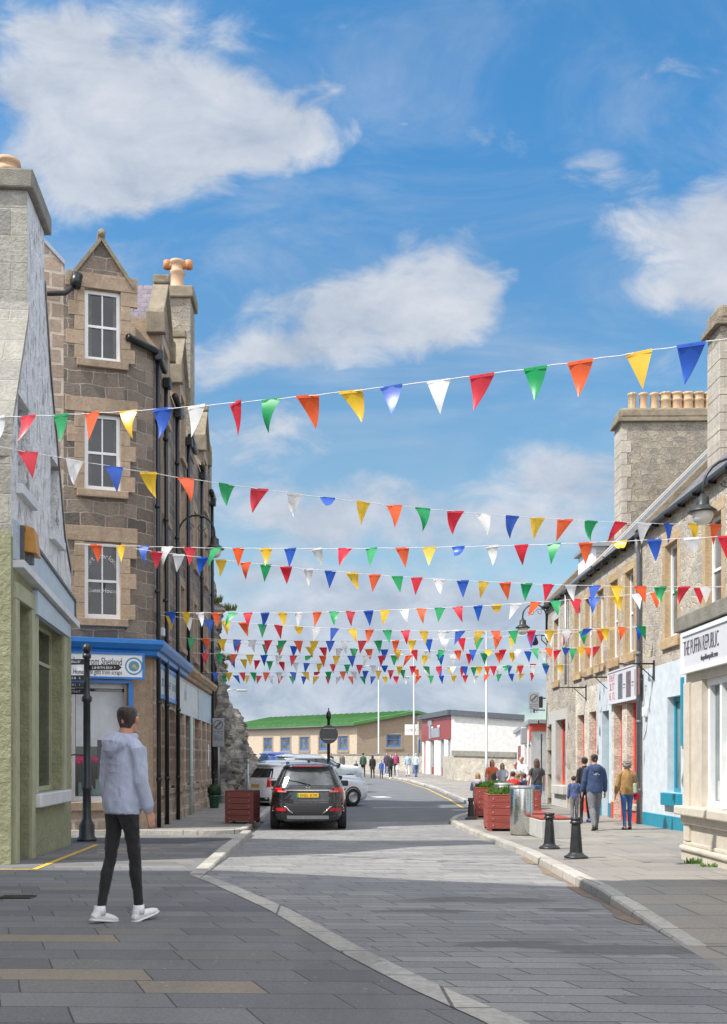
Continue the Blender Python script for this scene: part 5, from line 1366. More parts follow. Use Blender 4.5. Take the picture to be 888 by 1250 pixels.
mb = MB(); WA.box(mb, -.15, WA.L+.12, zt+.02, zt+.2, -.3, .14); WB.box(mb, .3, WB.L, zt+.03, zt+.20, -.4, .25); mb.face([WA.P(0,zt+.15,0),WA.P(WA.L,zt+.15,0),WB.P(WB.L,zt+.15,0),Vector((17.2,64.5,zt+.15))]); world_part(mb, 'roof', M['galv'], wh)
mb = MB(); WA.box(mb, WA.L-1.6, WA.L-.9, zt-.9, zt-.1, .12, .4, bev=.05); world_part(mb, 'extractor_hood', M['galv'], wh)
# ================================================================== street furniture
def zp(x, y): # height of whatever pavement is under the point
    if x > kr(y)+.1 and y > 7.3: return g(y)+kh(y)
    if y > 22.8 and x < gl(y)-.1 and y < 46: return g(y)+.10
    return g(y)

# finger post
fx, fy = -4.77, 20.3; fz = g(fy)
fp = empty('finger_post', (fx, fy, fz), 'black cast iron finger post with ball top beside the green house', 'signpost')
mb = MB(); mb.lathe([(.0,0),(.20,0),(.20,.06),(.155,.10),(.15,.32),(.12,.38),(.105,.42),(.085,.46),(.08,1.0),(.095,1.03),(.095,1.08),(.075,1.11),(.07,2.75),(.10,2.78),(.10,2.86),(.062,2.9),(.058,3.62),(.085,3.64),(.085,3.70),(.04,3.73)], (0,0,0), 20)
mb.build('pole', M['black_iron'], fp)
mb = MB(); mb.lathe([(.0,3.72),(.05,3.73),(.085,3.78),(.092,3.83),(.075,3.89),(.0,3.93)], (0,0,0), 18); mb.build('ball_finial', M['black_iron'], fp)
arms = [(3.56, 175, .62), (3.44, -8, .72), (3.24, 172, .70), (3.10, 187, .70), (2.97, 180, .70)]
for z, deg, ln in arms:
    W = Wall((0,0), (math.cos(R(deg)), math.sin(R(deg)))); mb = MB()
    pts = [(.06,-.055),(ln-.07,-.055),(ln,0),(ln-.07,.055),(.06,.055)]
    for d in (-.012, .012): mb.face([W.P(a, z+b, d) for a, b in (pts if d > 0 else pts[::-1])])
    for (a, b), (c, d_) in zip(pts, pts[1:]+pts[:1]): mb.face([W.P(a, z+b, -.012), W.P(c, z+d_, -.012), W.P(c, z+d_, .012), W.P(a, z+b, .012)])
    arm = mb.build('finger_arm', M['black_iron'], fp)
    W2 = W if W.n.y < 0 else Wall((math.cos(R(deg))*ln, math.sin(R(deg))*ln), (0,0))
    marks(W2, arm, M['offwhite'], .12 if W is W2 else .1, ln-.12, z-.022, z+.022, .014, 16, int(z*100))
mb = MB(); mb.tube([(0,-.02,1.7),(-.25,-.03,1.72),(-.45,-.03,1.66)], .015, 6); mb.build('side_hook', M['black_iron'], fp)

# swan-neck wall lamps
def wall_lamp(label, W, u, z, reach, s=1.0, out_angle=0.0):
    t = empty('wall_lamp', W.P(u, z, 0), label, 'street lamp', 'swan-neck lamps fixed to the house walls')
    mb = MB(); pts = [W.P(u, z-1.0*s, .06), W.P(u, z-.1*s, .06)]; r = reach/2
    for k in range(1, 13):
        a = math.pi*(1-k/12); pts.append(W.P(u, z-.1*s+r*math.sin(a), .06+r+r*math.cos(a)))
    pts.append(W.P(u, z-.22*s, .06+reach))
    mb.tube(pts, .028*s, 8)
    for q, sg in ((.30, 1), (.62, -1)):   # scrolls
        c = .06+reach*q; sp_ = []
        for k in range(22):
            a = k*.36; rr = .13*s*(1-k/26); sp_.append(W.P(u, z-.02*s+rr*math.sin(a)*sg+.08*s, c+rr*math.cos(a)))
        mb.tube(sp_, .011*s, 5)
    world_part(mb, 'bracket', M['black_iron'], t)
    mb = MB(); W.box(mb, u-.05, u+.05, z-1.1*s, z, .0, .04); world_part(mb, 'wall_plate', M['black_iron'], t)
    p = W.P(u, z-.22*s, .06+reach); mb = MB()
    mb.lathe([(.0,.04),(.05,.03),(.06,-.02),(.12,-.04),(.13,-.20),(.15,-.22),(.28,-.32),(.285,-.345),(.2,-.345)], p, 20) if s == 1 else mb.lathe([(a*s,b*s) for a,b in [(.0,.04),(.05,.03),(.06,-.02),(.12,-.04),(.13,-.20),(.15,-.22),(.28,-.32),(.285,-.345),(.2,-.345)]], p, 20)
    world_part(mb, 'lamp_hood', M['black_iron'], t)
    mb = MB(); mb.lathe([(.20*s,-.34*s),(.205*s,-.42*s),(.17*s,-.52*s),(.09*s,-.585*s),(.0,-.60*s)], p, 18); world_part(mb, 'lamp_glass', M['opal'], t)
wall_lamp('swan-neck black lamp on the guest house wall by the downpipes', GS, su(28.0), 8.0, .98, .95)
wall_lamp('swan-neck black lamp at the far corner of the stone terrace', RF, .25, 7.05, .85, .95)
wall_lamp('swan-neck black lamp under the near terrace eaves over the pale blue front', RF, ru(17.9), 6.50, 1.10, .86)
fl = empty('flood_lamp', RF.P(.12, 6.1, .3), 'small dark lantern on a scrolled arm below the far terrace lamp', 'street lamp')
mb = MB(); mb.tube([RF.P(.12,6.25,0), RF.P(.12,6.3,.30), RF.P(.12,6.25,.45)], .03, 6); mb.tube([RF.P(.12,5.9,0), RF.P(.12,6.1,.2), RF.P(.12,6.3,.2)], .02, 6); world_part(mb, 'arm', M['black_iron'], fl)
mb = MB(); mb.lathe([(.0,.05),(.08,.0),(.16,-.22),(.12,-.30),(.0,-.33)], RF.P(.12, 6.22, .47), 14); world_part(mb, 'lamp_hood', M['black_iron'], fl)

# zone-ending traffic signs
def zone_sign(label, W, w, h, v0):
    t = empty('zone_sign', W.P(w/2, v0, 0), label, 'traffic sign')
    mb = MB(); W.box(mb, 0, w, v0, v0+h, -.012, .012, bev=.005); p = world_part(mb, 'sign_plate', M['galv'], t)
    mb = MB(); W.box(mb, .02, w-.02, v0+.02, v0+h-.02, .012, .015); fc = mb.build('sign_face', plain('pale_grey_sign_face', (.34,.37,.39), .4, bumpy=0), p)
    mb = MB(); r = w*.40; c = (w/2, v0+h-r-.07)
    disc(mb, W, c[0], c[1], .018, r*.86, r, 36)
    a = R(45); q = [(c[0]+math.cos(a)*r*e+math.cos(a+math.pi/2)*.035*f*w/.5, c[1]+math.sin(a)*r*e+math.sin(a+math.pi/2)*.035*f*w/.5) for e, f in ((-.98,-1),(.98,-1),(.98,1),(-.98,1))]
    mb.face([W.P(x, z, .019) for x, z in q])
    W.box(mb, .03, w-.03, c[1]-r-.075, c[1]-r-.06, .012, .018)
    mb.build('zone_symbol', M['text_dark'], p)
    z1 = c[1]-r-.10
    marks(W, p, M['text_dark'], .05, w-.05, z1-.055, z1-.02, .017, 10, 4)
    lettering('Zone', .10, p, M['text_dark'], W.mat(w*.12, z1-.155, .016), width=w*.42, ext=.002)
    lettering('ENDS', .15, p, M['text_dark'], W.mat(w*.10, z1-.29, .016), width=w*.78, ext=.002)
    return t, p
W = Wall((gx(259.6,36.6), 36.6), (gx(273.8,36.55), 36.55))
t, p = zone_sign('grey zone ending sign on a pole in front of the rock', W, W.L, 1.02, gz(911.5,36.6))
mb = MB(); mb.tube([W.P(W.L*.5, .05, -.05), W.P(W.L*.5, gz(880,36.6), -.05)], .038, 10); world_part(mb, 'pole', M['galv'], t)
W = Wall((gx(645.8,37.2), 37.2), (gx(658.2,37.2), 37.2))
t, p = zone_sign('small pale zone ending sign bracketed off the far terrace corner', W, W.L, .62, gz(866,37.2))
mb = MB(); W.box(mb, W.L*.5, W.L+.22, gz(867.5,37.2), gz(866.2,37.2), -.03, .0); W.box(mb, W.L*.9, W.L+.25, gz(853,37.2), gz(851.5,37.2), -.06, -.02); W.box(mb, W.L*.45, W.L*.6, gz(870,37.2), gz(866,37.2), -.03, .01); world_part(mb, 'bracket', M['black_iron'], t)
mb = MB(); W.box(mb, W.L+.01, W.L+.14, gz(864,37.2), gz(850,37.2), -.10, .02, bev=.02); world_part(mb, 'lamp_box', M['black_iron'], t)
# round sign seen from behind, on a post in the road island
W = Wall((gx(401.5,34)-.3, 34), (gx(401.5,34)+.3, 34)); t = empty('round_sign', (gx(401.5,34), 34, g(34)), 'round traffic sign seen from its grey back on a black post', 'traffic sign')
mb = MB(); mb.lathe([(.0,0),(.12,0),(.12,.5),(.055,.55),(.05,3.05),(.075,3.07),(.085,3.12),(.085,3.22),(.05,3.30),(.02,3.33),(.018,3.42),(.0,3.43)], (0,0,0), 16); mb.build('pole', M['black_iron'], t)
mb = MB(); disc(mb, W, .3, gz(896.5,34), .02, 0, .31, 36); disc(mb, W, .3, gz(896.5,34), .07, 0, .31, 36)
for i in range(36):
    a, b = 2*math.pi*i/36, 2*math.pi*(i+1)/36
    mb.face([W.P(.3+.31*math.cos(a), gz(896.5,34)+.31*math.sin(a), .02), W.P(.3+.31*math.cos(b), gz(896.5,34)+.31*math.sin(b), .02), W.P(.3+.31*math.cos(b), gz(896.5,34)+.31*math.sin(b), .07), W.P(.3+.31*math.cos(a), gz(896.5,34)+.31*math.sin(a), .07)])
pl_ = world_part(mb, 'sign_plate', M['sign_back'], t)
mb = MB(); W.box(mb, .1, .5, gz(890,34), gz(889,34), .07, .09); W.box(mb, .1, .5, gz(903,34), gz(902,34), .07, .09); mb.build('clamp_bar', M['galv'], pl_)
o_ = tag(MB(), '', '') if False else None
mb = MB(); mb.tube([(0,0,0),(0,0,1.55)], .04, 10); mb.lathe([(.04,1.5),(.055,1.52),(.05,1.6),(.0,1.63)], (0,0,0), 10)
po_ = mb.build('marker_post', M['galv'], loc=(gx(303,33), 33, g(33)+.1)); tag(po_, 'thin plain grey metal post behind the dark red planter', 'post')

# lamp columns
def lamp_column(label, px, Y, topy, arm, head=True, two=False):
    x = gx(px, Y); zt = gz(topy, Y); b = zp(x, Y); H = zt-b
    t = empty('lamp_column', (x, Y, b), label, 'street lamp', 'tall grey lamp columns along the street')
    mb = MB(); mb.tube([(0,0,0),(0,0,1.2),(0,0,1.25),(0,0,H)], [.11,.11,.075,.055], 12); mb.build('column', M['galv'], t)
    if arm:
        mb = MB(); mb.tube([(0,0,H-.15),(arm*.15,0,H+.02),(arm*.5,0,H+.08),(arm,0,H+.05)], .035, 8); mb.build('arm', M['galv'], t)
        mb = MB(); s_ = 1 if arm > 0 else -1; mb.bbox(arm-.05*s_, arm+.62*s_, -.13, .13, H-.06, H+.07, .05); mb.build('lamp_head', M['galv'], t)
    return t
lamp_column('tall lamp column behind the rubble wall with its arm reaching left', 594, 60, 771, -2.2)
lamp_column('lamp column beside the white projecting board', 505.5, 79, 800, -1.2)
lamp_column('farthest lamp column standing among the walkers', 462.5, 86, 814, -1.2)
lamp_column('lamp column mostly hidden by the rock with its lamp showing at the edge', 276, 66, 843, .75)

# timber planters
def planter(name, label, x, y, rz, w, d, h, wood, z, splay=.0, group=None):
    t = empty(name, (x, y, z), label, 'planter', group, rz)
    n = 5; ph = (h-.06)/n
    for sx, ax in ((-1,'y'),(1,'y'),(-1,'x'),(1,'x')):
        mb = MB()
        for k in range(n):
            z0 = .06+k*ph
            if ax == 'y': mb.bbox(-w/2+.03, w/2-.03, sx*d/2-.02, sx*d/2+.02, z0+.004, z0+ph-.004, .006)
            else: mb.bbox(sx*w/2-.02, sx*w/2+.02, -d/2+.021, d/2-.021, z0+.004, z0+ph-.004, .006)
        mb.build('board_panel', wood, t)
    for sx in (-1,1):
        for sy in (-1,1):
            mb = MB(); mb.bbox(sx*(w/2-.045)-.045, sx*(w/2-.045)+.045+.012*sx, sy*(d/2-.02)-.03, sy*(d/2-.02)+.034, .0, h+.004, .006); mb.build('corner_post', wood, t)
    mb = MB(); mb.bbox(-w/2-.01, w/2+.01, -d/2-.02, -d/2+.06, h+.005, h+.03, .005); mb.bbox(-w/2-.01, w/2+.01, d/2-.06, d/2+.02, h+.005, h+.03, .005); mb.bbox(-w/2-.01, -w/2+.07, -d/2+.061, d/2-.061, h+.005, h+.03, .005); mb.bbox(w/2-.07, w/2+.01, -d/2+.061, d/2-.061, h+.005, h+.03, .005); mb.build('rim', wood, t)
    mb = MB(); mb.box(-w/2+.03, w/2-.03, -d/2+.03, d/2-.03, h-.12, h-.06); mb.build('soil', M['soil'], t)
    mb = MB()
    for k in range(n):
        for sx in (-1,1): mb.tube([(sx*(w/2-.10), -d/2-.035, .06+(k+.5)*ph), (sx*(w/2-.10), -d/2-.018, .06+(k+.5)*ph)], .012, 8)
    mb.build('bolts', M['galv'], t)
    return t
planter('wooden_planter', 'empty dark red timber planter at the left kerb', gx(296.5,26.0), 26.0, R(-8), .70, .80, .80, M['wood_dkred'], zp(-2.2,26))
P1 = planter('wooden_planter', 'red timber planter beside the tall steel bin', 4.12, 22.9, R(-4), 1.12, 1.1, .78, M['wood_red'], zp(4.1,22.6), group='red planters on the right pavement')
P2 = planter('wooden_planter', 'red timber planter behind the lone bollard at the far kerb', 4.72, 28.9, R(-6), 1.1, 1.1, .80, M['wood_red'], zp(4.7,29), group='red planters on the right pavement')
def plants(label, P, w, d, h, n, seed):
    q = random.Random(seed); mb = MB()
    for k in range(n):
        x = (q.random()-.5)*w; y = (q.random()-.5)*d; hh = h*(.45+.6*q.random())*(1-.35*(abs(x)/w+abs(y)/d)*1.5)
        if noise.noise(Vector((x*3+seed, y*3, 0))) < -.25: hh *= .5
        a = q.random()*6.28; lean = .25+.5*q.random(); tip = Vector((x+math.cos(a)*lean*hh*.6, y+math.sin(a)*lean*hh*.6, hh)); b = Vector((x, y, -.06))
        s = Vector((-math.sin(a), math.cos(a), 0))*(.012+.012*q.random()); m_ = (b+tip)/2+Vector((0,0,.05))
        mb.face([b-s*.5, b+s*.5, m_+s]); mb.face([b-s*.5, m_+s, m_-s]); mb.face([m_-s, m_+s, tip])
    o = mb.build('planter_greenery', M['leaf']); o.location = P.location+Vector((0,0,.74)); o.rotation_euler = P.rotation_euler
    return tag(o, label, 'plants')
plants('fresh green leafy plants filling the planter beside the steel bin', P1, 1.0, 1.0, .30, 2600, 5)
plants('fresh green leafy plants in the planter behind the lone bollard', P2, 1.0, 1.0, .34, 2600, 6)
# potted box ball
t = empty('plant_pot', (gx(262,34.0), 34.0, zp(-3.7,34)), 'dark green glazed pot at the guest house wall', 'plant pot')
mb = MB(); mb.lathe([(.0,0),(.13,0),(.14,.02),(.20,.36),(.225,.38),(.225,.43),(.19,.43),(.17,.36),(.0,.36)], (0,0,0), 22); mb.build('pot', plain('green_glaze', (.015,.075,.045), .25, var=.3), t)
mb = MB(); q = random.Random(3)
for k in range(1500):
    v = Vector((q.gauss(0,1), q.gauss(0,1), q.gauss(0,1))).normalized(); r = .24*(.75+.25*q.random())*(1+.12*noise.noise(v*3)); c = v*r+Vector((0,0,.58)); c.z = max(c.z, .38)
    a = v.orthogonal().normalized()*.022; b = v.cross(a)*1.0; a = a+v*.012*q.random()
    mb.face([c-a-b*.5, c+a-b*.5, c+a*.3+b, c-a*.3+b])
o = mb.build('box_shrub', M['leaf_dark'], loc=t.location); tag(o, 'clipped dark green ball shrub growing in the green pot', 'shrub')

# bollards: one with its parts, then copies
def bollard_proto():
    t = empty('bollard', (0,0,0), 'x', 'bollard', 'black cast iron bollards along the right kerb')
    mb = MB(); n = 20
    mb.lathe([(.095,.05),(.09,.09),(.075,.30),(.062,.47),(.06,.485)], (0,0,0), n); mb.build('shaft', M['black_iron'], t)
    mb = MB(); mb.lathe([(.0,0),(.165,0),(.168,.025),(.14,.04),(.115,.055),(.10,.075),(.09,.085)], (0,0,0), n); mb.build('base', M['black_iron'], t)
    mb = MB(); mb.lathe([(.06,.48),(.085,.49),(.088,.515),(.072,.522),(.075,.545),(.085,.552),(.08,.575),(.0,.585)], (0,0,0), n); mb.build('cap', M['black_iron'], t)
    return t
def dup(t, loc, label, rz=0):
    r = t.copy(); COL.objects.link(r); r.location = loc; r['label'] = label; r.rotation_euler = (0,0,rz)
    for ch in list(t.children):
        c = ch.copy(); COL.objects.link(c); c.parent = r
        for g2_ in list(ch.children):
            d = g2_.copy(); COL.objects.link(d); d.parent = c
    return r
b0 = bollard_proto(); b0['label'] = 'black bollard nearest the cream shop corner'; b0.location = (gx(703.5,14.45), 14.45, zp(3.5,14.45))
for (px, Y, lab) in ((671, 16.5, 'black bollard between the steel bin and the bollard by the cream shop'), (575, 27.6, 'small lone black bollard in front of the far red planter')):
    x = gx(px, Y); dup(b0, (x, Y, zp(x, Y)), lab, .5)
# steel litter bins
def litter_bin():
    t = empty('litter_bin', (0,0,0), 'x', 'litter bin', 'round steel litter bins')
    mb = MB(); mb.lathe([(.0,.02),(.225,.02),(.232,.03),(.232,.94),(.225,.95)], (0,0,0), 36); mb.build('bin_body', M['steel'], t)
    mb = MB(); mb.lathe([(.236,.945),(.24,.95),(.24,.985),(.225,1.0),(.10,1.01),(.095,1.0),(.0,.98)], (0,0,0), 36); mb.build('lid', M['galv'], t)
    mb = MB(); mb.lathe([(.0,0),(.215,0),(.215,.019),(.0,.019)], (0,0,0), 30); mb.build('base', M['plastic_black'], t)
    return t
lb = litter_bin(); lb['label'] = 'tall brushed steel litter bin in front of the near red planter'; lb.location = (gx(637,20.75), 20.75, zp(3.9,20.75))
dup(lb, (gx(615.5,25.6), 25.6, zp(4.4,25.6)+.02), 'steel litter bin half hidden behind the near planter greenery')
# bench on a concrete block
t = empty('street_bench', (4.3, 20.3, zp(4.3,20)), 'grey concrete block bench with red timber seat slats and backrest', 'bench')
bx0 = gx(661,19.4)-4.3
mb = MB(); mb.bbox(bx0, bx0+.58, -.9, 2.2, 0, .36, .02); mb.build('bench_block', M['concrete'], t)
def slats(mb, x0, x1, y0, y1, z, n, th=.045):
    for k in range(n):
        a = x0+(x1-x0)*k/n; mb.bbox(a+.006, a+(x1-x0)/n-.006, y0, y1, z, z+th, .008)
mb = MB(); slats(mb, bx0+.0, bx0+.58, -.85, .3, .365, 5); mb.build('seat', M['wood_red'], t)
mb = MB(); slats(mb, bx0-.02, bx0+.60, .7, 2.15, .365, 5); mb.build('seat', M['wood_red'], t)
mb = MB()
for k in range(4): mb.bbox(bx0+.10+k*.125, bx0+.215+k*.125, 2.0, 2.05, .42, .86, .01)
mb.build('backrest', M['wood_red'], t)
mb = MB(); mb.bbox(bx0-.33, bx0+.12, .8, 1.1, .50, .545, .01); mb.build('armrest', M['wood_red'], t)
# picnic tables where people sit
t = empty('street_table', (6.1, 33.6, zp(6.1,33.6)), 'dark street table where the seated people gather', 'table')
mb = MB(); mb.bbox(-.75, .75, -.4, .4, .70, .75, .01); mb.build('tabletop', M['wood_dkred'], t)
for sx in (-.6, .6):
    mb = MB(); mb.bbox(sx-.04, sx+.04, -.35, .35, 0, .70, .01); mb.build('leg', M['black_iron'], t)
def stool(x, y, lab):
    t = empty('bench_seat', (x, y, zp(x, y)), lab, 'bench'); mb = MB(); mb.bbox(-.65, .65, -.16, .16, .41, .45, .01); mb.build('seat', M['wood_dkred'], t)
    for sx in (-.5, .5): mb = MB(); mb.bbox(sx-.03, sx+.03, -.14, .14, 0, .41, .01); mb.build('leg', M['black_iron'], t)
stool(6.1, 32.75, 'dark low bench on the near side of the street table'); stool(6.1, 34.45, 'dark low bench on the far side of the street table')
# drain cover
mb = MB(); mb.bbox(-.17,.17,-.12,.12,-.01,.008,.003)
for k in range(5): mb.bbox(-.15,.15,-.10+k*.042,-.08+k*.042,.008,.014,.002)
o = mb.build('drain_cover', M['black_iron'], loc=(gx(21,10.4), 10.4, g(10.4)+.004)); tag(o, 'small dark rectangular drain grating in the paving near the green house', 'drain cover')
# ================================================================== cars
def car_paint(name, col, metal=.3): return plain(name, col, .28, metal=metal, var=.05, scale=2, bumpy=0, coat=1.0)
class CarShape:
    def __init__(s, sl): s.sl = sl
    def at(s, z):
        L = s.sl
        if z <= L[0][0]: return L[0][1:]
        for a, b in zip(L, L[1:]):
            if z <= b[0]:
                t = (z-a[0])/(b[0]-a[0]); return tuple(p+(q-p)*t for p, q in zip(a[1:], b[1:]))
        return L[-1][1:]
    def rear(s, x, z, off=0.0):
        a, yr, yf, n = s.at(z); yc, b = (yr+yf)/2, (yf-yr)/2
        return Vector((x, yc-b*max(0, 1-abs(x/a)**n)**(1/n)-off, z))
    def front(s, x, z, off=0.0):
        a, yr, yf, n = s.at(z); yc, b = (yr+yf)/2, (yf-yr)/2
        return Vector((x, yc+b*max(0, 1-abs(x/a)**n)**(1/n)+off, z))
    def side(s, sg, y, z, off=0.0):
        a, yr, yf, n = s.at(z); yc, b = (yr+yf)/2, (yf-yr)/2
        return Vector((sg*(a*max(0, 1-abs((y-yc)/b)**n)**(1/n)+off), y, z))
    def halfw(s, z): return s.at(z)[0]
    def body(s, name, mat, parent, N=96):
        mb = MB(); V = []; F = []; zs = [q[0] for q in s.sl]
        for z, a, yr, yf, n in s.sl:
            yc, b = (yr+yf)/2, (yf-yr)/2
            for k in range(N):
                t = 2*math.pi*k/N; c, si = math.cos(t), math.sin(t)
                V.append((a*math.copysign(abs(c)**(2/n), c), yc+b*math.copysign(abs(si)**(2/n), si), z))
        for i in range(len(zs)-1):
            for k in range(N):
                k2 = (k+1) % N; F.append((i*N+k, i*N+k2, (i+1)*N+k2, (i+1)*N+k))
        F.append(tuple(range(N-1, -1, -1))); F.append(tuple((len(zs)-1)*N+k for k in range(N)))
        mb.mesh(V, F, 0, True); return mb.build(name, mat, parent)
def patch(mb, f, us, vs, off, th=.012):
    """f(u, v, off) -> point; a slightly raised panel with edges"""
    A = [[f(u, v, off) for u in us(v)] for v in vs]; B = [[f(u, v, off-th) for u in us(v)] for v in vs]
    nv, nu = len(A), len(A[0])
    for i in range(nv-1):
        for j in range(nu-1): mb.face([A[i][j], A[i][j+1], A[i+1][j+1], A[i+1][j]], 0, True)
    per = [(0,j) for j in range(nu)]+[(i,nu-1) for i in range(1,nv)]+[(nv-1,j) for j in range(nu-2,-1,-1)]+[(i,0) for i in range(nv-2,0,-1)]
    for (a, b), (c, d) in zip(per, per[1:]+per[:1]): mb.face([A[a][b], A[c][d], B[c][d], B[a][b]])
def lin(a, b, n): return [a+(b-a)*i/n for i in range(n+1)]
def make_car(label, loc, rz, sl, paint, cabin, wheels, cat='car', detail=1, rearwin=None, plate=None, roof=None, soft=False, group='cars parked at the left of the road'):
    """cabin: (belt z, top z, y rear of side glass low/high, y front low/high)"""
    t = empty('parked_car', loc, label, cat, group, rz)
    S = CarShape(sl); S.body('body', paint, t)
    zb, zt, r0, r1, f0, f1 = cabin
    for sg in (-1, 1):
        mb = MB()
        def us(v, k=(v_ for v_ in ())):
            q = (v-zb)/(zt-zb); return lin(r0+(r1-r0)*q, f0+(f1-f0)*q, 12)
        patch(mb, lambda u, v, o: S.side(sg, u, v, o), us, lin(zb, zt, 6), .006); w = mb.build('side_window', M['glass'], t)
        mb = MB(); q = (r0+f0)/2
        patch(mb, lambda u, v, o: S.side(sg, u, v, o), lambda v: lin(q-.05, q+.05, 2), lin(zb, zt, 4), .010); mb.build('window_pillar', M['plastic_black'], w)
        mb = MB(); p = S.side(sg, f0-.25, zb, .09); mb.obox(p+Vector((0,0,.02)), ((1,0,0),(0,1,0),(0,0,1)), (.11,.06,.075), 0, .03); mb.build('wing_mirror', M['plastic_black'] if detail < 2 else M['black_paint'], t)
        mb = MB()
        for dy in (.35, -.9):
            p = S.side(sg, (f0+r0)/2+dy, zb-.10, .015); mb.obox(p, ((1,0,0),(0,1,0),(0,0,1)), (.015,.10,.014), 0, .006)
        mb.build('door_handle', paint, t)
    # windscreen
    mb = MB(); patch(mb, lambda u, v, o: S.front(u, v, o), lambda v: lin(-S.halfw(v)*.86, S.halfw(v)*.86, 10), lin(zb+.03, zt+.0, 6), .006); mb.build('windscreen', M['glass'], t)
    rw = rearwin or (zb+.04, zt-.02, .84)
    mb = MB(); patch(mb, lambda u, v, o: S.rear(u, v, o), lambda v: lin(-S.halfw(v)*rw[2], S.halfw(v)*rw[2], 14), lin(rw[0], rw[1], 6), .008); rwo = mb.build('rear_window', M['glass_grey'] if detail > 1 else M['glass'], t)
    for (y, r, wd_) in wheels:
        for sg in (-1, 1):
            hw = S.halfw(.5)
            mb = MB(); x0 = sg*(hw-.20); x1 = sg*(hw+.004)
            mb.lathe([(r*.62,0),(r*.93,0),(r,.04),(r,.17),(r*.93,.21),(r*.62,.21)], (min(x0,x1), y, r), 32, axis='X'); w = mb.build('wheel', M['rubber'], t)
            mb = MB(); c = Vector((x1-sg*.015, y, r)); 
            mb.lathe([(0,0),(r*.60,.0),(r*.60,.02),(r*.5,.025)], (c.x-.01, y, r), 24, axis='X'); mb.build('rim', M['galv'], w)
            mb = MB()
            for k in range(20):
                a0, a1 = math.pi*k/20, math.pi*(k+1)/20
                p = []
                for rr, a in ((r*1.03,a0),(r*1.17,a0),(r*1.17,a1),(r*1.03,a1)):
                    yy, zz = y+rr*math.cos(a), r+rr*math.sin(a); p.append(S.side(sg, yy, max(.22, zz), .012))
                mb.face(p)
            mb.build('wheel_arch', M['plastic_black'], t)
    if detail == 1:
        for sg in (-1, 1):
            mb = MB(); z0 = zb-.28; patch(mb, lambda u, v, o: S.rear(sg*u, v, o), lambda v: lin(S.halfw(v)*.68, S.halfw(v)*.985, 6), lin(z0, z0+.30, 3), .012); mb.build('tail_light', M['lamp_red'], t)
            mb = MB(); patch(mb, lambda u, v, o: S.front(sg*u, v, o), lambda v: lin(S.halfw(v)*.60, S.halfw(v)*.975, 6), lin(zb-.30, zb-.14, 3), .012); mb.build('headlight', M['lamp_clear'], t)
        mb = MB(); patch(mb, lambda u, v, o: S.rear(u, v, o), lambda v: lin(-.26, .26, 2), lin(zb-.30, zb-.19, 1), .012); mb.build('number_plate', M['line_yellow'], t)
        mb = MB(); patch(mb, lambda u, v, o: S.front(u, v, o), lambda v: lin(-.26, .26, 2), lin(.42, .53, 1), .012); mb.build('number_plate', M['white_paint'], t)
        mb = MB(); patch(mb, lambda u, v, o: S.front(u, v, o), lambda v: lin(-.5, .5, 4), lin(.55, .66, 1), .010); mb.build('grille', M['plastic_black'], t)
    mb = MB(); patch(mb, lambda u, v, o: S.rear(u, v, o), lambda v: lin(-S.halfw(v)*.93, S.halfw(v)*.93, 12), lin(.27, .40, 2), .014); mb.build('bumper', M['plastic_black'], t)
    if roof:
        mb = MB(); q0, q1, z, hw = roof
        for sg in (-1, 1): mb.tube([(sg*hw, q0, z-.03), (sg*hw, q0+.12, z+.02), (sg*hw, q1-.12, z+.02), (sg*hw, q1, z-.03)], .018, 8)
        mb.build('roof_rail', M['chrome'] if detail < 2 else M['black_paint'], t)
    return t, S
def suv(L=4.5, W=1.88, H=1.66, k=1.0):
    w = W/2; h = H/1.66
    return [(.20,w*.84,.14,L-.2,4),(.26,w*.92,.06,L-.08,5),(.36,w*.97,.015,L-.02,5),(.48,w*.99,0,L,5),(.62,w,.012,L,5),(.74,w,.05,L-.02,5),(.86,w*.995,.07,L-.06,5),(.94*h,w*.985,.085,L-.14,5),(1.00*h,w*.97,.10,L-.5,5),(1.03*h,w*.955,.11,L-1.05,5),(1.06*h,w*.93,.125,L-1.25,5),
            (1.15*h,w*.875,.17,L-1.42,5),(1.30*h,w*.80,.25,L-1.68,5),(1.45*h,w*.725,.335,L-1.95,5),(1.51*h,w*.69,.375,L-2.1,5),(1.53*h,w*.685,.27,L-2.12,5),(1.565*h,w*.66,.25,L-2.2,5),(1.595*h,w*.625,.29,L-2.3,4.5),(1.62*h,w*.56,.40,L-2.45,4),(1.645*h,w*.44,.60,L-2.6,3.5),(1.66*h,w*.28,.9,L-2.8,3)]
def hatch(L=4.1, W=1.76, H=1.48): return suv(L, W, H)
black = car_paint('black_car_paint', (.006,.0065,.008), .0)
cY = 24.45; cx = gx(376, cY)
BC, S = make_car('black family car with a yellow rear plate driving up the street', (cx, cY, g(25.5)-.005), R(0), suv(4.5, 1.86, 1.64), black, (1.07,1.47,.62,.85,3.0,2.45), [(.86,.345,.22),(3.62,.345,.22)], detail=2, rearwin=(1.09,1.47,.86), roof=(.75,2.1,1.625,.53), group=None)
t = BC
for o in list(t.children):
    if o.name.startswith('rear_window'):
        mb = MB(); patch(mb, lambda u, v, oo: S.rear(u, v, oo), lambda v: lin(-.30, .32, 6), lin(1.20, 1.42, 3), .011, .002); mb.build('window_reflection_panel', M['glass_light'], o) if False else None
        mb = MB(); mb.tube([S.rear(-.02,1.12,.03), S.rear(-.30,1.19,.022), S.rear(-.46,1.21,.02)], .012, 6); mb.obox(S.rear(0,1.105,.02), ((1,0,0),(0,1,0),(0,0,1)), (.05,.03,.02), 0, .008); mb.build('wiper', M['plastic_black'], o)
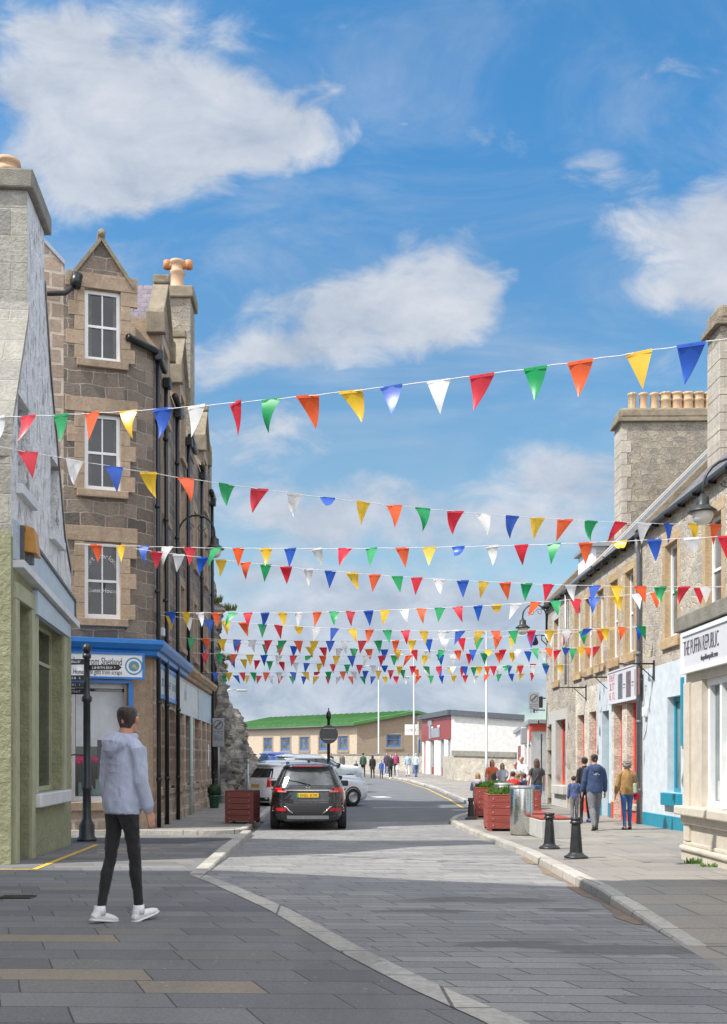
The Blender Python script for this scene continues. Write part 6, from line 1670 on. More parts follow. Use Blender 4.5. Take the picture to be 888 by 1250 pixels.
for sg in (-1, 1):
    mb = MB(); patch(mb, lambda u, v, o: S.rear(sg*u, v, o), lambda v: lin(S.halfw(v)*.70, S.halfw(v)*.992, 10), lin(.925, 1.03, 3), .022); tl = mb.build('tail_light', M['lamp_red'], t)
    mb = MB(); patch(mb, lambda u, v, o: S.rear(sg*u, v, o), lambda v: lin(S.halfw(v)*.56, S.halfw(v)*.80, 6), lin(.925, .965, 2), .026); mb.build('tail_light_lens', plain('pink_lamp_lens', (.60,.16,.15), .15, bumpy=0, coat=.5), tl)
    mb = MB(); patch(mb, lambda u, v, o: S.rear(sg*u, v, o), lambda v: lin(.52, .83, 6), lin(.475, .55, 2), .026); mb.build('rear_reflector', M['lamp_dark'], t)
    mb = MB()
    ctrl = [(.36,.43),(.46,.50),(.52,.575),(.84,.59),(.88,.50),(.86,.455)]
    mb.tube([S.rear(sg*x, z, .022) for x, z in ctrl], .014, 8); mb.build('bumper_trim', M['chrome'], t)
mb = MB(); mb.tube([S.rear(x, .972, .024) for x in lin(-.60, .60, 10)], .014, 8); mb.build('tailgate_bar', M['chrome'], t)
mb = MB()
c = S.rear(0, 1.035, .016)
for k in range(8):
    a0, a1 = math.pi/8+math.pi/4*k, math.pi/8+math.pi/4*(k+1)
    mb.face([c+Vector((r*math.cos(a), 0, r*math.sin(a))) for r, a in ((.042,a0),(.055,a0),(.055,a1),(.042,a1))])
for x0, z0, x1, z1 in ((-.03,-.02,-.03,.02),(-.03,.02,-.015,0),(-.015,0,0,.02),(0,.02,0,-.02),(.032,.018,.012,.018),(.012,.018,.012,-.018),(.012,-.018,.032,-.018),(.032,-.018,.032,0)):
    mb.tube([c+Vector((x0,-.003,z0)), c+Vector((x1,-.003,z1))], .004, 4)
mb.build('badge', M['chrome'], t)
mb = MB(); yb = S.rear(0, .82, .02).y; mb.bbox(-.26, .26, yb-.012, yb+.02, .80, .905, .004); pl_ = mb.build('number_plate', plain('yellow_plate', (.80,.50,.03), .4, var=.04, bumpy=0), t)
mb = MB(); mb.bbox(-.26, -.215, yb-.0135, yb-.011, .803, .902, .0005); mb.build('plate_band', plain('green_plate_band', (.03,.40,.10), .4, bumpy=0), pl_)
m_ = Matrix.Translation((-.195, yb-.014, .822)) @ Matrix.Rotation(R(90), 4, 'X'); lettering('SM21 KYK', .088, pl_, M['text_black'], m_, width=.43, ext=.001)
mb = MB(); patch(mb, lambda u, v, o: S.rear(u, v, o), lambda v: lin(-.42-(.93-v)*.8, .42+(.93-v)*.8, 8), lin(.76, .93, 3), -.004+.006); mb.build('plate_recess', plain('grey_plate_recess', (.05,.055,.065), .3, bumpy=0), t)
mb = MB(); patch(mb, lambda u, v, o: S.rear(u, v, o), lambda v: lin(-S.halfw(v)*.97, S.halfw(v)*.97, 14), lin(.40, .66, 4), .006); mb.build('rear_bumper', M['plastic_black'], t)
mb = MB()
for pts_ in ([(.64,1.045),(.68,.90),(.70,.74),(.62,.705),(0,.70),(-.62,.705),(-.70,.74),(-.68,.90),(-.64,1.045)], [(-.90,.665),(-.5,.66),(0,.66),(.5,.66),(.90,.665)]):
    q_ = [S.rear(a_+(c_-a_)*f_, b_+(d_-b_)*f_, .003) for (a_, b_), (c_, d_) in zip(pts_, pts_[1:]) for f_ in (0,.25,.5,.75)]
    mb.tube(q_, .006, 5)
mb.build('tailgate_gap', M['text_black'], t)
mb = MB(); patch(mb, lambda u, v, o: S.rear(u, v, o), lambda v: lin(-.5, .5, 8), lin(.285, .37, 2), .020); mb.build('skid_plate', M['lead'], t)
mb = MB(); patch(mb, lambda u, v, o: S.rear(u, v, o), lambda v: lin(-.35, .35, 8), lin(1.545, 1.565, 1), .006); mb.build('brake_light', M['lamp_dark'], t)
mb = MB(); mb.obox((0,1.3,1.665), ((1,0,0),(0,1,0),(0,0,1)), (.03,.09,.035), 0, .02); mb.build('antenna', M['black_paint'], t)
# cars standing side-on or at an angle beyond
white = car_paint('white_car_paint', (.74,.75,.76), .0); silver = car_paint('silver_car_paint', (.48,.50,.52), .25); bluec = car_paint('deep_blue_car_paint', (.02,.06,.30), .4); grey = car_paint('pale_grey_car_paint', (.42,.46,.48), .25)
def place(label, xr, yr, heading, sl, paint, cab, wh, **k):
    return make_car(label, (xr, yr, g(yr+1)+max(0, apron(xr+1.2, yr+1)-.008)), R(heading), sl, paint, cab, wh, **k)
# heading: rotation of the car's forward (+y) axis; -50 points it to the right and away
place('white estate car parked at an angle behind the black car', gx(352,36.5)-1.15, 35.6, -54, suv(4.6,1.84,1.62), white, (1.04,1.42,.6,.85,3.3,2.6), [(.85,.34,.22),(3.65,.34,.22)], roof=(.75,2.2,1.60,.53))
place('second white car parked just beyond the white estate', -2.7, 39.6, -60, suv(4.5,1.84,1.64), white, (1.04,1.43,.6,.85,3.2,2.5), [(.85,.34,.22),(3.55,.34,.22)])
place('small silver soft-top car parked nose towards the road', -2.45, 43.9, -64, hatch(3.95,1.72,1.42), silver, (.93,1.22,.9,1.1,2.4,1.95), [(.75,.31,.2),(3.2,.31,.2)])
place('grey estate car with roof rails parked beyond the silver soft-top', -2.6, 49.0, -62, suv(4.7,1.82,1.66), grey, (1.06,1.46,.6,.85,3.3,2.7), [(.85,.33,.2),(3.7,.33,.2)], roof=(.75,2.3,1.64,.52))
place('deep blue car parked farther back by the rock', -3.7, 54.5, -58, suv(4.3,1.8,1.70), bluec, (1.08,1.50,.6,.85,3.0,2.4), [(.8,.32,.2),(3.4,.32,.2)])
place('farthest white car parked with its bonnet towards the walkers', -2.2, 60.0, -66, suv(4.5,1.82,1.55), white, (1.0,1.36,.6,.85,3.0,2.4), [(.85,.33,.2),(3.55,.33,.2)])
# ================================================================== people
def remesh(mb, name, mat, parent, voxel, smooth=3, mats=None, region=None, folds=None):
    """fuse overlapping tubes into one continuous surface"""
    me = bpy.data.meshes.new('tmp'); me.from_pydata([tuple(v) for v in mb.v], [], mb.f)
    bm = bmesh.new(); bm.from_mesh(me); bmesh.ops.remove_doubles(bm, verts=bm.verts[:], dist=1e-6); bmesh.ops.recalc_face_normals(bm, faces=bm.faces[:]); bm.to_mesh(me); bm.free()
    o = bpy.data.objects.new('tmp', me); COL.objects.link(o)
    m = o.modifiers.new('r', 'REMESH'); m.mode = 'VOXEL'; m.voxel_size = voxel
    s = o.modifiers.new('s', 'SMOOTH'); s.factor = .5; s.iterations = smooth
    me2 = bpy.data.meshes.new_from_object(o.evaluated_get(bpy.context.evaluated_depsgraph_get()))
    bpy.data.objects.remove(o); bpy.data.meshes.remove(me)
    me2.name = name; me2.materials.clear()
    for mm in (mats or [mat]): me2.materials.append(mm)
    if folds:
        A, fz = folds; me2.update(); nr = [v.normal.copy() for v in me2.vertices]
        for v, n_ in zip(me2.vertices, nr):
            c = v.co; w = noise.noise(Vector((c.x*9, c.y*9, c.z*4)))
            r1 = 1-abs(noise.noise(Vector((c.x*11+c.z*6+w, c.y*11-c.z*3, c.z*4.5*fz))))*2.2
            r2 = 1-abs(noise.noise(Vector((c.x*17-c.z*8, c.y*17+c.z*5, c.z*9*fz+4))))*2.4
            v.co = c+n_*A*(r1*.75+r2*.35-.5)
    for p in me2.polygons:
        p.use_smooth = True
        if region: p.material_index = region(p.center)
    o = bpy.data.objects.new(name, me2); COL.objects.link(o); o.parent = parent
    return o

SKIN2 = plain('fair_skin', (.58,.33,.25), .55, var=.12, scale=12, bumpy=.05)
HAIR = {k: cloth('%s_hair' % k, c, var=.4, wr=.8, rough=.6, scale=3) for k, c in (('dark_brown',(.030,.018,.012)),('brown',(.09,.045,.022)),('blond',(.33,.20,.09)),('grey',(.24,.20,.17)),('black',(.012,.011,.011)),('red',(.30,.06,.03)),('white',(.5,.48,.45)))}
TOPM = {}
def fabric(name, col, **k):
    if name not in TOPM: TOPM[name] = cloth(name, col, **k)
    return TOPM[name]

def person(label, loc, heading, h, top, bottom, hair, shoes, *, legs=((0,2),(0,2)), arms=((0,6,12),(0,6,12)), style='jacket', sleeve=1.0, hairstyle='short', head=(0,0), lean=0, seated=False, vox=.012, build=1.0, group=None, hem=.0, skin=None, hipw=1.0, toe=(0,0), extra=None, armout=None, splay=(0,0), shoulder=1.0):
    """legs: (thigh pitch, knee flex) left, right; arms: (pitch, outwards, elbow) left, right; degrees; lengths for a height of 1.8 m"""
    k = h/1.8; t = empty('person', loc, label, 'person', group, R(heading))
    skin = skin or M['skin']; b = build
    hipz = .93 if not seated else .50
    HIP = Vector((0,0,hipz)); pts = {}
    low = 9
    for i, sg in ((0,-1),(1,1)):
        a, f = R(legs[i][0]), R(legs[i][1]); hp = HIP+Vector((sg*.078*b*hipw,0,-.02)); sx = math.sin(R(splay[i]))*sg
        kn = hp+Vector((sx*.43, math.sin(a)*.43, -math.cos(a)*.43)); an = kn+Vector((sx*.1, math.sin(a-f)*.42, -math.cos(a-f)*.42))
        pts['hip',i], pts['kn',i], pts['an',i] = hp, kn, an; low = min(low, an.z-.085)
    dz = -low if not seated else 0
    if seated: dz = .50*0
    for q in pts: pts[q] = pts[q]+Vector((0,0,dz))
    HIP = HIP+Vector((0,0,dz))
    L = R(lean)
    def up(z, x=0, y=0): # point on the trunk, z above the hip, leaning forward
        return HIP+Vector((x, y*math.cos(L)+z*math.sin(L), z*math.cos(L)-y*math.sin(L)))
    for i, sg in ((0,-1),(1,1)):
        p_, o_, e_ = (R(v) for v in arms[i]); sh = up(.485, sg*.172*b*shoulder, -.012)
        d1 = Vector((sg*math.sin(o_), math.sin(p_)*math.cos(o_), -math.cos(p_)*math.cos(o_))); el = sh+d1*.30
        inw = -.12*sg if armout is None else armout[i]*sg
        d2 = Vector((sg*math.sin(o_)*.6+inw*math.sin(e_), math.sin(p_+e_)*math.cos(o_), -math.cos(p_+e_)*math.cos(o_))).normalized(); wr = el+d2*.255
        pts['sh',i], pts['el',i], pts['wr',i], pts['d2',i] = sh, el, wr, d2
    NK = up(.575); HC = up(.700, 0, .03)
    X = Vector((1,0,0)); S = lambda v: tuple(Vector(v)*k)
    def T(mb, ps, rs, n=12, side=X): mb.tube([p*k for p in ps], [(r[0]*k, r[1]*k) if isinstance(r, tuple) else r*k for r in rs], n, side=side)
    hr, hp_ = R(head[0]), R(head[1])
    Hm = Matrix.Translation(HC) @ Matrix.Rotation(hr, 4, 'Z') @ Matrix.Rotation(hp_, 4, 'X')
    H = lambda x, y, z: Hm @ Vector((x, y, z))
    # ---- body
    mb = MB()
    T(mb, [up(-.06), up(.05), up(.16), up(.30), up(.42), up(.50), up(.55)], [(.11*b,.075),(.13*b*hipw,.09*b),(.12*b,.085*b),(.13*b,.09*b),(.14*b,.09*b),(.115*b,.07),(.06,.055)], 16)
    T(mb, [up(.50), NK, up(.66,0,.015)], [.075,.058,.055], 12)
    # head: skull, jaw, nose, ears, brow
    T(mb, [H(0,.0,-.115), H(0,.005,-.095), H(0,0,-.05), H(0,-.005,.0), H(0,-.01,.05), H(0,-.012,.09), H(0,-.012,.112)], [(.02,.035),(.048,.062),(.064,.084),(.073,.096),(.074,.098),(.055,.075),(.02,.03)], 16, side=(Hm.to_3x3() @ Vector((1,0,0))))
    T(mb, [H(0,.085,.022), H(0,.105,-.005), H(0,.112,-.022), H(0,.09,-.034)], [.010,.014,.019,.012], 8)
    T(mb, [H(-.04,.083,.032), H(0,.092,.036), H(.04,.083,.032)], [.008,.010,.008], 6)
    T(mb, [H(-.024,.083,-.062), H(0,.091,-.060), H(.024,.083,-.062)], [.006,.009,.006], 6)
    T(mb, [H(-.025,.07,-.10), H(0,.082,-.102), H(.025,.07,-.10)], [.014,.018,.014], 6)
    for sg in (-1,1): T(mb, [H(sg*.072,.006,-.035), H(sg*.083,.0,-.01), H(sg*.085,-.006,.015), H(sg*.075,.0,.022)], [(.010,.012),(.011,.02),(.011,.018),(.008,.010)], 8)
    for i, sg in ((0,-1),(1,1)):
        sh, el, wr, d2 = pts['sh',i], pts['el',i], pts['wr',i], pts['d2',i]
        T(mb, [up(.46, sg*.08*b), sh+Vector((-sg*.02,0,-.025)), sh+(el-sh)*.3, el, el+(wr-el)*.3, wr], ([.035,(.034,.036),.036,.034,.034,.026] if sleeve > .7 else [.035,(.036,.038),.042,.041,.041,.028]), 10)
        # hand: palm, four bent fingers, thumb
        fwd = Vector((0,1,0)); fwd = (fwd-d2*fwd.dot(d2)); fwd.normalize(); lat = d2.cross(fwd)*sg   # lat points away from the palm side
        T(mb, [wr-d2*.02, wr+d2*.03, wr+d2*.075, wr+d2*.095], [(.026,.018),(.038,.017),(.042,.016),(.036,.012)], 10, side=fwd)
        for j, (o_, l_) in enumerate(((.030,.072),(.010,.080),(-.010,.074),(-.029,.058))):
            b0_ = wr+d2*.08+fwd*o_; cur = -lat*1.0
            p1 = b0_+d2*l_*.45; p2 = p1+(d2*.86+cur*.5).normalized()*l_*.33; p3 = p2+(d2*.55+cur*.83).normalized()*l_*.28
            T(mb, [b0_-d2*.02, b0_, p1, p2, p3], [.0095,.0092,.0088,.008,.0065], 8)
        tb = wr+d2*.025+fwd*.030; T(mb, [tb-d2*.015-fwd*.012, tb+fwd*.012+d2*.015, tb+fwd*.024+d2*.042-lat*.008, tb+fwd*.024+d2*.068-lat*.014], [.013,.0125,.010,.0075], 8)
        hp2, kn, an = pts['hip',i], pts['kn',i], pts['an',i]
        T(mb, [hp2+Vector((0,0,.06)), hp2, hp2+(kn-hp2)*.4, kn, kn+(an-kn)*.3, an], [.065,.068*b,.058*b,.044,.040,.030], 12)
        fd = Vector((0, math.cos(R(toe[i])), math.sin(R(toe[i])))); 
        T(mb, [an+Vector((0,-.03,-.03)), an+fd*.05+Vector((0,0,-.05)), an+fd*.13+Vector((0,0,-.062))], [.036,.036,.026], 10)
        pts['fd',i] = fd
    body = remesh(mb, 'body', skin, t, max(.0065, vox*.62)*k, 2)
    # eyes and lips show only from the front
    mb = MB()
    for sg in (-1,1): mb.lathe([(.0,-.009*k),(.007*k,-.006*k),(.009*k,0),(.007*k,.006*k),(.0,.009*k)], H(sg*.030,.081,.012)*k, 8)
    mb.build('eyes', M['text_black'], body)
    # ---- top
    th = .014
    mb = MB(); wd = b
    hemz = -.02-hem
    if style == 'hoodie': tr = [(hemz-.05,.170,.146),(hemz,.176,.152),(hemz+.05,.184,.152),(.16,.176,.140),(.28,.180,.140),(.38,.190,.138),(.45,.186,.126),(.495,.155,.108),(.535,.105,.09),(.58,.078,.076)]
    elif style == 'jacket': tr = [(hemz-.04,.172,.138),(hemz+.05,.174,.136),(.16,.164,.128),(.28,.170,.132),(.38,.182,.132),(.45,.176,.118),(.495,.145,.10),(.535,.10,.085),(.58,.072,.07)]
    elif style == 'coat': tr = [(hemz-.22,.195,.15),(hemz-.05,.185,.14),(.10,.168,.128),(.28,.172,.132),(.38,.184,.132),(.45,.178,.118),(.495,.145,.10),(.535,.10,.085),(.59,.073,.07)]
    else: tr = [(hemz-.03,.162,.12),(hemz+.05,.165,.125),(.16,.152,.118),(.28,.160,.124),(.38,.174,.124),(.45,.168,.11),(.495,.13,.092),(.53,.09,.076),(.555,.068,.066)]
    T(mb, [up(z) for z, a, c in tr], [(a*wd*(hipw if z < .1 else 1), c*wd) for z, a, c in tr], 20)
    for i, sg in ((0,-1),(1,1)):
        sh, el, wr = pts['sh',i], pts['el',i], pts['wr',i]
        full = {'hoodie':.016,'jacket':.010,'coat':.014}.get(style, .004)
        if sleeve > .7:
            e = el+(wr-el)*.93
            T(mb, [up(.465, sg*.06*b), sh+Vector((-sg*.035,0,.004)), sh+Vector((sg*.004,0,-.03)), sh+(el-sh)*.45, el, el+(wr-el)*.45, el+(wr-el)*.80, e], [(.055,.07),(.060,.072),(.058+full*.6,.068+full*.6),.054+full*.8,.048+full,.045+full,.040+full,.034+full*.6], 14)
        else:
            e = sh+(el-sh)*.62
            T(mb, [up(.465, sg*.06*b), sh+Vector((-sg*.03,0,.004)), sh+Vector((sg*.004,0,-.03)), e], [(.055,.065),(.058,.066),(.058,.064),(.058,.060)], 12)
    if style == 'hoodie':   # hood folded on the back
        ring = []
        for q in range(9):
            a = math.pi*(q/8); ring.append(up(.555-.075*math.sin(a)-.005, .105*math.cos(a), -.03-.085*math.sin(a)))
        T(mb, ring, [.028,.048,.058,.064,.066,.064,.058,.048,.028], 10)
        T(mb, [up(.57,0,-.095), up(.50,0,-.145), up(.43,0,-.158), up(.385,0,-.145)], [(.115,.04),(.112,.05),(.080,.038),(.025,.018)], 12)
        T(mb, [up(.56,-.085,.03), up(.55,0,.075), up(.56,.085,.03)], [.03,.03,.03], 8)
        T(mb, [up(hemz-.055), up(hemz-.015)], [(.166*wd,.128*wd),(.170*wd,.132*wd)], 20)
        for i in (0,1): 
            el, wr = pts['el',i], pts['wr',i]; T(mb, [el+(wr-el)*.86, el+(wr-el)*1.0], [.041,.038], 12)
    elif style in ('jacket','coat'):
        T(mb, [up(.565,-.06,-.02), up(.575,0,-.065), up(.565,.06,-.02)], [.022,.026,.022], 8)
    cl = remesh(mb, {'hoodie':'hoodie','jacket':'jacket','coat':'coat'}.get(style,'shirt'), top, t, vox*k*.8, 3, folds=(.0055*k, 1.0) if vox < .013 else None)
    # ---- trousers
    mb = MB()
    T(mb, [up(-.10), up(-.03), up(.06), up(.11)], [(.10*b,.095*b),(.150*b*hipw,.122*b*hipw),(.150*b*hipw,.112*b),(.138*b,.102*b)], 18)
    fit = bottom[1] if isinstance(bottom, tuple) else .0; bm_ = bottom[0] if isinstance(bottom, tuple) else bottom
    for i, sg in ((0,-1),(1,1)):
        hp2, kn, an = pts['hip',i], pts['kn',i], pts['an',i]
        T(mb, [hp2+Vector((0,-.005,.06)), hp2+Vector((0,-.008,-.03)), hp2+(kn-hp2)*.45, kn, kn+(an-kn)*.28+Vector((0,-.008,0)), kn+(an-kn)*.65, kn+(an-kn)*.99], [.088*b,(.090*b,.098*b),.079*b+fit,.060+fit,.061+fit,.050+fit,.044+fit*.6], 14)
    remesh(mb, 'trousers', bm_, t, vox*k*.8, 2, folds=(.005*k, 2.2) if vox < .013 else None)
    # ---- shoes
    for i in (0,1):
        an, fd = pts['an',i], pts['fd',i]; upv = Vector((0,-fd.z,fd.y)); base = an-upv*.085
        mb = MB()
        T(mb, [base-fd*.075+upv*.03, base-fd*.06+upv*.04, base-fd*.01+upv*.045, base+fd*.07+upv*.038, base+fd*.14+upv*.032, base+fd*.185+upv*.026], [(.026,.02),(.036,.034),(.040,.044),(.045,.036),(.044,.028),(.024,.016)], 12)
        T(mb, [base-fd*.03+upv*.05, base-fd*.02+upv*.10], [.042,.040], 10)
        sh_ = remesh(mb, 'shoe', shoes, t, max(.006, vox*.55)*k, 2)
        mb = MB(); T(mb, [base-fd*.085+upv*.010, base-fd*.05+upv*.012, base+fd*.07+upv*.012, base+fd*.15+upv*.012, base+fd*.195+upv*.014], [(.030,.012),(.040,.013),(.048,.013),(.046,.012),(.024,.008)], 12); mb.build('sole', shoes if shoes.name.startswith('white') else M['rubber'], sh_)
    # ---- hair
    mb = MB(); sd = Hm.to_3x3() @ Vector((1,0,0))
    if hairstyle in ('short','crop'):
        e = .006 if hairstyle == 'crop' else .014
        T(mb, [H(0,-.060,-.070), H(0,-.052,-.045), H(0,-.034,-.01), H(0,-.024,.03), H(0,-.018,.07), H(0,-.015,.098), H(0,-.014,.108+e)], [(.045,.030),(.058,.045),(.071+e,.070+e),(.0765+e,.086+e),(.070+e,.092+e),(.053+e,.074+e),(.02,.03)], 18, side=sd)
    elif hairstyle == 'long':
        T(mb, [H(0,-.055,-.20), H(0,-.055,-.15), H(0,-.045,-.08), H(0,-.03,-.01), H(0,-.02,.04), H(0,-.016,.09), H(0,-.014,.135)], [(.06,.035),(.092,.06),(.098,.075),(.096,.090),(.092,.100),(.066,.085),(.02,.03)], 18, side=sd)
    elif hairstyle == 'curly':
        q = random.Random(hash(label) % 1000 if False else len(label))
        for c_ in range(70):
            v = Vector((q.gauss(0,1), q.gauss(0,1)-.35, q.gauss(0,1)+.25)).normalized()
            p = H(v.x*.098, v.y*.105-.02, v.z*.115+.0); 
            if v.y > .45 and v.z < .5: continue
            T(mb, [p-Vector((0,0,.012)), p+Vector((0,0,.012))], [.026,.026], 8)
        T(mb, [H(0,-.04,-.09), H(0,-.035,0), H(0,-.02,.06), H(0,-.015,.12)], [(.07,.05),(.09,.085),(.085,.095),(.03,.04)], 14, side=sd)
    if len(mb.v): remesh(mb, 'hair', hair, t, max(.007, vox*.6)*k, 2)
    t['k'] = k
    return t, pts, up, Hm, k

fab = fabric
denim = fab('blue_denim', (.045,.12,.30)); blackjean = fab('black_denim', (.016,.016,.018), wr=.7); navy = fab('navy_cotton', (.022,.038,.10)); charcoal = fab('charcoal_cotton', (.05,.052,.056)); greytr = fab('mid_grey_cotton', (.17,.175,.19))
white_shoe = plain('white_trainers', (.72,.72,.72), .5, var=.08); dark_shoe = plain('dark_shoes', (.03,.028,.026), .5); brown_shoe = plain('brown_leather_boots', (.16,.07,.03), .5); blue_shoe = plain('blue_trainers', (.04,.10,.32), .5)
hoodie_m = cloth('washed_lilac_grey_fleece', (.40,.44,.57), var=.10, wr=.45, scale=1.2)
# 1 the man crossing the paving
mx, my = gx(150, 8.62), 8.62
t, pts, up, Hm, k = person('young man in a pale grey hoodie and black jeans walking across the paving', (mx, my, g(my)), -38, 1.86, hoodie_m, (blackjean, -.010), HAIR['dark_brown'], white_shoe,
    legs=((-9,5),(9,3)), arms=((-5,4,14),(3,4,16)), style='hoodie', hairstyle='crop', head=(16,4), lean=3, vox=.0085, hem=.0, toe=(-9,12), shoulder=1.0, build=.95)
mb = MB()   # raised stitched panel lines on the back
for z in (.33, .265): mb.tube([up(z, x, -.143-.0*abs(x))*k for x in (-.11,-.05,0,.05,.11)], .0035*k, 5)
mb.build('back_seam', hoodie_m, t)
mb = MB()
for i in (0,1):
    mb = MB(); an = pts['an',i]; mb.tube([(an+Vector((0,-.004,-.03)))*k, (an+Vector((0,-.006,.045)))*k], [.049*k,.046*k], 14); mb.build('sock', M['text_white'], t)
# 2-5 the family group on the right pavement
def at(px, Y): return (gx(px, Y), Y, zp(gx(px, Y), Y))
t, pts, up, Hm, k = person('man in a navy hooded top and grey trousers walking away past the shops', at(726, 22.8), 4, 1.74, fab('navy_fleece', (.035,.062,.145), wr=.6), (greytr, .016), HAIR['dark_brown'], dark_shoe, legs=((-10,12),(12,4)), arms=((4,10,14),(-4,10,16)), style='hoodie', hairstyle='crop', vox=.012, build=1.06, toe=(-22,6))
mb = MB(); Wp = Wall((-.1,0),(.1,0))
def back_mark(t, up, k):
    mb = MB(); d = -.150
    for x in lin(-.07,.07,13)[:-1]:
        if rnd.random() < .85: mb.face([up(.335,x,d)*k, up(.335,x+.009,d)*k, up(.352,x+.009,d)*k, up(.352,x,d)*k])
    mb.face([up(.365,-.04,d)*k, up(.365,.03,d)*k, up(.385,.04,d)*k, up(.392,0,d)*k, up(.378,-.03,d)*k])
    mb.build('back_print', M['text_white'], t)
back_mark(t, up, k)
person('taller boy in black beside the man in navy', at(714, 26.3), 2, 1.70, fab('black_jersey', (.018,.018,.02)), (blackjean, -.004), HAIR['dark_brown'], blue_shoe, legs=((8,4),(-8,8)), arms=((0,8,10),(0,8,10)), hairstyle='short', vox=.014, build=.9)
t, pts, up, Hm, k = person('small boy in a blue patterned top looking up with head tilted back', at(701.5, 26.0), -14, 1.22, fab('blue_patterned_cotton', (.06,.085,.20), var=.6, scale=2.2), (fab('grey_jogging_cotton', (.15,.15,.155)), .006), HAIR['dark_brown'], dark_shoe, legs=((-6,6),(6,4)), arms=((0,8,10),(10,8,20)), hairstyle='short', head=(-50,26), vox=.012, build=1.02, style='shirt')
t, pts, up, Hm, k = person('woman in a tan jacket and blue jeans with a shoulder bag', at(765.5, 23.1), -2, 1.60, fab('tan_corduroy', (.33,.19,.07), wr=.6), (denim, -.004), HAIR['grey'], brown_shoe, legs=((-6,4),(8,10)), arms=((2,12,14),(4,14,22)), hairstyle='curly', vox=.012, build=1.0, hipw=1.08, toe=(0,-14))
wx, wy, wz = at(765.5, 23.1)
def held(name, label, cat, mbs):
    tt = empty(name, (wx, wy, wz), label, cat, None, R(-2))
    for nm, mb, m_ in mbs: mb.build(nm, m_, tt)
b1 = MB(); c = up(.10, .225, .05)*k
b1.obox(c, (Vector((.35,.94,0)).normalized(), Vector((.94,-.35,0)).normalized(), (0,0,1)), (.15,.05,.12), 0, .03)
b2 = MB(); b2.tube([c+Vector((.0,.10,.10)), up(.40,.20,.11)*k, up(.53,.15,.0)*k, up(.40,.21,-.14)*k, c+Vector((-.02,-.12,.10))], .012, 6)
held('shoulder_bag', 'pale green patterned shoulder bag carried by the woman in tan', 'bag', [('bag_body', b1, plain('green_leaf_print', (.30,.34,.26), .7, var=.8, scale=14)), ('strap', b2, M['text_dark'])])
b1 = MB(); c = up(-.10, .27, .10)*k
q = random.Random(4)
V = []
for i in range(12):
    a = i*math.pi/6; r = .115 if i % 2 == 0 else .07; V.append(c+Vector((r*math.cos(a), .02*(-1)**i, r*math.sin(a)*1.05)))
for i in range(12): b1.face([V[i], V[(i+1) % 12], c+Vector((0,-.06,0))]); b1.face([V[(i+1) % 12], V[i], c+Vector((0,.06,0))])
b2 = MB(); b2.tube([c+Vector((-.01,0,.05)), c+Vector((-.05,-.05,.16))], .01, 6)
held('red_bag', 'crumpled bright red bag in the hand of the woman in tan', 'bag', [('bag_body', b1, plain('red_plastic', (.68,.02,.05), .4, var=.2)), ('handle', b2, plain('red_plastic_handle', (.6,.02,.05), .4))])
# woman by the planters and the people at the table
t, pts, up, Hm, k = person('woman in a dark grey T-shirt and blue jeans standing behind the planters', at(655.5, 29.6), 10, 1.66, fab('dark_grey_jersey', (.055,.057,.062)), (fab('mid_blue_denim', (.07,.19,.40)), .0), HAIR['brown'], dark_shoe, legs=((-3,2),(4,3)), arms=((6,10,10),(2,10,10)), style='shirt', sleeve=.5, hairstyle='long', vox=.013, skin=SKIN2, build=1.1, hipw=1.05)
mb = MB(); mb.tube([up(.52,.12,-.06)*k, up(.30,-.02,-.137)*k, up(.05,-.16,-.11)*k], .010, 6); mb.build('bag_strap', M['text_dark'], t)
person('woman with pink-red hair in an orange top and dark waistcoat facing the street', at(601, 36.3), 172, 1.62, fab('orange_hi_vis_cotton', (.72,.16,.05)), charcoal, HAIR['red'], dark_shoe, arms=((22,14,60),(22,14,60)), style='shirt', sleeve=1, hairstyle='long', vox=.016, skin=SKIN2)
person('girl in a pale lilac hooded top holding something by the table', at(613.5, 35.9), 165, 1.50, fab('pale_lilac_fleece', (.42,.41,.48)), charcoal, HAIR['dark_brown'], dark_shoe, arms=((25,10,80),(25,10,80)), style='hoodie', hairstyle='long', vox=.016, skin=SKIN2)
person('man in a white shirt and dark tie-like scarf standing at the table', at(637, 35.2), 150, 1.74, fab('white_cotton', (.70,.70,.72)), charcoal, HAIR['grey'], dark_shoe, arms=((15,10,50),(15,10,50)), style='jacket', hairstyle='crop', vox=.016, skin=SKIN2)
person('older man with grey hair at the table edge', at(629.5, 34.9), 150, 1.56, fab('pale_grey_jersey', (.45,.45,.46)), charcoal, HAIR['grey'], dark_shoe, arms=((15,10,40),(15,10,40)), style='shirt', hairstyle='crop', vox=.016, skin=SKIN2)
def seated(label, px, Y, heading, h, top, hairc, hs, style='shirt', dz=.0):
    x, y, z = at(px, Y); hz_ = .47
    person(label, (x, y, z-.04*0+(.45-.41*h/1.8)*0), heading, h, top, charcoal, hairc, dark_shoe, legs=((84,86),(84,86)), arms=((28,10,62),(28,10,62)), style=style, hairstyle=hs, seated=True, vox=.016, skin=SKIN2, lean=6)
seated('child in a pale hooded top sitting nearest the road, seen from behind', 583.5, 32.8, -10, 1.62, fab('pale_lilac_fleece', (.42,.41,.48)), HAIR['blond'], 'long', 'hoodie')
seated('person in a black top sitting with back turned at the street table', 603, 32.8, 0, 1.66, fab('black_jersey', (.018,.018,.02)), HAIR['black'], 'long')
seated('person in a bright red top sitting at the street table', 627, 32.8, 4, 1.70, fab('bright_red_jersey', (.62,.03,.03)), HAIR['brown'], 'short')
seated('fair-haired child in a white top sitting beside the red top', 634.5, 33.0, 30, 1.62, fab('white_cotton', (.70,.70,.72)), HAIR['blond'], 'short')
seated('child in a navy top sitting at the right end of the street table', 642, 33.0, 40, 1.62, navy, HAIR['brown'], 'short')
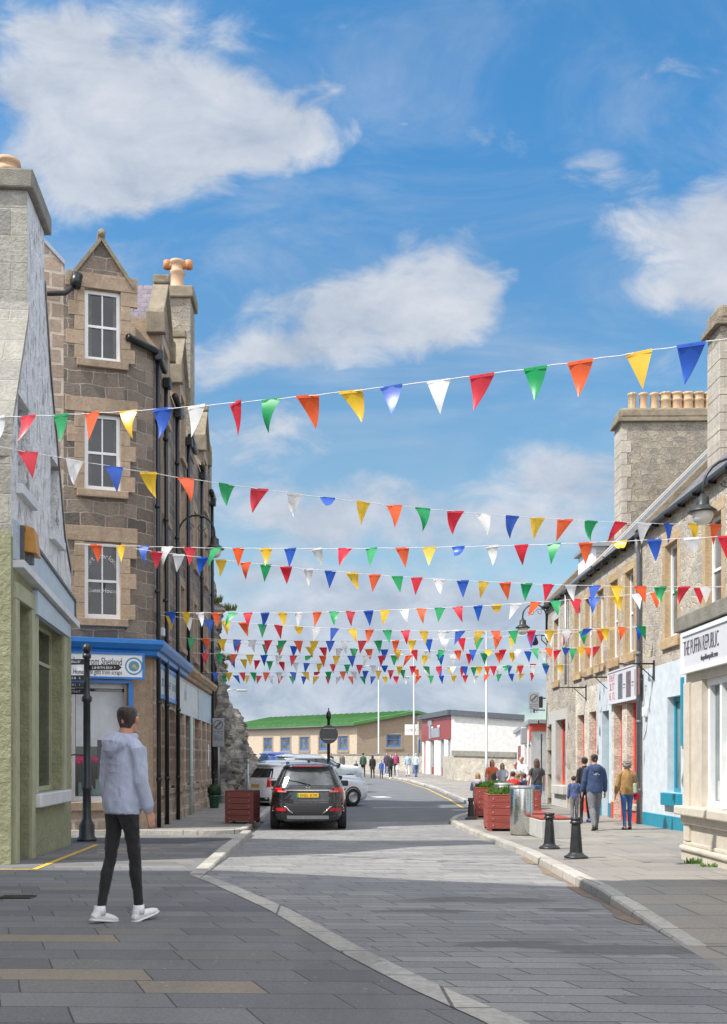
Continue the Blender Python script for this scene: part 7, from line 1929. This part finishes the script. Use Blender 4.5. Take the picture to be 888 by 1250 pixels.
# far walkers
GW = 'walkers at the far end of the street'
far = [
 ('walker in a grey hooded coat beyond the parked cars', 418, 80, 200, 1.70, fab('grey_coat_wool', (.16,.15,.14)), charcoal, 'brown', 'short', 'coat'),
 ('dark-clothed walker half hidden by the round sign post', 404, 80, 180, 1.72, charcoal, blackjean, 'dark_brown', 'short', 'jacket'),
 ('man in a green top with dark trousers walking beyond the cars', 443.5, 75, 10, 1.80, fab('dark_green_jersey', (.05,.10,.075)), blackjean, 'dark_brown', 'short', 'jacket'),
 ('small child in navy beside the man in green', 435, 76, 0, 1.15, navy, navy, 'dark_brown', 'short', 'jacket'),
 ('woman with long dark hair in a black coat', 455, 72.5, 10, 1.66, fab('black_wool', (.02,.02,.022)), blackjean, 'black', 'long', 'coat'),
 ('child in a bright blue coat among the walkers', 466, 72, 170, 1.30, fab('bright_blue_nylon', (.035,.10,.34)), navy, 'brown', 'short', 'coat'),
 ('walker in a dark purple top partly behind the woman in black', 472.5, 75.5, 180, 1.72, fab('dark_purple_jersey', (.07,.045,.10)), denim, 'brown', 'short', 'jacket'),
 ('woman in a black jacket with white shoes walking towards the viewer', 477, 71.5, 180, 1.72, fab('black_wool', (.02,.02,.022)), blackjean, 'dark_brown', 'long', 'jacket'),
 ('walker in a deep pink top', 483.5, 75, 175, 1.74, fab('deep_pink_jersey', (.34,.05,.13)), charcoal, 'dark_brown', 'short', 'jacket'),
 ('toddler in white in front of the pink top', 485.5, 73, 180, .95, fab('white_cotton', (.70,.70,.72)), fab('white_cotton', (.70,.70,.72)), 'blond', 'short', 'shirt'),
 ('woman in a pale blue jacket and white trousers', 498, 73, 5, 1.68, fab('pale_blue_cotton', (.38,.50,.62)), fab('white_cotton', (.70,.70,.72)), 'grey', 'short', 'jacket'),
 ('person in a white and pale blue top with jeans', 508, 72, 5, 1.70, fab('pale_sky_cotton', (.50,.60,.70)), denim, 'white', 'short', 'jacket'),
]
for i, (lab, px, Y, hd, h, tp, bt, hc, hs, st) in enumerate(far):
    x, y, z = gx(px, Y), Y, max(zp(gx(px, Y), Y), g(Y)); s_ = 1 if i % 2 else -1
    person(lab, (x, y, z), hd, h, tp, bt, HAIR[hc], white_shoe if 'white shoes' in lab or i % 3 == 0 else dark_shoe, legs=((-10*s_,8),(12*s_,6)), arms=((10*s_,9,16),(-8*s_,9,16)), style=st, hairstyle=hs, vox=.024, group=GW, skin=SKIN2)
# ================================================================== bunting
ORDER = 'rgoybw'
def bunting(label, a, b, sag, n, order, first, fl=None, w=.25, hh=.36, seed=1, pad=.02):
    """a, b: (pixel x, pixel y, depth) of the two fixings; the line hangs between them as a real curve"""
    A = Vector((gx(a[0], a[2]), a[2], gz(a[1], a[2]))); B = Vector((gx(b[0], b[2]), b[2], gz(b[1], b[2])))
    q = random.Random(seed); mid = (A+B)/2
    t = empty('bunting_line', A, label, 'bunting', 'lines of pennant bunting strung across the street')
    C = lambda s: A+(B-A)*s+Vector((0,0,-sag*4*s*(1-s)))-A
    mb = MB(); N = 60; mb.tube([C(i/N)+Vector((0,0,.006*math.sin(i*2.1))) for i in range(N+1)], .0055, 5); mb.build('cord', M['text_white'], t)
    L = (B-A).length; i0 = ORDER_IDX(order, first)
    along = (B-A); along.z = 0; along.normalize(); nrm = Vector((along.y, -along.x, 0))
    for i in range(n):
        s = pad+(1-2*pad)*(i+.5)/n; s += q.uniform(-.08,.08)/n
        p = C(s); colr = order[(i0+i) % len(order)]
        sw = q.gauss(.04, .13); tw = q.gauss(0, .17); ww = w*q.uniform(.94,1.06)
        if q.random() < .035: sw += q.choice((-.8, .8))
        ax = (along*math.cos(tw)+nrm*math.sin(tw)).normalized(); side = nrm
        mb = MB(); K = 6; V = []; F = []
        curl = q.uniform(-.07,.07); skew = q.gauss(.0,.05)
        for j in range(K+1):
            f = j/K; half = ww/2*(1-f)+.0015
            a_ = sw*(.55+.75*f)
            drop = Vector((0,0,-1))*hh*f*math.cos(a_)+side*hh*f*math.sin(a_)+ax*(skew*f*1.2)
            for u in (-1, 0, 1):
                V.append(p+drop+ax*half*u+side*(curl*math.sin(f*3.0)*(.6 if u == 0 else 1)+(.012*(1-f) if u == 0 else 0))+Vector((0,0,-.004)))
        for j in range(K):
            for u in range(2):
                k = j*3+u; F.append((k, k+1, k+4, k+3))
        mb.mesh(V, F, 0, True)
        # folded hem over the cord
        h0, h1 = p-ax*ww/2+Vector((0,0,.008)), p+ax*ww/2+Vector((0,0,.008))
        dd = nrm*.010
        mb.face([h0+dd, h1+dd, h1+dd+Vector((0,0,-.035)), h0+dd+Vector((0,0,-.035))])
        nm, mt_ = FLAG[colr]; o = mb.build('pennant', mt_, t); o['label'] = nm+' pennant'
    return t
def ORDER_IDX(order, c): return order.index(c)
FW = 'rgoybw'; RV = 'rwbyog'
#           left fixing        right fixing         sag  n  order first
bunting('lowest-hanging first line with the largest pennants, nearest the viewer', (-30,510,14.3), (905,410,10.0), .16, 18, FW, 'w' , seed=31, w=.265, hh=.38)
bunting('second line, slanting down from the white house to the right eaves', (-14,543,13.6), (930,640,19.0), .30, 24, RV, 'r', seed=32)
bunting('line crossing the guest house name window, level across the street', (92,664,21.6), (930,652,16.6), .16, 23, FW, 'o', seed=13)
bunting('line sagging just below the level one, starting on the guest house wall', (166,670,20.5), (890,716,20.0), .22, 26, RV, 'r', seed=14, w=.235, hh=.34)
bunting('line at the cornice corner rising to the right over the cream shop', (186,747,24.2), (884,715,20.3), .20, 30, 'bywogr', 'b', seed=15, w=.23, hh=.33)
bunting('line from the cornice corner falling to the downpipe on the terrace', (186,750,24.3), (806,763,24.3), .26, 27, 'ywbyogr', 'y', seed=16, w=.225, hh=.33)
bunting('upper of two tangled lines starting over the blue shop cornice', (215,778,27.6), (806,763,24.4), .22, 28, 'rgoybw', 'g', seed=17, w=.23, hh=.33)
bunting('lower of two tangled lines ending short of the red-lettered sign', (235,780,30.0), (748,788,28.8), .22, 27, 'byrwgo', 'b', seed=18, w=.225, hh=.32)
bunting('line over the far end of the cornice below the tangled pair', (232,797,29.5), (736,790,29.3), .16, 27, 'rgoybw', 'r', seed=19, w=.225, hh=.32)
bunting('slack line ending at the orange window surrounds on the terrace', (266,803,34.5), (702,811,33.0), .16, 26, 'byrgrw', 'b', seed=20, w=.225, hh=.32)
bunting('second farthest line against the low clouds', (247,821,33.0), (680,809,35.0), .10, 28, 'byrgow', 'b', seed=21, w=.22, hh=.31)
bunting('farthest line with the smallest pennants', (258,824,37.0), (666,821,37.3), .10, 28, 'gbyrwo', 'g', seed=22, w=.21, hh=.30)
